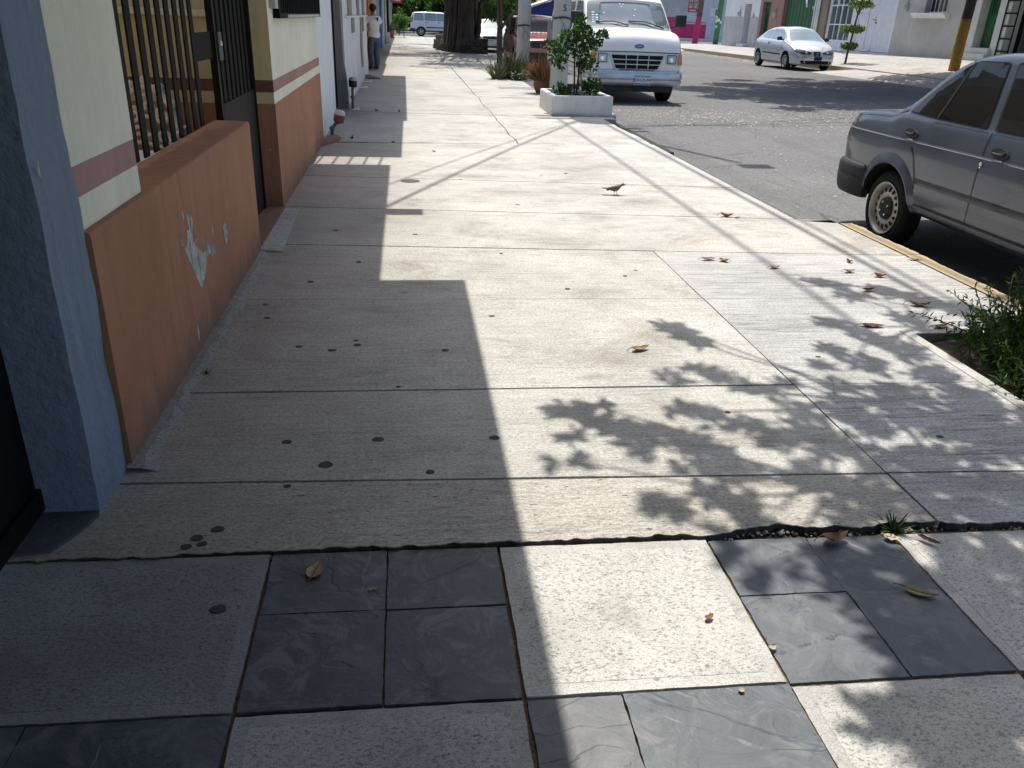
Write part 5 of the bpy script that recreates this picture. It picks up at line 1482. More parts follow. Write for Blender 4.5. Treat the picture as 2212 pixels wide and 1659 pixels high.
def crown_mesh(mb, blobs, n, size, rg, aspect=.5, shell=.5, nm=3, droop=0.0):
    tot = sum(b[3]**2 for b in blobs)
    for bx_, by_, bz_, r in blobs:
        k = int(n*r*r/tot)+1
        for _ in range(k):
            v = rdir(rg); rr = r*(rg.random()**shell)
            p = Vector((bx_, by_, bz_))+Vector((v.x, v.y, v.z*.8))*rr
            d = (rdir(rg)+v*.6+Vector((0, 0, -droop))).normalized()
            L = size*rg.uniform(.6, 1.3)
            m = rg.choices(range(nm), weights=(4, 4, 2)[:nm])[0]
            quadleaf(mb, p, d, L, L*aspect*rg.uniform(.8, 1.2), m, rg)

def limb(mb, a, b, r0, r1, rg, n=6, wob=.06, seg=8):
    a, b = Vector(a), Vector(b); L = (b-a).length
    pts = []; rad = []
    for i in range(n+1):
        t = i/n
        w = math.sin(t*PI)*wob*L
        pts.append(a+(b-a)*t+Vector((rg.uniform(-w, w), rg.uniform(-w, w), rg.uniform(-w, w)*.5+math.sin(t*PI)*L*.06))); rad.append(lerp(r0, r1, t))
    mb.tube(pts, rad, seg)
    return pts

# ---- street tree in the near bed: stands outside the frame, its shade lies on the pavement
rg = random.Random(11)
GB = [(1.3,3.73,.06),(1.35,3.63,.071),(1.39,3.51,.06),(2.47,4.48,.066),(2.56,4.39,.077),(2.57,4.19,.074),(2.79,4.32,.071),(2.86,4.19,.086),(2.95,4.06,.096),(3.07,3.94,.1),(3.16,3.79,.097),(3.5,4.09,.088),(2.2,3.74,.061),(2.27,3.63,.075),(2.32,3.5,.087),(2.65,3.8,.079),(2.38,3.35,.094),(2.1,3.19,.08),(2.35,3.07,.088),(2.01,3.36,.06),(1.86,3.2,.053),(1.85,2.97,.062),(1.13,3.1,.049),(1.25,3.17,.055),(1.34,3.1,.058),(1.41,3.01,.061),(1.48,2.94,.057),(1.59,3.01,.05),(.59,2.81,.055),(.66,2.74,.062),(.74,2.68,.065),(.58,2.58,.034),(.81,2.6,.063),(.92,2.61,.064),(.98,2.52,.063),(1.07,2.46,.069),(.74,2.82,.041),(.81,2.46,.044),(.49,2.4,.026),(.57,2.39,.032),(1.08,2.76,.056),(1.18,2.72,.06),(1.29,2.63,.066),(1.36,2.51,.071),(1.52,2.58,.081),(1.59,2.47,.082),(1.78,2.6,.083),(1.97,2.67,.085),(2.07,2.55,.094),(2.18,2.43,.099),(2.4,2.74,.061),(1.37,2.28,.073),(1.47,2.15,.08),(1.67,2.17,.088),(1.84,2.13,.091),(2.01,2.12,.092),(1.1,2.31,.066),(.97,2.33,.049),(.78,2.11,.045),(.83,2.06,.044),(.97,2.14,.055),(1.05,2.09,.061),(1.36,1.99,.06),(1.06,1.99,.038),(.94,1.85,.033),(.95,1.78,.03),(.96,1.71,.024),(.92,1.93,.028),(1.22,1.83,.05),(1.28,1.79,.061),(1.4,1.8,.07),(1.2,1.65,.057),(1.29,1.62,.078),(1.43,1.65,.08),(1.59,1.68,.082),(1.24,1.46,.072),(1.37,1.47,.086),(1.49,1.46,.086),(1.22,1.51,.049),(1.23,1.36,.058),(1.36,1.34,.081),(1.18,1.34,.045),(1.07,1.24,.054),(1.17,1.23,.065),(1.26,1.2,.075),(1.16,1.11,.061),(1.25,1.09,.061),(1.05,1.28,.026),(1.09,1.13,.041),(1.09,1.77,.03),
 (1.52,2.02,.06),(1.66,2.02,.07),(1.8,1.95,.09),(1.98,1.9,.1),(2.15,2.0,.11),(2.3,2.2,.1),(2.35,2.45,.1),(2.5,2.6,.1),(1.45,1.25,.09),(1.6,1.4,.1),(1.5,1.05,.1),(1.75,1.6,.1),(1.9,1.4,.12),(2.2,1.6,.15),(1.3,.95,.08),(1.5,.8,.1),(1.15,.95,.05),(1.62,1.85,.07),(1.75,1.78,.08),
 (2.75,3.55,.1),(2.9,3.3,.12),(3.1,3.1,.12),(2.8,3.0,.12),(3.2,3.45,.1),(2.65,3.2,.08),(3.3,2.8,.12),(2.9,2.7,.12),(2.6,2.2,.12),(2.4,1.8,.12),
 (2.1,1.3,.16),(2.35,1.5,.16),(2.1,1.75,.14),(2.5,2.05,.15),(2.25,2.65,.12),(2.05,2.85,.1),(1.75,2.75,.09),(1.55,2.75,.07),(2.35,2.85,.1),(1.85,2.25,.09),(2.1,2.1,.1),(1.55,1.55,.1),(1.62,1.25,.1),(1.75,1.1,.12),(1.4,1.1,.08),(2.45,2.3,.12),(1.7,1.45,.1),(2.0,1.55,.12),(1.62,2.30,.06),(1.74,2.36,.06),(1.9,2.36,.07),(2.05,2.34,.07),(1.5,2.40,.05)]
t = thing("street_tree", "broad leaved street tree rising from the planting bed and shading the near pavement", "tree", (3.05, 2.45, -0.03))
cb = MB(); br = MB(); lbs = []
off = SUN_DIR/SUN_DIR.z
for i, (gx, gy, r) in enumerate(GB):
    h = rg.uniform(3.1, 4.3)
    P = Vector((gx, gy, 0))+off*h
    n = max(12, int(r*r*12500))
    for _ in range(n):
        v = rdir(rg); p = P+v*r*1.15*(rg.random()**.5)
        d = (rdir(rg)+Vector((0, 0, -.5))).normalized()
        L = rg.uniform(.06, .11)
        quadleaf(cb, p, d, L, L*.6, rg.randrange(3), rg)
    lbs.append(P)
big = [(3.6, 2.6, 5.0, .9), (4.2, 1.6, 5.3, 1.0), (3.2, 1.0, 5.2, 1.0), (2.4, .6, 4.6, .7), (4.6, 0.2, 5.2, 1.2), (3.4, -.8, 5.0, 1.1), (2.2, -1.2, 4.8, 1.0), (1.2, -1.0, 4.6, .8), (.9, -2.6, 4.8, 1.1), (2.6, -3.0, 5.2, 1.3), (1.4, -4.6, 4.9, 1.2), (3.4, -4.8, 5.2, 1.4), (.8, .0, 4.3, .6), (4.8, -2.2, 5.4, 1.3), (.75, 1.2, 4.3, .8), (1.6, .9, 4.5, .9), (1.3, 2.0, 4.6, .6), (2.3, 1.6, 4.7, .8), (.6, -1.0, 4.2, .7)]  # unseen foliage added over and behind the camera to block sky light
crown_mesh(cb, big, 15000, .16, rg, .6)
cb.build("crown", M_LF, t)
fork = Vector((2.95, 2.6, 2.1))
limb(br, (3.05, 2.45, -.05), fork, .15, .11, rg, 8, .03, 12)
hubs = [Vector((2.0, 4.3, 3.3)), Vector((2.7, 5.2, 3.4)), Vector((1.5, 3.6, 3.2)), Vector((2.6, 3.2, 3.3)), Vector((1.5, 2.9, 3.3)), Vector((3.8, 1.6, 4.3)), Vector((2.8, -.4, 4.2)), Vector((3.9, .4, 4.4))]
for h in hubs: limb(br, fork, h, .07, .03, rg, 7, .05)
for P in lbs[::2]:
    h = min(hubs, key=lambda q: (q-P).length)
    limb(br, h, P, .014, .005, rg, 4, .06, 5)
br.build("trunk", M_BARK, t)

# ---- shade tree on the far pavement, its shade falls across the road
rg = random.Random(5)
t = thing("shade_tree", "dark trunked tree on the far pavement at the right edge, shading the road", "tree", (17.35, 22.6, 0.28))
cb = MB(); br = MB()
blobs = []
for gx, gy, r in ((7.6,21.5,.8),(8.4,20.4,1.0),(9.4,19.5,1.2),(8.6,18.3,.8),(10.6,18.4,1.3),(11.8,19.8,1.5),(10.3,21.2,1.2),(9.2,22.8,.8),(12.8,21.5,1.5),(12.2,17.6,1.2),(13.8,19.0,1.5),(10.0,16.9,.7),(14.9,20.5,1.5),(11.4,23.4,1.0),(13.6,23.6,1.3),(15.6,22.8,1.4),(14.6,17.2,1.2),(16.2,18.6,1.5),(17.2,20.8,1.4),(16.8,24.2,1.2),(12.0,25.4,.5),(9.9,24.6,.4),(8.0,16.6,.4),(7.4,19.2,.5),(12.6,16.2,.8),(15.4,25.2,.8),(9.0,17.0,.5),(11.1,15.9,.45)):
    h = rg.uniform(4.2, 6.2)
    P = Vector((gx, gy, -.05))+off*h
    blobs.append((P.x, P.y, P.z, r)); Q = P+off*1.9; blobs.append((Q.x, Q.y, Q.z, r))  # second crown layer added higher up to block more sky
crown_mesh(cb, [(b[0], b[1], b[2], b[3]*1.12) for b in blobs], 40000, .26, rg, .55)
cb.build("crown", M_LF, t)
fork = Vector((17.3, 22.4, 2.9))
limb(br, (17.35, 22.6, .2), fork, .30, .2, rg, 8, .03, 12)
for b in blobs: limb(br, fork, b[:3], .09, .02, rg, 7, .06, 6)
br.build("trunk", M_BARK2, t)

# ---- big old tree with brick surround (Y ~ 36)
rg = random.Random(21)
t = thing("old_tree", "massive dark multi stemmed tree trunk growing through the far pavement", "tree", (2.5, 37.3, 0))
tr = MB()
for (ax, ay, bx_, by_, r0, r1) in ((2.05, 38.3, 2.15, 38.3, .42, .24), (2.45, 37.6, 2.5, 37.6, .40, .28), (2.85, 37.3, 2.78, 37.4, .34, .22), (2.55, 36.7, 2.66, 37.0, .36, .20), (2.3, 37.2, 2.38, 37.3, .3, .18), (3.0, 37.0, 3.4, 36.9, .12, .08)):
    n = 14; pts = []; rad = []
    for i in range(n+1):
        tt = i/n; z = -.05+4.2*tt
        pts.append((lerp(ax, bx_, tt)+.05*mnoise.noise((ax*9, z*1.5, 0)), lerp(ay, by_, tt), z)); rad.append(lerp(r0, r1, tt)*(1+.5*math.exp(-z*3.2))*(1+.16*mnoise.noise((z*3, ax*7, 3))))
    tr.tube(pts, rad, 14)
for k in range(14):   # roots and bark ribs
    a = rg.uniform(0, 2*PI); x, y = 2.5+.62*math.cos(a), 37.4+.75*math.sin(a)
    tr.tube([(x+.25*math.cos(a), y+.25*math.sin(a), -.03), (x, y, .3), (x-.1*math.cos(a), y-.1*math.sin(a), 1.6), (x-.2*math.cos(a), y-.2*math.sin(a), 3.4)], [.14, .11, .08, .06], 7)
tr.build("trunk", M_BARK2, t)
cb = MB()
blobs = []
for i in range(46):
    a = rg.uniform(0, 2*PI); q = rg.uniform(.5, 5.2)
    blobs.append((2.4+q*math.cos(a)*.85, 36.0+q*math.sin(a)*1.35, rg.uniform(3.2, 6.6), rg.uniform(.7, 1.4)))
blobs += [(.4, 27.2, 3.4, .5), (1.2, 26.8, 3.5, .6), (2.0, 27.4, 3.4, .6), (2.8, 28.2, 3.5, .7), (.8, 28.6, 3.6, .5), (1.7, 29.0, 3.7, .7), (2.6, 29.8, 3.6, .8), (.9, 30.2, 3.5, .6), (1.9, 30.8, 3.7, .7), (3.2, 29.0, 3.6, .7), (0.7, 33.5, 3.5, .8), (1.3, 32.2, 3.6, .9), (2.2, 31.2, 3.8, .9), (.3, 35, 3.8, .7)]
crown_mesh(cb, blobs, 15000, .22, rg, .45)
# drooping sprays that reach into the picture
dro = [(-.2, 44, 2.4, .5), (1.9, 44, 2.7, .6), (.9, 46, 2.9, .7), (3.0, 46, 2.8, .6), (4.6, 42, 2.5, .5), (0.6, 40, 2.35, .35), (1.0, 41, 2.2, .3), (1.5, 40, 2.25, .35), (0.2, 42, 2.6, .4), (3.6, 38, 2.1, .3), (4.2, 39, 2.2, .4), (3.3, 36.5, 2.2, .3)]
crown_mesh(cb, dro, 2600, .2, rg, .35, droop=1.0)
cb.build("crown", M_LF, t)
br = MB()
for b in blobs[::2]: limb(br, (2.5, 37.4, 3.9), b[:3], .12, .02, rg, 6, .05, 6)
br.build("branch", M_BARK2, t)

# blocks stacked round that trunk
M_BLK = [stucco("block_tan", (0.27, 0.235, 0.19), None, .2, .5), stucco("block_grey", (0.24, 0.23, 0.21), None, .2, .5), stucco("block_dark", (0.10, 0.09, 0.08), None, .2, .5)]
BL = [(1.50,40.2,0,.38,0,"lowest left"),(1.52,40.15,.20,.36,1,"middle left"),(1.60,40.2,.40,.36,0,"top left"),(1.98,39.8,.20,.42,0,"middle right"),(2.02,39.8,.40,.42,0,"top right"),(1.90,39.6,0,.5,2,"lowest right")]
for x, y, z, w_, mi, pos in BL:
    b = MB(); b.bbox(x-w_/2, x+w_/2, y-.2, y+.2, z, z+.19, .018)
    o = b.build("concrete_block", M_BLK[mi]); tag(o, f"{pos} grey tan block in the small stack left of the big trunk", "block", "blocks stacked left of the big trunk")
t = thing("brick_planter", "dark low brick surround stacked against the right foot of the big trunk", "planter", (2.75, 35.9, 0))
b = MB()
for j in range(4):
    for i in range(4):
        x = 2.22+.29*i+(.14 if j % 2 else 0)
        if x+.27 > 3.42: continue
        b.bbox(x, x+.275, 35.6, 35.9, .145*j, .145*j+.135, .012, rg.randrange(2))
    b.bbox(3.26, 3.42, 35.91, 36.7, .145*j, .145*j+.135, .012, 0)
b.build("brick_course", [M_BLK[2], simple("dark_brick", (.075, .06, .052), .9, .3, 9)], t)

# ---- small multi stemmed tree by the posts
rg = random.Random(31)
t = thing("small_tree", "slender grey trunked tree with forking stems between sedan and post", "tree", (2.95, 27.0, 0))
br = MB()
br.tube([(2.95, 27, -.05), (2.94, 27, .3), (2.92, 27, .75), (2.93, 27, 1.1)], [.105, .085, .085, .09], 10)
br.tube([(2.93, 27, 1.05), (2.86, 27, 1.3), (2.84, 27, 1.8), (2.75, 27.1, 2.8)], [.055, .05, .045, .03], 8)
br.tube([(2.93, 27, 1.05), (2.97, 27, 1.4), (2.93, 27, 2.0), (3.0, 26.9, 3.2)], [.06, .055, .05, .03], 8)
br.tube([(2.95, 27, 1.05), (3.1, 27, 1.28), (3.28, 27, 1.45), (3.48, 27, 1.68), (3.75, 27, 2.3)], [.05, .045, .045, .04, .025], 8)
br.tube([(2.98, 27, .35), (3.1, 27, .52), (3.18, 27, .8), (3.22, 27, 1.2), (3.26, 27, 1.5)], [.035, .03, .028, .026, .022], 7)
br.tube([(2.78, 27, 1.7), (2.6, 27, 1.45), (2.42, 27, 1.2)], [.02, .018, .012], 6)
br.build("trunk", M_BARK, t)
cb = MB()
crown_mesh(cb, [(2.55, 27, 1.62, .16), (2.62, 27, 1.48, .14), (2.5, 27.1, 1.72, .14), (2.66, 26.9, 1.72, .12), (2.7, 27, 1.38, .08)], 420, .13, rg, .28, droop=1.2)
crown_mesh(cb, [(2.6, 27, 2.9, .6), (3.3, 26.6, 3.1, .7), (2.9, 27.6, 3.4, .7), (3.9, 27, 2.8, .5), (4.3, 30, 3.6, 1.0), (4.7, 31.6, 4.0, 1.2), (3.8, 29.2, 3.5, .8), (4.4, 33, 4.2, 1.0), (2.4, 26.4, 2.9, .4), (3.55, 26.9, 2.15, .22), (3.75, 27.2, 2.05, .2)], 6500, .15, rg, .3, droop=.8)
cb.build("crown", M_LF, t)

# ---- distant trees closing the street
rg = random.Random(41)
for i, (x, y, h, r, lab) in enumerate(((-4, 84, 7, 4.5, "dense dark tree overhanging the far end of the left house row"), (2.5, 92, 7.5, 5, "dark green tree closing the street straight behind the white suv"), (9, 100, 8, 5.5, "tall dark tree far away behind the white sedans"), (16, 108, 8.5, 6, "far tree seen over the white van"), (6, 80, 5.5, 3.2, "tree with low crown right behind the cross street"), (-1.5, 118, 8, 6, "most distant dark tree at the vanishing point of the street"))):
    t = thing("distant_tree", lab, "tree", (x, y, -.15), 0, "distant trees closing the street")
    br = MB(); br.tube([(x, y, -.3), (x+.1, y, 1.2), (x-.1, y, 3.5)], [.3, .22, .16], 8); br.build("trunk", M_BARK2, t)
    cb = MB()
    bl = [(x+rg.uniform(-r, r)*.9, y+rg.uniform(-r, r)*.8, rg.uniform(1.3, h), rg.uniform(1.1, 2.1)) for _ in range(30)]
    crown_mesh(cb, bl, 6500, .6, rg, .6); cb.build("crown", M_LF, t)
# light green shrubs by the distant wall
for k, (x, y, s) in enumerate(((0.0, 56, .55), (-0.35, 62, .7), (-.4, 75, 1.0), (.9, 82, 1.1), (1.6, 80, .9))):
    t = thing("far_shrub", ["yellow green shrub in a pot beside the grey house downpipe", "leafy yellow green shrub on the far left pavement below the red sign", "bushy light green shrub past the cross street by the left wall", "rounded light green bush behind the spare wheel of the suv", "light green bush seen over the suv tail"][k], "shrub", (x, y, 0), 0, "light green shrubs far down the pavement")
    cb = MB(); crown_mesh(cb, [(x+rg.uniform(-.4, .4)*s, y, .5+rg.uniform(0, 1.1)*s, .42*s) for _ in range(7)], 420, .2*s+.06, rg, .5); cb.build("foliage", [M_LF[1], M_LF[2], M_LG[2]], t)
    br = MB(); br.tube([(x, y, -.17), (x, y, .6)], [.06*s, .04*s], 6); br.build("stem", M_BARK, t)

# ---- two utility posts
def post(x, y, lab, tie_z, mark):
    t = thing("utility_post", lab, "post", (x, y, 0), 0, "white concrete utility posts at the kerb")
    mb = MB(); v = []
    for z, s in ((-.1, .172), (.4, .168), (2.2, .155), (9.6, .11)):
        c = s*.42
        for (px_, py_) in ((-s, -c), (-c, -s), (c, -s), (s, -c), (s, c), (c, s), (-c, s), (-s, c)): v.append((x+px_, y+py_, z))
    fs = [(j*8+i, j*8+(i+1) % 8, (j+1)*8+(i+1) % 8, (j+1)*8+i) for j in range(3) for i in range(8)] + [tuple(range(24, 32))]
    mb.add(v, fs, 0); mb.build("shaft", M_POST, t)
    mb = MB()
    ring = [(x+.185*math.cos(a), y+.185*math.sin(a), tie_z+.012*math.sin(3*a)) for a in [2*PI*i/22 for i in range(23)]]
    mb.tube(ring, .008, 5); mb.tube([(p[0], p[1], p[2]+.02) for p in ring], .007, 5)
    mb.tube([(x-.06, y-.185, tie_z), (x+.02, y-.2, tie_z-.12), (x+.1, y-.2, tie_z-.25), (x+.03, y-.2, tie_z-.36), (x-.04, y-.19, tie_z-.28), (x+.0, y-.19, tie_z-.1)], .004, 5)
    mb.build("wire_tie", M_WIRE, t)
    if mark:
        mb = MB(); text_mesh(mb, mark, .17, Matrix.Translation((x+.02, y-.166, 1.60)) @ Matrix.Rotation(R(90), 4, 'X')); mb.build("painted_mark", M_INK, t)
    mb = MB()
    for z in (8.2, 9.0): mb.box(x-.9, x+.9, y-.06, y+.06, z, z+.1)
    mb.build("cross_arm", M_BARK, t)
    return t
post(3.06, 17.05, "white concrete utility post standing behind the planter shrub", 1.42, "S")
post(3.06, 22.5, "white concrete utility post among the aloes with looped wire", 1.22, None)
tf = thing("transformer", "grey transformer drum mounted high between two posts", "transformer", (3.06, 19.5, 8.3))
mb = MB(); mb.lathe([(.001, 8.0), (.32, 8.0), (.34, 8.1), (.34, 8.9), (.3, 9.0), (.001, 9.02)], 20, c=(3.06, 16.65, 0)); mb.build("drum", M_DKGREY, tf)
mb = MB(); mb.box(2.7, 3.42, 16.4, 17.0, 7.9, 7.99); mb.build("bracket", M_DKGREY, tf)
lp = thing("street_lamp", "street lamp arm reaching over the road from the front post", "street lamp", (3.06, 17, 8.4))
mb = MB(); mb.tube([(3.06, 16.9, 8.2), (3.5, 15.7, 8.5), (4.3, 13.9, 8.6)], .045, 8); mb.build("arm", M_POST, lp)
mb = MB(); mb.bbox(4.2, 4.62, 13.5, 13.8, 8.54, 8.64, .04); mb.build("lamp_head", M_DKGREY, lp)
def cable(a, b, sag, r, lab):
    a, b = Vector(a), Vector(b)
    mb = MB(); mb.tube([a+(b-a)*(i/24)+Vector((0, 0, -sag*4*(i/24)*(1-i/24))) for i in range(25)], r, 6)
    tag(mb.build("cable", M_WIRE), lab, "cable", "overhead cables whose shadows cross the pavement")
cable((2.9, 17, 8.9), (-.9, 7.2, 6.2), .5, .022, "overhead service cable running down to the cream house roof")
cable((2.95, 17, 8.7), (-.9, 8.4, 6.2), .5, .012, "thin overhead cable beside the service cable to the cream house")
cable((3.3, 17, 9.1), (3.1, -30, 9.0), .9, .02, "thick overhead cable running along the kerb toward the camera")
cable((3.6, 17, 9.1), (3.6, -30, 9.0), .7, .022, "upper overhead cable running along the kerb on the street side")
cable((2.5, 17, 9.1), (2.3, -30, 9.0), .8, .022, "upper overhead cable running along the kerb on the house side")
cable((3.1, 17, 7.6), (3.2, -30, 7.2), .8, .028, "lower overhead telephone cable along the kerb")
cable((3.3, 17, 8.2), (18, 21, 7.6), .6, .02, "overhead cable crossing the road to the right near post height")
cable((3.3, 17, 7.7), (18, 19, 7.4), .5, .02, "lower overhead cable crossing the road to the right")
cable((3.3, 17, 7.2), (18, 17, 7.2), .5, .018, "lowest overhead cable crossing the road to the right")

# ---- white planter box with its shrub
pl = thing("planter_box", "white painted concrete planter box holding a leafy shrub", "planter", (2.82, 14.1, 0))
mb = MB()
A = [(2.31, 13.32), (3.32, 13.42), (3.30, 14.78), (2.33, 14.74)]
Bq = [(2.40, 13.41), (3.23, 13.50), (3.21, 14.69), (2.42, 14.65)]
v = [(x, y, -.01) for x, y in A]+[(x, y, .30) for x, y in A]+[(x, y, .30) for x, y in Bq]+[(x, y, .12) for x, y in Bq]
fs = []
for i in range(4):
    j = (i+1) % 4
    fs += [(i, j, 4+j, 4+i), (4+i, 4+j, 8+j, 8+i), (8+i, 8+j, 12+j, 12+i)]
fs.append((12, 13, 14, 15))
mb.add(v, fs, 0)
o = mb.build("box", M_PLANTER, pl); bv = bmesh.new(); bv.from_mesh(o.data); bmesh.ops.bevel(bv, geom=[e for e in bv.edges if e.calc_length() > .2], offset=.012, segments=2, affect='EDGES'); bv.to_mesh(o.data); bv.free()
mb = MB(); mb.add([(x, y, .18) for x, y in Bq], [(0, 1, 2, 3)]); mb.build("potting_soil", M_SOIL, pl)
mb = MB(); mb.prism(rag((2.33, 13.25), (3.36, 13.30), .02, 30, 2.2)+[(3.40, 13.9), (3.3, 13.42), (2.32, 13.33)], -.1, .028); mb.build("plinth", M_PATH3, pl)
rg = random.Random(51)
t = thing("planter_shrub", "leafy green shrub growing in the white planter box", "shrub", (2.84, 14.2, .18))
br = MB()
br.tube([(2.83, 14.2, .15), (2.82, 14.2, .45), (2.80, 14.2, .75), (2.82, 14.2, 1.1), (2.88, 14.2, 1.35)], [.017, .016, .014, .011, .006], 7)
br.tube([(2.86, 14.22, .15), (2.88, 14.2, .5), (2.90, 14.2, .85), (3.0, 14.2, 1.1), (3.2, 14.2, 1.18)], [.017, .016, .013, .01, .005], 7)
for a, b in (((2.80, 14.2, .75), (2.45, 14.1, .82)), ((2.81, 14.2, .9), (2.4, 14.1, 1.02)), ((2.9, 14.2, .8), (3.1, 14.1, .74)), ((2.83, 14.2, 1.1), (2.65, 14.2, 1.2)), ((2.83, 14.2, .2), (2.55, 14.1, .38)), ((2.86, 14.2, .2), (3.15, 14.1, .45))): br.tube([a, ((a[0]+b[0])/2, (a[1]+b[1])/2, (a[2]+b[2])/2+.03), b], [.009, .007, .004], 6)
br.build("stem", M_BARK, t)
cb = MB()
SB = [(2.88,14.2,1.42,.06),(2.86,14.2,1.32,.09),(2.82,14.2,1.2,.12),(2.92,14.2,1.22,.12),(2.72,14.2,1.12,.12),(2.62,14.2,1.16,.07),(2.98,14.2,1.1,.12),(3.10,14.2,1.14,.10),(3.22,14.2,1.18,.07),(3.28,14.2,1.20,.035),(3.16,14.2,1.03,.06),(2.82,14.2,1.0,.14),(2.92,14.2,.9,.14),(2.55,14.15,1.0,.10),(2.43,14.1,1.0,.09),(2.34,14.1,1.01,.05),(2.60,14.2,.86,.10),(2.46,14.1,.82,.10),(2.56,14.1,.74,.07),(3.02,14.2,.78,.10),(3.10,14.15,.72,.07),(2.93,14.2,.70,.08),
 (2.52,14.0,.36,.08),(2.60,14.0,.30,.09),(2.70,14.0,.28,.08),(2.95,14.0,.34,.10),(3.05,14.0,.40,.10),(3.15,14.0,.44,.07),(3.10,14.0,.30,.08)]
for x, y, z, r in SB:
    for _ in range(int(26+r*r*4300)):
        v = rdir(rg); p = Vector((x, y, z))+v*r*(rg.random()**.4)
        leaf(cb, p, (v+rdir(rg)*.8+Vector((0, 0, .3))), rdir(rg), rg.uniform(.055, .09), rg.uniform(.032, .044), rg.choices((0, 1, 2), (4, 4, 1.6))[0], .1, .1)
cb.build("foliage", M_LG, t)

def blade(mb, p, d, L, w, m, bend=.25, up=Vector((0, 0, 1)), n=5):
    d = d.normalized(); s = d.cross(up)
    if s.length < .05: s = Vector((1, 0, 0))
    s.normalize()
    v = []; fs = []
    for i in range(n):
        t_ = i/(n-1); ww = w*(1-t_)**.8*(1 if t_ > 0 else .8)
        c = p+d*L*t_+Vector((0, 0, bend*L*t_*t_))
        nn = s.cross(d)
        v += [c-s*ww*.5+nn*ww*.15, c-nn*ww*.25, c+s*ww*.5+nn*ww*.15]
    for i in range(n-1):
        a, b = i*3, i*3+3
        fs += [(a, a+1, b+1, b), (a+1, a+2, b+2, b+1), (a+2, a, b, b+2)]
    mb.add(v, fs, m)

rg = random.Random(61)
AL = [(2.30, 21.3, .42, "front left spiky grey green aloe clump at the foot of the small tree", 60, M_ALOE), (2.62, 21.6, .55, "middle tall spiky aloe clump left of the aloe post", 80, M_ALOE), (2.82, 21.4, .48, "dark green aloe clump directly before the aloe post", 60, [M_ALOE[0], M_LF[1], M_ALOE[1]])]
for x, y, s, lab, n, mm in AL:
    t = thing("aloe_plant", lab, "aloe", (x, y, 0), 0, "aloe clumps in the kerb bed")
    mb = MB()
    for _ in range(n):
        a = rg.uniform(0, 2*PI); e = rg.uniform(.55, 1.45)
        d = Vector((math.cos(a)*math.cos(e), math.sin(a)*math.cos(e), math.sin(e)))
        blade(mb, Vector((x+.16*math.cos(a)*rg.random(), y+.16*math.sin(a), -.02)), d, s*rg.uniform(.8, 1.5), .06, rg.randrange(3), rg.uniform(-.1, .2))
    mb.build("leaf_rosette", mm, t)
    mb = MB(); mb.lathe([(.001, .06), (.08, .05), (.11, -.02)], 9, c=(x, y, 0)); mb.build("root_crown", M_SOIL, t)
for (x, y, z) in ((2.88, 21.2, .95), (2.96, 21.25, .9), (2.92, 21.2, .8)):
    t = thing("tall_blade_plant", "tall dark curved blade leaf rising beside the aloe post", "plant", (x, y, 0), 0, "tall blades by the aloe post")
    mb = MB(); blade(mb, Vector((x, y, -.02)), Vector((.15+rg.uniform(-.1, .2), 0, 1)), z, .05, 0, .02); mb.build("leaf", [M_ALOE[0]], t)
    mb = MB(); mb.lathe([(.001, .05), (.03, .0)], 7, c=(x, y, 0)); mb.build("root_crown", M_SOIL, t)
t = thing("white_flowers", "small white flowering ground plant at the foot of the aloes", "plant", (2.75, 21.0, 0))
mb = MB(); crown_mesh(mb, [(2.62+.06*i, 20.9, .07+.03*(i % 2), .09) for i in range(6)], 260, .05, rg, .5); mb.build("foliage", M_LF, t)
mb = MB()
for _ in range(38):
    p = Vector((rg.uniform(2.55, 3.0), 20.78+rg.uniform(-.04, .1), rg.uniform(.03, .24))); quadleaf(mb, p, rdir(rg), .035, .03, 0, rg)
mb.build("petals", simple("white_petal", (.6, .6, .58), .6, .1, 9), t)
t = thing("terracotta_pot", "round terracotta pot beside the white planter box", "pot", (2.79, 17.45, 0))
mb = MB(); mb.lathe([(.001, 0), (.11, 0), (.155, .09), (.175, .17), (.165, .22), (.18, .225), (.18, .255), (.155, .255), (.15, .2), (.001, .2)], 24, c=(2.79, 17.45, 0)); mb.build("vessel", M_CLAY, t)
t = thing("orange_aloe", "bushy orange brown aloe growing in the terracotta pot", "aloe", (2.79, 17.45, .2))
mb = MB()
for _ in range(420):
    a = rg.uniform(0, 2*PI); e = rg.uniform(.15, 1.4)
    d = Vector((math.cos(a)*math.cos(e), math.sin(a)*math.cos(e)*.9, math.sin(e)))
    mi = rg.choices((0, 1, 2), (4, 2.5, 2))[0] if e > .5 else rg.choices((0, 1, 2), (1, 2, 4))[0]
    blade(mb, Vector((2.79+.08*math.cos(a)*rg.random(), 17.45+.08*math.sin(a)*rg.random(), .23)), d, rg.uniform(.34, .52), .036, mi, rg.uniform(-.05, .22))
mb.build("leaf_rosette", M_ALOEO, t)
mb = MB(); mb.tube([(2.73, 17.45, .3), (2.72, 17.45, .7), (2.735, 17.45, .95)], [.007, .006, .004], 6); mb.tube([(2.82, 17.5, .3), (2.84, 17.5, .6), (2.86, 17.5, .86)], [.007, .006, .004], 6)
mb.build("flower_stalk", M_ALOE[2], t)

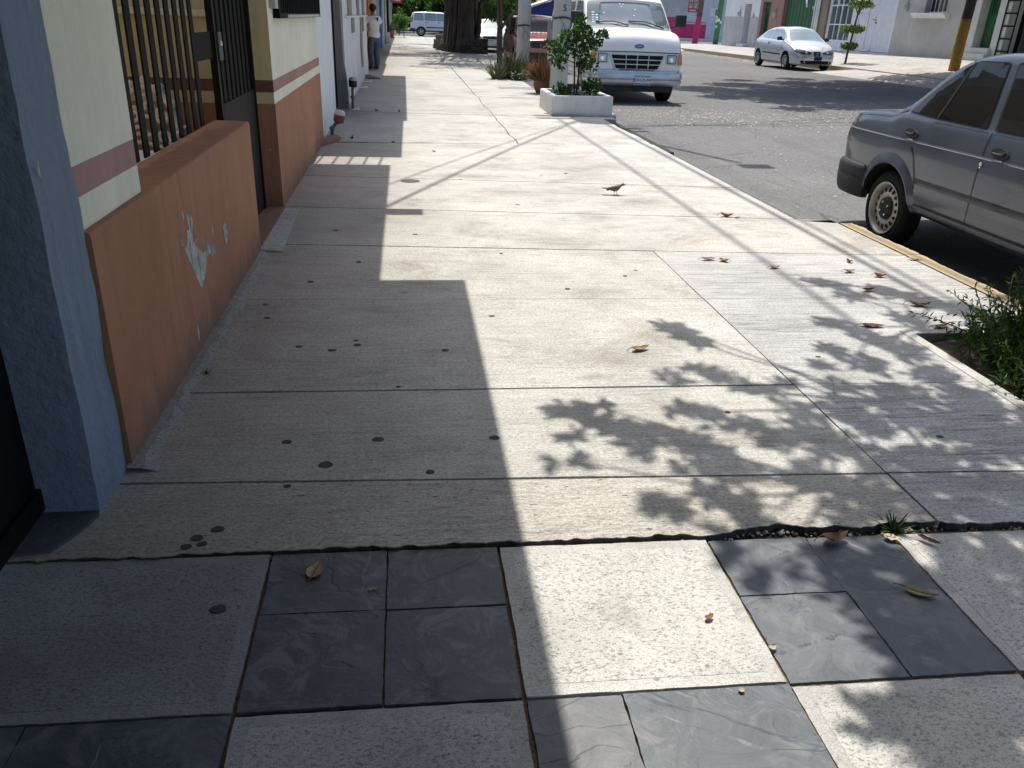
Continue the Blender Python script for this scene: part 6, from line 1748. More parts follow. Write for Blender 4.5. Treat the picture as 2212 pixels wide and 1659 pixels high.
# ---- feathery plants in the near bed
rg = random.Random(71)
for k, (x, y, s, lab) in enumerate(((3.08, 3.42, .36, "feathery dark green plant with the tallest shoot in the near bed"), (2.88, 3.15, .22, "low feathery plant at the front corner of the near bed"), (3.25, 3.25, .34, "dense feathery plant at the right edge of the near bed"), (2.85, 2.8, .22, "small feathery plant nearest the camera in the bed"))):
    t = thing("bed_plant", lab, "plant", (x, y, -.03), 0, "feathery plants in the near bed")
    mb = MB(); st = MB()
    for _ in range(95):
        a = rg.uniform(0, 2*PI); e = rg.uniform(.35, 1.5)
        d = Vector((math.cos(a)*math.cos(e), math.sin(a)*math.cos(e), math.sin(e)))
        L = s*rg.uniform(.6, 1.15)*(1.25 if e > 1.3 and k == 0 else 1)
        p0 = Vector((x+rg.uniform(-.2, .2), y+rg.uniform(-.2, .2), -.02))
        pts = [p0+d*L*q+Vector((0, 0, -.12*L*q*q*math.cos(e))) for q in (0, .33, .66, 1)]
        st.tube(pts, [.004, .003, .0025, .0012], 4)
        for q in range(26):
            f_ = .15+.85*q/25
            p = p0+d*L*f_+Vector((0, 0, -.12*L*f_*f_*math.cos(e)))
            quadleaf(mb, p, (d*.7+rdir(rg)).normalized(), rg.uniform(.028, .05), .009, rg.choices((0, 1, 2), (5, 3, 1))[0], rg)
    for _ in range(700):      # dense low growth that hides the soil
        p = Vector((min(3.38, max(2.6, x+rg.gauss(0, .17))), min(3.56, y+rg.gauss(0, .17)), rg.uniform(-.02, .13*s/.3)))
        quadleaf(mb, p, (rdir(rg)+Vector((0, 0, .7))).normalized(), rg.uniform(.03, .06), .011, rg.choices((0, 1, 2), (6, 3, 1))[0], rg)
    mb.build("foliage", M_LF, t); st.build("stem", M_BARK, t)

# ---- small weeds in cracks
def weed(x, y, s, n, lab, z=0.0):
    t = thing("weed", lab, "weed", (x, y, z))
    mb = MB()
    for _ in range(n):
        a = rg.uniform(0, 2*PI); e = rg.uniform(.15, 1.3)
        d = Vector((math.cos(a)*math.cos(e), math.sin(a)*math.cos(e), math.sin(e)))
        blade(mb, Vector((x, y, z-.005)), d, s*rg.uniform(.5, 1.2), s*.13, rg.randrange(2), -.15)
    mb.build("leaf_tuft", [M_LF[1], M_LG[1]], t)
    mb = MB(); mb.lathe([(.001, .012), (.012, -.004)], 6, c=(x, y, z)); mb.build("root_crown", M_SOIL, t)
weed(1.49, 1.945, .085, 34, "small grey green weed sprouting from the broken pavement edge", -.02)
weed(-.845, 3.22, .045, 16, "tiny bright green weed at the foot of the terracotta wall")
weed(-.10, 13.35, .06, 26, "flat dark weed growing in the slab joint by the concrete column")
weed(-.45, 13.4, .07, 30, "mossy weed patch in the joint beside the meter pipe")
weed(-.65, 10.3, .07, 24, "dark weed in the slab joint near the low meter")
weed(-.15, 10.05, .05, 18, "little weed in the slab joint at the shadow edge")

# ---- leaf litter and grit along the road edge
rg = random.Random(81)
mb = MB()
for i in range(2600):
    if i < 1500: x = rg.triangular(3.6, 11, 5.5); y = rg.gauss(15.0, .9)-.03*(x-5)
    elif i < 2100: x = rg.uniform(3.2, 12); y = rg.uniform(6.5, 14.5)
    else: x = rg.uniform(3.5, 5.6); y = rg.uniform(13.4, 18.5)
    s = rg.uniform(.010, .034) if i < 1500 else rg.uniform(.008, .024)
    a = rg.uniform(0, PI); z = road_z(x)+.008
    c, sn = math.cos(a)*s, math.sin(a)*s
    h = rg.uniform(.002, s*.6)
    mb.add([(x-c, y-sn, z), (x+sn*.5, y-c*.5, z+h*.5), (x+c, y+sn, z+h), (x-sn*.5, y+c*.5, z+h*.4)], [(0, 1, 2, 3)], rg.choices((0, 1, 2), (4, 3, 2))[0])
tag(mb.build("leaf_litter", [simple("dry_tan", (.36, .29, .19), .9), simple("pale_chip", (.42, .40, .35), .9), simple("dry_brown", (.16, .10, .06), .9)]), kind='stuff')
mb = MB()
for i in range(900):
    if i < 350: x = rg.gauss(15.3, .25); y = rg.gauss(29.5, .7)
    elif i < 600: x = rg.uniform(16.2, 19.5); y = rg.uniform(27, 33)
    else: x = rg.uniform(14.6, 15.8); y = rg.uniform(36, 50)
    z = (road_z(x) if x < 15.9 else zR(x, y))+.01; s = rg.uniform(.02, .05); a = rg.uniform(0, PI); c, sn = math.cos(a)*s, math.sin(a)*s
    mb.add([(x-c, y-sn, z), (x+sn*.5, y-c*.5, z+s*.3), (x+c, y+sn, z+s*.6), (x-sn*.5, y+c*.5, z+.01)], [(0, 1, 2, 3)], rg.randrange(2))
tag(mb.build("far_leaf_litter", [simple("dry_yellow", (.42, .33, .16), .9), simple("pale_dry", (.45, .40, .30), .9)]), kind='stuff')
# ================================================================== houses across the street
M_GSTUC = stucco("grey_stucco", (0.50, 0.485, 0.45), (0.2, 0.19, 0.17), 0.2, 0.6, 0.9, 14)
M_WSTUC = stucco("pale_stucco", (0.66, 0.65, 0.62), (0.25, 0.24, 0.22), 0.25, 0.3)
M_WHITEP = stucco("white_street_paint", (0.78, 0.79, 0.80), (0.3, 0.3, 0.3), 0.3, 0.25)
M_ROSE = stucco("rose_brown_paint", (0.36, 0.21, 0.185), (0.12, 0.08, 0.07), 0.3, 0.3)
M_GREEN = simple("green_door_paint", (0.018, 0.10, 0.040), 0.45, 0.2, 5)
M_DGREEN = simple("dark_green_glass", (0.008, 0.035, 0.02), 0.3, 0.2, 5)
M_WGATE = simple("white_gate_paint", (0.74, 0.76, 0.80), 0.4, 0.08, 4)
M_PINK = simple("magenta_paint", (0.48, 0.035, 0.15), 0.7, 0.15, 5)
M_METER = simple("meter_grey", (0.42, 0.43, 0.43), 0.5, 0.2, 20)
M_OCHREP = simple("ochre_pole_paint", (0.33, 0.17, 0.03), 0.75, 0.25, 8)
M_GPOLE = simple("green_pole_paint", (0.045, 0.16, 0.065), 0.6, 0.2, 8)
M_ROOFG = simple("flat_roof_edge", (0.34, 0.33, 0.31), 0.9, 0.2, 4)
FX = 20.5
def wall_with_holes(mb, y0, y1, z0, z1, holes, m=0, x=FX, depth=.25, rev=1):
    """front wall facing -x with rectangular openings and their reveals"""
    ys = sorted(set([y0, y1]+[h[0] for h in holes]+[h[1] for h in holes])); zs = sorted(set([z0, z1]+[h[2] for h in holes]+[h[3] for h in holes]))
    for a, b in zip(ys, ys[1:]):
        for c, d in zip(zs, zs[1:]):
            cy_, cz_ = (a+b)/2, (c+d)/2
            if any(h[0] < cy_ < h[1] and h[2] < cz_ < h[3] for h in holes): continue
            mb.add([(x, b, c), (x, a, c), (x, a, d), (x, b, d)], [(0, 1, 2, 3)], m)
    for (a, b, c, d) in holes:
        e = x+depth
        mb.add([(x, a, c), (x, b, c), (e, b, c), (e, a, c)], [(3, 2, 1, 0)], rev)
        mb.add([(x, a, d), (x, b, d), (e, b, d), (e, a, d)], [(0, 1, 2, 3)], rev)
        mb.add([(x, a, c), (x, a, d), (e, a, d), (e, a, c)], [(3, 2, 1, 0)], rev)
        mb.add([(x, b, c), (x, b, d), (e, b, d), (e, b, c)], [(0, 1, 2, 3)], rev)
    # rest of the block behind the front
    mb.add([(x, y0, z0), (x+5, y0, z0), (x+5, y0, z1), (x, y0, z1)], [(0, 1, 2, 3)], m)
    mb.add([(x, y1, z0), (x+5, y1, z0), (x+5, y1, z1), (x, y1, z1)], [(3, 2, 1, 0)], m)
    mb.add([(x+5, y0, z0), (x+5, y1, z0), (x+5, y1, z1), (x+5, y0, z1)], [(0, 1, 2, 3)], m)
    mb.add([(x, y0, z1), (x+5, y0, z1), (x+5, y1, z1), (x, y1, z1)], [(0, 1, 2, 3)], m)
def cornice(t, y0, y1, z, out=.35):
    b = MB(); b.box(FX-out, FX+5.1, y0+.01, y1-.01, z+.003, z+.16); b.build("roof", M_ROOFG, t)
def meter(x, y, z, t):
    b = MB(); b.bbox(x-.10, x, y-.1, y+.1, z-.14, z+.14, .015, 0); b.lathe([(.001, -.20), (.07, -.19), (.085, -.10), (.085, -.09)], 16, 0, True, 'x', (x, y, z+.02)); b.tube([(x-.03, y, z+.14), (x-.03, y, z+.5)], .018, 6)
    return b.build("electric_meter", M_METER, t)

# grey stucco house
t = thing("grey_house", "rough grey stucco house with barred window and white sill across the street", "house", (FX, 32.5, .5))
b = MB(); wall_with_holes(b, 30.05, 35.05, .2, 4.2, [(31.57, 33.06, 2.14, 3.5)], 0); b.build("wall", [M_GSTUC, M_GSTUC], t)
cornice(t, 30.05, 35.05, 4.2)
b = MB(); b.prism_ax([(FX-.02, 1.94), (FX-.16, 1.96), (FX-.28, 2.08), (FX-.28, 2.135), (FX+.1, 2.135), (FX+.1, 1.94)], 'y', 31.32, 33.55)
wf = b.build("window_sill", M_WHITEP, t)
b = MB(); b.box(FX+.245, FX+.25, 31.57, 33.06, 2.14, 3.5); b.build("window_pane", glassy("far_dark_pane", (.015, .017, .02)), t)
b = MB()
for k in range(6): b.box(FX+.19, FX+.21, 31.62+k*.27, 31.645+k*.27, 2.14, 3.5)
for z in (2.16, 2.62, 3.1): b.box(FX+.185, FX+.19, 31.57, 33.06, z, z+.03)
b.build("window_bars", M_WGATE, t)
b = MB(); b.box(FX-.012, FX, 30.42, 30.66, .67, 1.04); b.build("vent_box", M_DKGREY, t)
meter(FX-.002, 34.3, 2.36, t)

# pale house with the green door
t = thing("pale_house", "pale stucco house with a green door above a white step", "house", (FX, 29, .6))
b = MB(); wall_with_holes(b, 28.25, 30.045, .2, 4.4, [(28.62, 29.62, 1.0, 3.3)], 0, depth=.35); b.build("wall", [M_WSTUC, M_WSTUC], t)
cornice(t, 28.25, 30.04, 4.4)
b = MB(); b.box(FX+.33, FX+.35, 28.62, 29.62, 1.0, 3.3)
for (y0, y1, z0, z1) in ((28.70, 29.08, 1.1, 1.9), (29.16, 29.54, 1.1, 1.9), (28.70, 29.54, 2.0, 2.06)): b.box(FX+.315, FX+.33, y0, y1, z0, z1)
d = b.build("door", M_GREEN, t)
b = MB()
for k in range(6): b.box(FX+.31, FX+.325, 28.74+.13*k, 28.765+.13*k, 2.1, 3.2)
b.build("door_bars", M_DGREEN, d)
b = MB(); b.box(FX-.30, FX-.003, 28.4, 29.75, .45, .80); b.box(FX-.15, FX-.003, 28.5, 29.7, .80, .985); b.build("front_step", M_WSTUC, t)
b = MB(); b.box(FX-.02, FX, 29.85, 29.95, 2.6, 2.85); b.build("doorbell_box", M_METER, t)
t = thing("iron_gate_house", "house front with tall black iron gate at the right edge of the street", "house", (FX, 25, .6))
b = MB(); wall_with_holes(b, 18.0, 28.24, .2, 4.3, [(24.0, 28.0, .62, 3.4)], 0, depth=.5); b.build("wall", [M_WSTUC, M_WSTUC], t)
cornice(t, 18.0, 28.24, 4.3)
b = MB(); b.box(FX+.46, FX+.49, 24.0, 28.0, .62, 3.4); g_ = b.build("gate", M_BLACK, t)
b = MB()
for z in (.9, 1.3, 1.7, 2.1, 2.5, 3.0): b.box(FX-.05, FX-.02, 27.55, 28.2, z, z+.05)
for y in (27.55, 28.18): b.box(FX-.05, FX-.02, y, y+.04, .62, 3.2)
b.build("iron_ladder", M_BLACK, t)

# white sheet gate, glazed door
t = thing("white_gate_house", "white house front with ribbed double gate and glazed door", "house", (FX, 38, .5))
b = MB(); wall_with_holes(b, 35.06, 41.0, .2, 4.4, [(35.14, 38.25, .56, 3.3), (38.68, 40.92, .48, 3.3)], 0, depth=.12); b.build("wall", [M_WHITEP, M_WHITEP], t)
cornice(t, 35.06, 41.0, 4.4)
for (y0, y1) in ((35.16, 36.66), (36.70, 38.23)):
    b = MB(); b.box(FX+.05, FX+.08, y0, y1, .62, 3.3)
    k = y0+.06
    while k < y1-.05: b.box(FX+.035, FX+.05, k, k+.04, .66, 3.26); k += .085
    for (a, c) in ((y0, y0+.05), (y1-.05, y1)): b.box(FX+.02, FX+.05, a, c, .60, 3.3)
    b.box(FX+.02, FX+.05, y0, y1, .585, .64)
    gl = b.build("gate", M_WGATE, t)
    if y0 < 36:
        b = MB(); b.lathe([(.001, -.06), (.03, -.05), (.03, 0)], 10, 0, True, 'x', (FX+.03, y1-.12, 1.75)); b.tube([(FX-.02, y1-.1, 1.85), (FX-.02, y1+.12, 1.9)], .015, 6); b.build("gate_latch", M_DKGREY, gl)
    else:
        b = MB()
        for z in (2.05, 2.22): b.box(FX+.0, FX+.02, y0+.55, y1-.05, z, z+.035)
        for y in (y0+.55, y1-.1): b.box(FX+.0, FX+.02, y, y+.04, .64, 3.2)
        b.build("gate_wicket", M_WGATE, gl)
b = MB()
for y in (38.70, 39.78, 40.86): b.box(FX+.03, FX+.08, y, y+.06, .5, 3.3)
for y in (39.25, 40.32): b.box(FX+.035, FX+.08, y, y+.035, .95, 3.3)
for z in (.92, 1.62, 2.45, 2.85): b.box(FX+.032, FX+.08, 38.76, 40.86, z, z+.05)
b.box(FX+.06, FX+.085, 38.76, 40.86, .5, .95)
k = 38.82
while k < 40.8: b.box(FX+.05, FX+.06, k, k+.04, .52, .92); k += .085
gd = b.build("glazed_door", M_WGATE, t)
b = MB(); b.box(FX+.09, FX+.1, 38.7, 40.92, .95, 3.3); b.build("door_glass", glassy("door_glass", (.10, .14, .15), .08), gd)
b = MB(); b.tube([(FX-.9, 38.4, 4.0), (FX-.08, 40.0, 2.55)], .05, 6); b.build("awning_brace", M_WGATE, t)
# narrow brown column with pipes
t = thing("brown_column", "narrow flaking brown wall column with white downpipes between gates", "column", (FX, 41.5, .4))
b = MB(); b.box(FX-.10, FX+5, 41.02, 41.95, .2, 4.4); b.build("shaft", stucco("flaking_tan", (.30, .25, .19), (.15, .1, .08), .5, .6), t)
for y, r in ((41.75, .05), (41.95, .06), (42.2, .04)):
    b = MB(); b.tube([(FX-.18, y, .3), (FX-.18, y, 4.3)], r, 8); b.build("downpipe", M_WGATE, t)
# rose brown house with green gate and green door
t = thing("rose_house", "rose brown house with wide green gate and arched green door", "house", (FX, 46, .4))
b = MB(); wall_with_holes(b, 42.3, 49.48, .1, 4.5, [(42.55, 46.3, .38, 3.4), (48.02, 49.1, .34, 2.72)], 0, depth=.25); b.build("wall", [M_ROSE, M_ROSE], t)
cornice(t, 42.3, 49.48, 4.5)
b = MB(); b.box(FX+.2, FX+.24, 42.55, 46.3, .40, 3.4)
for k in range(18): b.box(FX+.18+(k % 2)*.012, FX+.2, 42.57+k*.207, 42.57+k*.207+.19, .42, 3.38)
b.build("gate", M_GREEN, t)
b = MB(); b.box(FX+.2, FX+.24, 48.02, 49.1, .36, 2.72); d = b.build("door", M_GREEN, t)
for yc in (48.32, 48.80):
    pts = [(yc-.17, 1.15), (yc+.17, 1.15)]+[(yc+.17*math.cos(a), 1.95+.22*math.sin(a)) for a in [PI*i/8 for i in range(9)]]
    b = MB(); b.prism_ax([(p[0], p[1]) for p in pts], 'x', FX+.185, FX+.199); b.build("door_panel", M_DGREEN, d)
meter(FX-.002, 47.2, 2.05, t); meter(FX-.002, 42.42, 2.35, t)
b = MB(); b.tube([(FX-.9, 41.6, 2.4), (FX-.2, 43.6, 3.5)], .05, 6); b.build("awning_brace", M_WGATE, t)
# white corner house
t = thing("white_corner_house", "white corner house with stained lower wall and recessed narrow door", "house", (FX, 52.5, .3))
b = MB(); wall_with_holes(b, 49.5, 55.0, .05, 4.3, [(50.77, 51.82, .44, 2.65)], 0, depth=.5, rev=0); b.build("wall", [M_WHITEP, M_WSTUC], t)
cornice(t, 49.5, 55.0, 4.3)
b = MB(); b.box(FX-.02, FX-.004, 51.9, 54.98, .05, 1.93); b.box(FX-.02, FX-.004, 49.55, 50.7, .05, 1.93); b.build("lower_wall_band", stucco("stained_grey_white", (.50, .50, .50), (.22, .21, .2), .6, .3), t)
b = MB(); b.box(FX+.46, FX+.49, 50.77, 51.4, .44, 2.65); b.build("door", simple("dark_blue_door", (.02, .025, .04), .5), t)
b = MB(); b.box(FX-.25, FX-.003, 50.75, 51.85, .05, .42); b.build("door_step", M_WHITEP, t)
meter(FX-.022, 52.4, 2.1, t)
b = MB(); b.box(FX-.06, FX-.021, 50.2, 50.4, 1.9, 2.1); b.build("bell_box", M_METER, t)
b = MB()
for k in range(7): b.box(FX-.015, FX-.003, 54.62, 54.9, 1.55+k*.14, 1.62+k*.14)
b.build("wall_lettering", M_INK, t) if False else None

# house across the side street: white with magenta base, posters
BY = 80.0
t = thing("magenta_white_house", "white house with magenta base and poster facing the side street", "house", (28, BY, .2))
b = MB(); b.box(26.0, 40, BY, BY+8, -.1, 4.6); b.build("wall", stucco("bluish_white", (.56, .60, .66), None, .2, .2), t)
b = MB(); b.box(25.98, 29.0-.9, BY-.02, BY-.002, .2, 1.42); b.box(25.98, 28.1, BY-.02, BY-.002, 1.56, 1.62); b.build("magenta_band", M_PINK, t)
b = MB(); b.box(25.2, 26.0, BY-.06, BY+6, -.1, 2.0); b.build("corner_pillar", M_PINK, t)
b = MB(); b.box(25.2, 26.0, BY-.058, BY+6, 2.003, 4.6); b.build("corner_pillar", stucco("pillar_grey", (.45, .46, .48), None, .2, .2), t)
b = MB(); b.box(28.3, 29.45, BY-.03, BY-.002, 2.15, 2.85); wf = b.build("window_frame", M_WHITEP, t)
b = MB(); b.box(28.85, 29.35, BY-.06, BY-.031, 2.25, 2.75); b.build("window_pane", M_BLACK, wf)
b = MB()
for k in range(3): b.box(28.93+.13*k, 28.97+.13*k, BY-.08, BY-.061, 2.25, 2.75)
b.build("window_bars", M_WHITEP, wf)
b = MB(); b.box(26.15, 27.05, BY-.06, BY-.03, 2.45, 3.95); ps = b.build("poster", simple("poster_red", (.50, .06, .06), .5, .1, 4), t)
for (x, z) in ((26.22, 2.78), (26.65, 2.78), (26.22, 3.30), (26.65, 3.30)):
    b = MB(); b.box(x, x+.34, BY-.07, BY-.061, z, z+.42); b.build("poster_photo", simple("poster_grey", (.38, .37, .36), .5, .6, 9), ps)
b = MB(); b.box(26.3, 26.9, BY-.07, BY-.061, 2.55, 2.63); b.build("poster_line", M_WHITEP, ps)
b = MB(); b.box(24.5, 31, BY-1.6, BY-.1, -.1, .22); b.build("front_ledge", M_WSTUC, t)
t = thing("yellow_awning_house", "beige house with a yellow awning far down the side street", "house", (27, 92, 0))
b = MB(); b.box(18, 36, 92, 98, -.1, 5); b.build("wall", stucco("far_beige", (.45, .42, .37), None, .2, .2), t)
b = MB(); b.prism_ax([(90.6, 3.0), (92, 3.6), (92, 2.9), (90.6, 2.4)], 'x', 21, 30.2); b.build("awning", simple("yellow_awning_cloth", (.62, .47, .16), .8, .1, 3), t)
b = MB(); b.box(26.6, 29.2, 91.96, 91.998, 0, 2.3); b.build("shutter", simple("grey_shutter", (.35, .33, .31), .6, .1, 3), t)
t = thing("teal_house", "pale teal upper house front far behind the blue tarpaulin", "house", (9, 72, 0))
# ---- poles
def pole(name, x, y, z, r, hsplit, m0, m1, lab, lean=0.0, H=8):
    t = thing(name, lab, "pole", (x, y, z))
    def P(h): return (x+lean*h+.02*mnoise.noise((h*1.3, x, 0)), y, z+h)
    n = 10
    b = MB(); b.tube([P(hsplit*i/n-.05) for i in range(n+1)], [r*(1.08-.08*i/n) for i in range(n+1)], 12); b.build("painted_base", m0, t)
    b = MB(); b.tube([P(hsplit-.05+(H-hsplit)*i/n) for i in range(n+1)], [r*.99*(1-.02*i) for i in range(n+1)], 12); b.build("upper_shaft", m1, t)
    return t
pole("wooden_pole", 17.5, 25.9, .29, .155, 1.62, M_OCHREP, simple("black_pole_wood", (.035, .03, .028), .8, .3, 8), "wooden pole with ochre painted foot and black top before the grey house", .02)
pole("magenta_pole", 20.5, 60.3, .2, .2, 1.75, M_PINK, simple("bare_brown_wood", (.14, .10, .08), .9, .3, 8), "magenta footed wooden pole at the far street corner", .05)
t = pole("green_pole", 20.95, 57.4, .22, .17, 6, M_GPOLE, M_GPOLE, "green painted pole with torn white papers by the white corner house", .03)
b = MB()
rg = random.Random(3)
for k in range(10):
    a = rg.uniform(PI*.9, PI*1.8); z = 1.5+rg.uniform(-.2, .4); s = rg.uniform(.05, .1)
    p = Vector((20.95+.05+.185*math.cos(a), 57.4+.185*math.sin(a), z)); ta = Vector((-math.sin(a), math.cos(a), 0))
    b.add([p-ta*s-Vector((0, 0, s)), p+ta*s-Vector((0, 0, s*.6)), p+ta*s*.8+Vector((0, 0, s)), p-ta*s*.7+Vector((0, 0, s*1.1))], [(0, 1, 2, 3)])
b.build("torn_paper", M_WHITEP, t)

# ---- tiered topiary on the far pavement
rg = random.Random(91)
t = thing("topiary_tree", "thin tiered topiary tree with flat leaf discs on the far pavement", "tree", (16.7, 31.4, .2))
b = MB(); b.tube([(16.7, 31.4, .1), (16.72, 31.4, .6), (16.78, 31.4, 1.2), (16.82, 31.4, 1.8), (16.9, 31.4, 2.4), (16.95, 31.4, 3.2)], [.045, .04, .036, .034, .03, .02], 8)
for a_ in (.4, 2.3, 4.1): b.tube([(16.86, 31.4, 1.95), (16.86+.18*math.cos(a_), 31.4+.18*math.sin(a_), 2.25)], [.025, .015], 6)
b.build("trunk", M_BARK2, t)
for k, (dx, z, r, hz) in enumerate(((.0, .85, .30, .13), (.02, 1.45, .42, .14), (.2, 2.30, .45, .15), (.24, 3.1, .4, .15))):
    c = MB()
    for _ in range(620):
        a = rg.uniform(0, 2*PI); q = r*math.sqrt(rg.random())*(1+.15*math.sin(3*a+k)); zz = z+rg.uniform(-hz, hz)*(1-.4*q/r)
        quadleaf(c, Vector((16.76+dx*.6+q*math.cos(a), 31.4+q*math.sin(a), zz)), rdir(rg), rg.uniform(.06, .11), .05, rg.choices((0, 1, 2), (2, 3, 4))[0], rg)
    c.build("leaf_tier", [M_LG[0], M_LG[1], leafmat("topiary_yellow_green", (.20, .24, .04), .3)], t)

# ---- blue tarpaulin stall behind the parked cars
t = thing("tarpaulin_stall", "blue tarpaulin stall with white sloping roof behind the maroon suv", "stall", (7.2, 46, -.12))
b = MB(); b.add([(6.3, 45, 1.94), (9.2, 45, 2.9), (9.2, 47.5, 2.9), (6.3, 47.5, 1.94), (6.3, 45, 1.86), (9.2, 45, 2.82), (9.2, 47.5, 2.82), (6.3, 47.5, 1.86)], [(0, 1, 2, 3), (7, 6, 5, 4), (0, 4, 5, 1), (1, 5, 6, 2), (2, 6, 7, 3), (3, 7, 4, 0)]); b.build("roof", simple("white_tarp", (.62, .62, .62), .7, .1, 3), t)
b = MB(); b.prism_ax([(6.35, .5), (9.1, .5), (9.1, 2.75), (6.35, 1.85)], 'y', 45.1, 45.13); b.build("side_cloth", simple("blue_tarp", (.03, .045, .22), .6, .2, 3), t)
for x, z in ((6.35, 1.86), (9.1, 2.75)):
    for y in (45.15, 47.4):
        b = MB(); b.tube([(x, y, -.15), (x, y, z)], .03, 6); b.build("support_post", M_WGATE, t)
bpy.data.objects.remove(bpy.data.objects["teal_house"])
# ================================================================== person, bird, small things
def skin(name, V_, E_, Rr, mat, parent, sub=2, root=0, smooth=True):
    me = bpy.data.meshes.new(name); me.from_pydata([tuple(v) for v in V_], E_, [])
    o = bpy.data.objects.new(name, me); COL.objects.link(o)
    md = o.modifiers.new("s", 'SKIN'); md.use_smooth_shade = True; md.branch_smoothing = .6
    for i, r in enumerate(Rr):
        sv = me.skin_vertices[0].data[i]; sv.radius = (r, r) if not hasattr(r, '__len__') else r; sv.use_root = (i == root)
    ms = o.modifiers.new("u", 'SUBSURF'); ms.levels = sub; ms.render_levels = sub
    dg = bpy.context.evaluated_depsgraph_get(); dg.update()
    m2 = bpy.data.meshes.new_from_object(o.evaluated_get(dg))
    o.modifiers.clear(); o.data = m2; m2.name = name; bpy.data.meshes.remove(me)
    m2.materials.clear(); m2.materials.append(mat)
    for p in m2.polygons: p.use_smooth = True
    o.parent = parent
    return o
M_SKIN = simple("brown_skin", (.23, .115, .07), .5, .1, 12)
M_HAIR = simple("black_hair", (.010, .009, .009), .45, .3, 40, .4, 120)
M_TEE = simple("white_tshirt", (.62, .62, .64), .85, .08, 9, .5, 14)
M_JEAN = simple("blue_jeans", (.055, .090, .135), .85, .25, 7, .4, 30)
M_SHOE = simple("blue_shoe", (.05, .08, .16), .6, .3, 30)
M_SOLE = simple("pale_sole", (.55, .55, .55), .6, .1, 20)
pe = thing("person", "person in white t-shirt and jeans seen from behind leaning into a doorway", "person", (-.80, 23.5, 0.0), R(28))
BV = [(0,0,.84),(0,.0,.98),(0,.005,1.12),(0,.0,1.25),(0,-.01,1.33),(0,.0,1.38),(0,.02,1.45),(0,.03,1.52),(0,.02,1.565),
      (-.085,0,.80),(-.09,.02,.45),(-.085,-.01,.09),(-.09,.11,.035),
      (.085,0,.80),(.085,.03,.45),(.08,.0,.09),(.09,.13,.035),
      (-.15,-.01,1.29),(-.20,.04,1.06),(-.15,.20,.98),(-.11,.27,.98),
      (.15,-.01,1.29),(.21,.05,1.06),(.16,.20,.99),(.12,.27,1.0)]
BE = [(0,1),(1,2),(2,3),(3,4),(4,5),(5,6),(6,7),(7,8),(0,9),(9,10),(10,11),(11,12),(0,13),(13,14),(14,15),(15,16),(3,17),(17,18),(18,19),(19,20),(3,21),(21,22),(22,23),(23,24)]
BR = [(.12,.10),(.12,.095),(.13,.10),(.12,.09),(.07,.06),(.048,.05),(.07,.075),(.078,.09),(.05,.06),.088,.058,.036,.032,.088,.058,.036,.032,.05,.042,.032,.026,.05,.042,.032,.026]
# hands: five short fingers each
for hnd, sgn in ((20, -1), (24, 1)):
    hx, hy, hz = BV[hnd]
    for k, (dx, dz, l) in enumerate(((-.018, .012, .05), (-.006, .016, .058), (.006, .014, .055), (.018, .008, .045), (.028*-sgn, -.012, .036))):
        i = len(BV); BV += [(hx+dx, hy+.035, hz+dz), (hx+dx*1.2, hy+.035+l*.8, hz+dz-.018)]; BE += [(hnd, i), (i, i+1)]; BR += [.010, .0075]
skin("body", BV, BE, BR, M_SKIN, pe)
TV = [(0,0,.755),(0,0,.9),(0,.005,1.08),(0,-.005,1.24),(0,-.012,1.325),(-.15,-.01,1.285),(-.205,.03,1.12),(.15,-.01,1.285),(.205,.03,1.12)]
TE = [(0,1),(1,2),(2,3),(3,4),(3,5),(5,6),(3,7),(7,8)]
skin("tshirt", TV, TE, [(.20,.16),(.20,.15),(.185,.14),(.16,.12),(.09,.08),.082,.085,.082,.085], M_TEE, pe, 2, 2)
JV = [(0,0,.90),(0,0,.82),(-.088,0,.74),(-.092,.02,.45),(-.088,-.012,.20),(-.088,-.01,.075),(.088,0,.74),(.088,.03,.45),(.083,.0,.20),(.082,.0,.075)]
JE = [(0,1),(1,2),(2,3),(3,4),(4,5),(1,6),(6,7),(7,8),(8,9)]
skin("jeans", JV, JE, [(.165,.135),(.17,.14),.118,.086,.074,.07,.118,.086,.074,.07], M_JEAN, pe, 2, 1)
bm = bmesh.new(); bmesh.ops.create_uvsphere(bm, u_segments=20, v_segments=14, radius=1)
for v_ in bm.verts:
    p = v_.co.copy(); low = max(0, -p.z)
    v_.co = Vector((p.x*.094*(1-.28*low), -.006+p.y*.108*(1-.2*low), 1.505+p.z*.108))
    if p.y > .45 and p.z < .55: v_.co.y -= .05
b = MB(); b.bm(bm, 0, True); b.build("hair", M_HAIR, pe, world=False)
for s in (-1, 1):
    b = MB(); b.T = Matrix.Translation((.086*s, .03+(.02 if s > 0 else 0), 0))
    b.lathe([(.001, 0.0), (.05, 0.0), (.052, .02), (.001, .02)], 14, 1)
    b.bbox(-.045, .045, -.10, .16, .0, .022, .01, 1); b.bbox(-.042, .042, -.095, .155, .022, .075, .022, 0); b.bbox(-.04, .04, -.095, .02, .06, .115, .02, 0)
    b.build("shoe", [M_SHOE, M_SOLE], pe, world=False)
for s in (-1, 1):
    b = MB(); b.lathe([(.001, -.012), (.018, -.008), (.022, .004), (.001, .012)], 10, 0, True, 'x', (.083*s, .025, 1.49)); b.build("ear", M_SKIN, pe, world=False)
b = MB(); b.add([(.03, -.138, 1.28), (.10, -.125, 1.27), (.075, -.135, 1.18), (.04, -.14, 1.20)], [(0, 1, 2, 3)]); b.build("shirt_print", M_HAIR, pe, world=False)

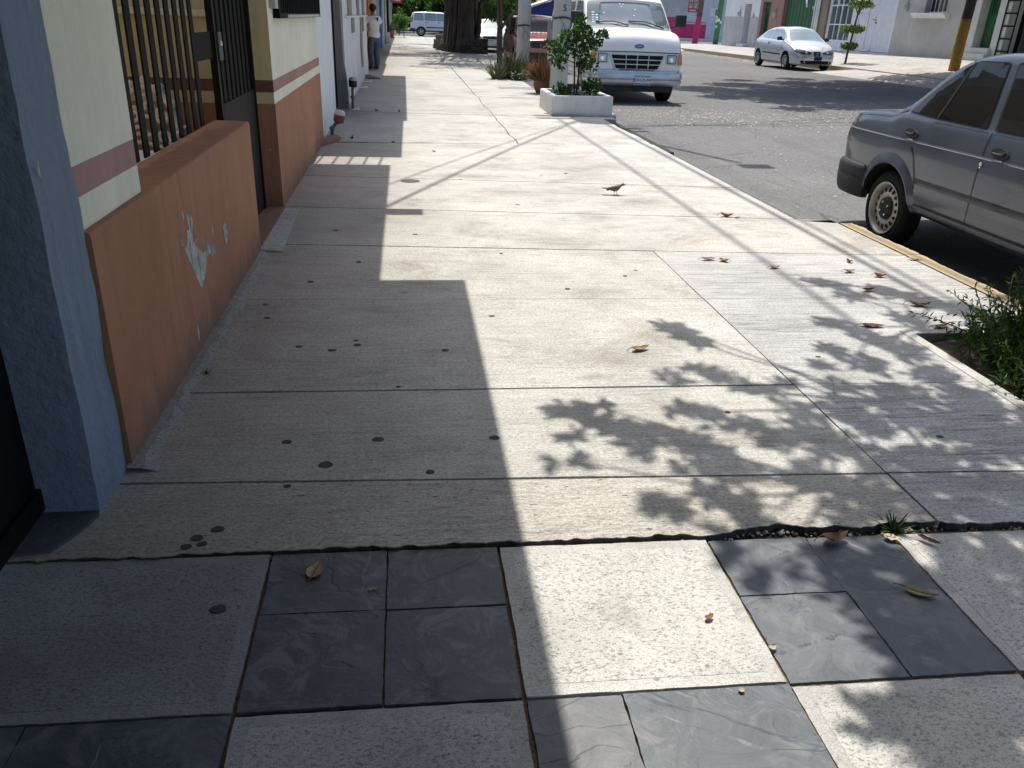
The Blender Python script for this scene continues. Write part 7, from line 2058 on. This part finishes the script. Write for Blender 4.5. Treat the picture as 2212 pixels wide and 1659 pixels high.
# ---- small dove on the pavement
dv = thing("dove", "small grey brown dove standing in the sun on the pavement", "bird", (1.83, 7.05, 0.0), R(-4))
M_FEATH = simple("dove_feathers", (.17, .145, .125), .75, .35, 60, .4, 150)
M_WING = simple("dove_wing", (.12, .10, .085), .75, .4, 80, .5, 150)
ST = [(-.085, .058, .004, .003), (-.06, .056, .016, .008), (-.035, .054, .024, .018), (-.01, .056, .029, .025), (.015, .062, .028, .027), (.035, .072, .021, .021), (.047, .083, .0145, .014), (.056, .0915, .013, .0125), (.066, .094, .0125, .012), (.075, .0915, .009, .008), (.081, .089, .003, .003)]
b = MB(); v = []; n = 14
for x, z, ry, rz in ST:
    for k in range(n):
        a = 2*PI*k/n; v.append((x, ry*math.cos(a), z+rz*math.sin(a)))
b.add(v, [(i*n+k, i*n+(k+1) % n, (i+1)*n+(k+1) % n, (i+1)*n+k) for i in range(len(ST)-1) for k in range(n)]+[tuple(range(n)), tuple(range((len(ST)-1)*n, len(ST)*n))], 0, True)
recalc(b.build("body", M_FEATH, dv, world=False))
b = MB()
for k in range(5):
    yy = (k-2)*.006; b.add([(-.06, yy-.005, .060), (-.06, yy+.005, .060), (-.118, yy*1.6+.005, .058), (-.118, yy*1.6-.005, .058), (-.06, yy, .052), (-.118, yy*1.6, .0555)], [(0, 1, 2, 3), (4, 5, 2, 1), (0, 3, 5, 4)], 0)
b.build("tail", M_WING, dv, world=False)
for s in (-1, 1):
    b = MB(); v = []
    W_ = [(.028, .072, .0), (.01, .080, .012), (-.02, .076, .014), (-.05, .066, .009), (-.078, .060, .0)]
    for x, z, h in W_: v += [(x, s*.0285 if abs(x) < .03 else s*.018, z-.022), (x, s*.0305 if abs(x) < .03 else s*.02, z-.008), (x, s*.018 if abs(x) < .03 else s*.008, z+.001)]
    b.add(v, [(i*3+j, i*3+j+1, (i+1)*3+j+1, (i+1)*3+j) for i in range(4) for j in range(2)], 0, True); b.build("wing", M_WING, dv, world=False)
    b = MB(); b.tube([(.005+.012*s, s*.01, .036), (.0+.014*s, s*.011, .018), (.006+.014*s, s*.011, .003)], [.004, .002, .002], 6)
    for a in (-.5, 0, .5): b.tube([(.006+.014*s, s*.011, .003), (.006+.014*s+.014*math.cos(a), s*.011+.014*math.sin(a), .001)], [.0016, .001], 5)
    b.tube([(.006+.014*s, s*.011, .003), (-.006+.014*s, s*.011, .001)], [.0016, .001], 5)
    b.build("leg", simple("bird_leg", (.30, .14, .12), .6), dv, world=False)
    b = MB(); b.lathe([(.001, .0022), (.0022, .0012), (.0025, 0)], 8, 0, True, 'y', (.068, s*.0115, .096)) ; b.build("eye", M_INK, dv, world=False)
b = MB(); b.tube([(.078, 0, .0895), (.086, 0, .087), (.0925, 0, .0835)], [.0032, .002, .0006], 6); b.build("beak", M_INK, dv, world=False)

# ---- fallen leaves on the pavement, one by one
M_DRY = [simple("dry_leaf_tan", (.34, .23, .12), .7, .35, 60, .3, 90), simple("dry_leaf_pale", (.46, .38, .26), .7, .25, 60, .3, 90), simple("dry_leaf_brown", (.16, .09, .05), .7, .35, 60, .3, 90), simple("dry_leaf_red", (.27, .08, .035), .6, .35, 60, .3, 90), simple("dull_green_leaf", (.20, .19, .075), .6, .25, 60, .3, 90)]
rg = random.Random(13)
def fallen(x, y, L, ang, mi, lab, wd=.42, curl=.5, roll=.5, z=0.0, stem=True):
    t = thing("fallen_leaf", lab, "leaf", (x, y, z), ang, "dry leaves fallen on the pavement")
    b = MB(); n, k = 10, 6; v = []
    sd = rg.uniform(0, 9)
    for i in range(n+1):
        t_ = i/n; w = L*wd*(math.sin(PI*min(1, t_*1.02)**.85)**.75)*.5+.0008
        w *= 1+.16*mnoise.noise((t_*6, sd, 0))
        zc = L*curl*.28*(2*t_-1)**2
        for j in range(k+1):
            s = 2*j/k-1
            a = s*roll*1.6
            v.append((L*(t_-.5), w*math.sin(a)/max(.4, min(1, roll*1.6)) if roll > .3 else w*s, .003+zc+w*(1-math.cos(a))*1.1+.004*mnoise.noise((t_*7, s*2+sd, 1))+.0015*abs(math.sin(t_*22+s*3))*(1-abs(s)*.3)))
    b.add(v, [(i*(k+1)+j, i*(k+1)+j+1, (i+1)*(k+1)+j+1, (i+1)*(k+1)+j) for i in range(n) for j in range(k)], 0, True)
    b.build("leaf_blade", M_DRY[mi], t, world=False)
    if stem:
        b = MB(); z0 = .003+L*curl*.28
        b.tube([(-L*.5+L*t_, 0, .0045+L*curl*.28*(2*t_-1)**2) for t_ in (0, .25, .5, .75, .95)], [L*.018, L*.016, L*.013, L*.010, L*.005], 5)
        b.tube([(-L*.5, 0, z0), (-L*.62, L*.03, z0*.7+.002), (-L*.72, L*.07, .004)], [L*.018, L*.016, L*.014], 5); b.build("stalk", M_DRY[2 if mi != 2 else 0], t, world=False)
fallen(-.27, 1.86, .075, 1.35, 0, "tan crinkled leaf lying on the dark shaded slate tile", .58, .25, .35, -.008)
fallen(-.11, 1.77, .036, .15, 1, "narrow pale sliver of leaf near the slate tile joint", .22, .2, .2, -.008, False)
fallen(1.27, 1.905, .095, .2, 2, "curled brown leaf on slate below the broken pavement edge", .5, .9, .55, -.014)
fallen(1.455, 1.90, .05, -.4, 1, "small pale leaf beside the weed at the broken edge", .6, .3, .3, -.014)
fallen(1.56, 1.875, .07, -.9, 2, "dark rolled leaf lying right of the weed at the broken edge", .25, .4, .8, -.014)
fallen(1.39, 1.645, .095, -.55, 4, "olive green leaf on the shaded slate at the right", .38, .3, .3, -.014)
fallen(.885, 1.47, .024, .3, 1, "tiny pale curled leaf scrap on the sunlit slate edge", .7, .8, .5, -.014, False)
fallen(.75, 1.335, .016, 0, 1, "tiny cream round scrap on the bottom sunlit slate", .9, .6, .5, -.008, False)
fallen(.76, 1.585, .03, .5, 3, "reddish leaf crumb on the sunlit speckled paver", .6, .8, .5, -.008, False)
fallen(1.07, 3.41, .10, .35, 0, "lone golden folded leaf in the sun on the pavement", .46, .7, .6)
fallen(1.95, 4.95, .105, .1, 1, "pale curled leaf, left one of a pair by the long joint", .36, .5, .7)
fallen(2.04, 4.92, .07, 2.5, 0, "small bent tan leaf touching the pale curled one", .7, .9, .6)
fallen(2.32, 4.76, .075, .2, 1, "pale arched leaf alone on the ribbed concrete", .5, .7, .6)
fallen(2.55, 6.22, .11, -.2, 3, "dark red brown crumpled leaf on the far sunlit slab", .5, .9, .7)
fallen(2.62, 6.17, .06, .4, 3, "small reddish leaf piece beside the crumpled red one", .3, .5, .6, 0, False)
fallen(2.9, 4.9, .05, 1.8, 2, "tiny upright dark leaf nearest the yellow kerb", .7, 1.2, .6)
fallen(2.78, 4.67, .08, .1, 1, "pale tented leaf between two shadows on the ribbed concrete", .5, .8, .7)
fallen(2.93, 4.57, .075, -.3, 3, "rusty tented leaf right of the pale tented one", .55, .9, .7)
fallen(2.70, 4.29, .085, .15, 2, "dark curled leaf at the edge of the tree shadow", .4, .6, .7)
fallen(2.85, 4.01, .12, -.25, 2, "large dark curled leaf in the tree shadow beyond the bed", .4, .8, .6)
fallen(2.39, 3.69, .12, -.15, 2, "big dark brown leaf at the left corner of the bed edging", .42, .35, .45)
fallen(2.76, 3.67, .115, .3, 0, "long tan leaf resting by the bed's far edge", .34, .6, .5)
fallen(3.40, 4.95, .09, -.5, 0, "leaf lying flat against the chipped yellow kerb", .4, .2, .3, .006)
fallen(1.57, 8.06, .045, .3, 2, "little dark leaf alone far up on the sunlit slabs", .5, .8, .6)
fallen(.31, 9.35, .05, -.6, 2, "little dark leaf near the roof shadow far up the pavement", .5, .8, .6)
for k, (x, y) in enumerate(((2.78, 3.30), (3.0, 2.95), (2.70, 3.0), (3.15, 3.45))):
    fallen(x, y, .10, k*1.3, (0, 2, 0, 1)[k], ["tan leaf caught at the left side of the bed plants", "brown leaf under the middle bed plant", "tan leaf on the soil near the edging corner", "pale leaf behind the feathery bed plants"][k], .5, .8, .5, .01)

# ---- little things by the walls
def meter_pipe(x, y, h, lab, lean, capm):
    t = thing("water_meter", lab, "water meter", (x, y, 0))
    b = MB(); b.tube([(x, y, -.02), (x+.01, y, h*.5), (x+lean*.5, y-.01, h*.85), (x+lean, y-.02, h)], [.022, .02, .02, .024], 9)
    b.lathe([(.001, .03), (.03, .025), (.034, 0), (.03, -.025), (.001, -.03)], 10, 0, True, 'y', (x+.008, y-.01, h*.55)); b.build("pipe", simple("weathered_pipe", (.14, .13, .12), .6, .3, 20), t)
    b = MB(); b.T = Matrix.Translation((x+lean, y-.02, h)) @ Matrix.Rotation(lean*2.2, 4, 'Y')
    b.lathe([(.001, -.01), (.055, -.005), (.065, .02), (.065, .07)], 18, 0); b.lathe([(.065, .07), (.07, .075), (.07, .088), (.065, .09)], 18, 1); b.lathe([(.065, .09), (.06, .125), (.04, .14), (.001, .143)], 18, 2)
    b.build("meter_body", capm, t); return t
M_BLK2 = simple("black_meter", (.02, .02, .02), .5)
meter_pipe(-.82, 13.50, .34, "black water meter on a bent pipe before the concrete column", .02, [M_BLK2, M_BLK2, M_METER])
meter_pipe(-.90, 10.45, .17, "low tilted water meter with white cap and red ring at the house corner", .09, [M_CLAY, simple("red_ring", (.5, .05, .04), .5), simple("white_cap", (.55, .55, .53), .5)])
t = thing("round_shadow", "flat dark disc standing in for a round shadow on the sunlit slab", "shadow", (-.02+.04, 7.56, 0))
b = MB(); b.lathe([(.001, .003), (.085, .003), (.09, .001)], 24, c=(.03, 7.58, 0)); b.build("shadow_spot", simple("dark_shadow", (.055, .055, .058), .7, .2, 20), t)  # a cast shadow laid on the slab as a dark disc
t = thing("rubber_flap", "dark rubber strip lying out from the white house wall", "rubber strip", (-.7, 20.4, 0))
b = MB(); b.add([(-.93, 20.6, .06), (-.80, 20.6, .05), (-.62, 20.4, .025), (-.52, 20.2, .005), (-.58, 20.1, .002), (-.72, 20.15, .012), (-.93, 20.3, .03)], [(0, 1, 2, 5, 6), (2, 3, 4, 5)]); b.build("strip", M_TRIM, t)
for (x, y, s, lab) in ((-.80, 19.2, .09, "white paper scrap lying by the white house wall, farther one"), (-.83, 17.6, .09, "white paper scrap lying by the white house wall, nearer one"), (-.78, 13.45, .07, "crumpled white paper at the foot of the black water meter")):
    t = thing("paper_scrap", lab, "paper", (x, y, 0))
    b = MB(); b.add([(x-s, y-.04, .004), (x+s, y-.06, .008), (x+s*.9, y+.06, .03), (x-s*.8, y+.05, .012)], [(0, 1, 2, 3)]); b.build("sheet", M_WHITEP, t)
t = thing("concrete_step", "two stacked pale concrete steps at the foot of the far house row", "step", (-.95, 45.5, 0))
b = MB(); b.bbox(-1.2, -.72, 45.3, 45.9, -.05, .24, .01); b.build("lower_step", M_WSTUC, t)
b = MB(); b.bbox(-1.2, -.72, 45.35, 45.9, .243, .48, .01); b.build("upper_step", M_WSTUC, t)
t = thing("white_block", "pale stone block lying at the far left pavement edge", "block", (-.85, 63.6, -.1))
b = MB(); b.bbox(-1.15, -.55, 63.4, 63.9, -.17, .26, .05); b.build("stone", M_LIME, t)
t = thing("plant_pot", "brown plant pot with spiky plant beside the far concrete steps", "plant pot", (-.95, 55, 0))
b = MB(); b.lathe([(.001, 0), (.15, 0), (.22, .4), (.24, .42), (.001, .42)], 16, c=(-.8, 54.8, 0)); b.build("pot", M_CLAY, t)
b = MB()
for k in range(26):
    a = rg.uniform(0, 2*PI); e = rg.uniform(.5, 1.4); blade(b, Vector((-.8, 54.8, .4)), Vector((math.cos(a)*math.cos(e), math.sin(a)*math.cos(e), math.sin(e))), rg.uniform(.4, .75), .07, 0, .0)
b.build("spiky_leaves", M_ALOE[0], t)
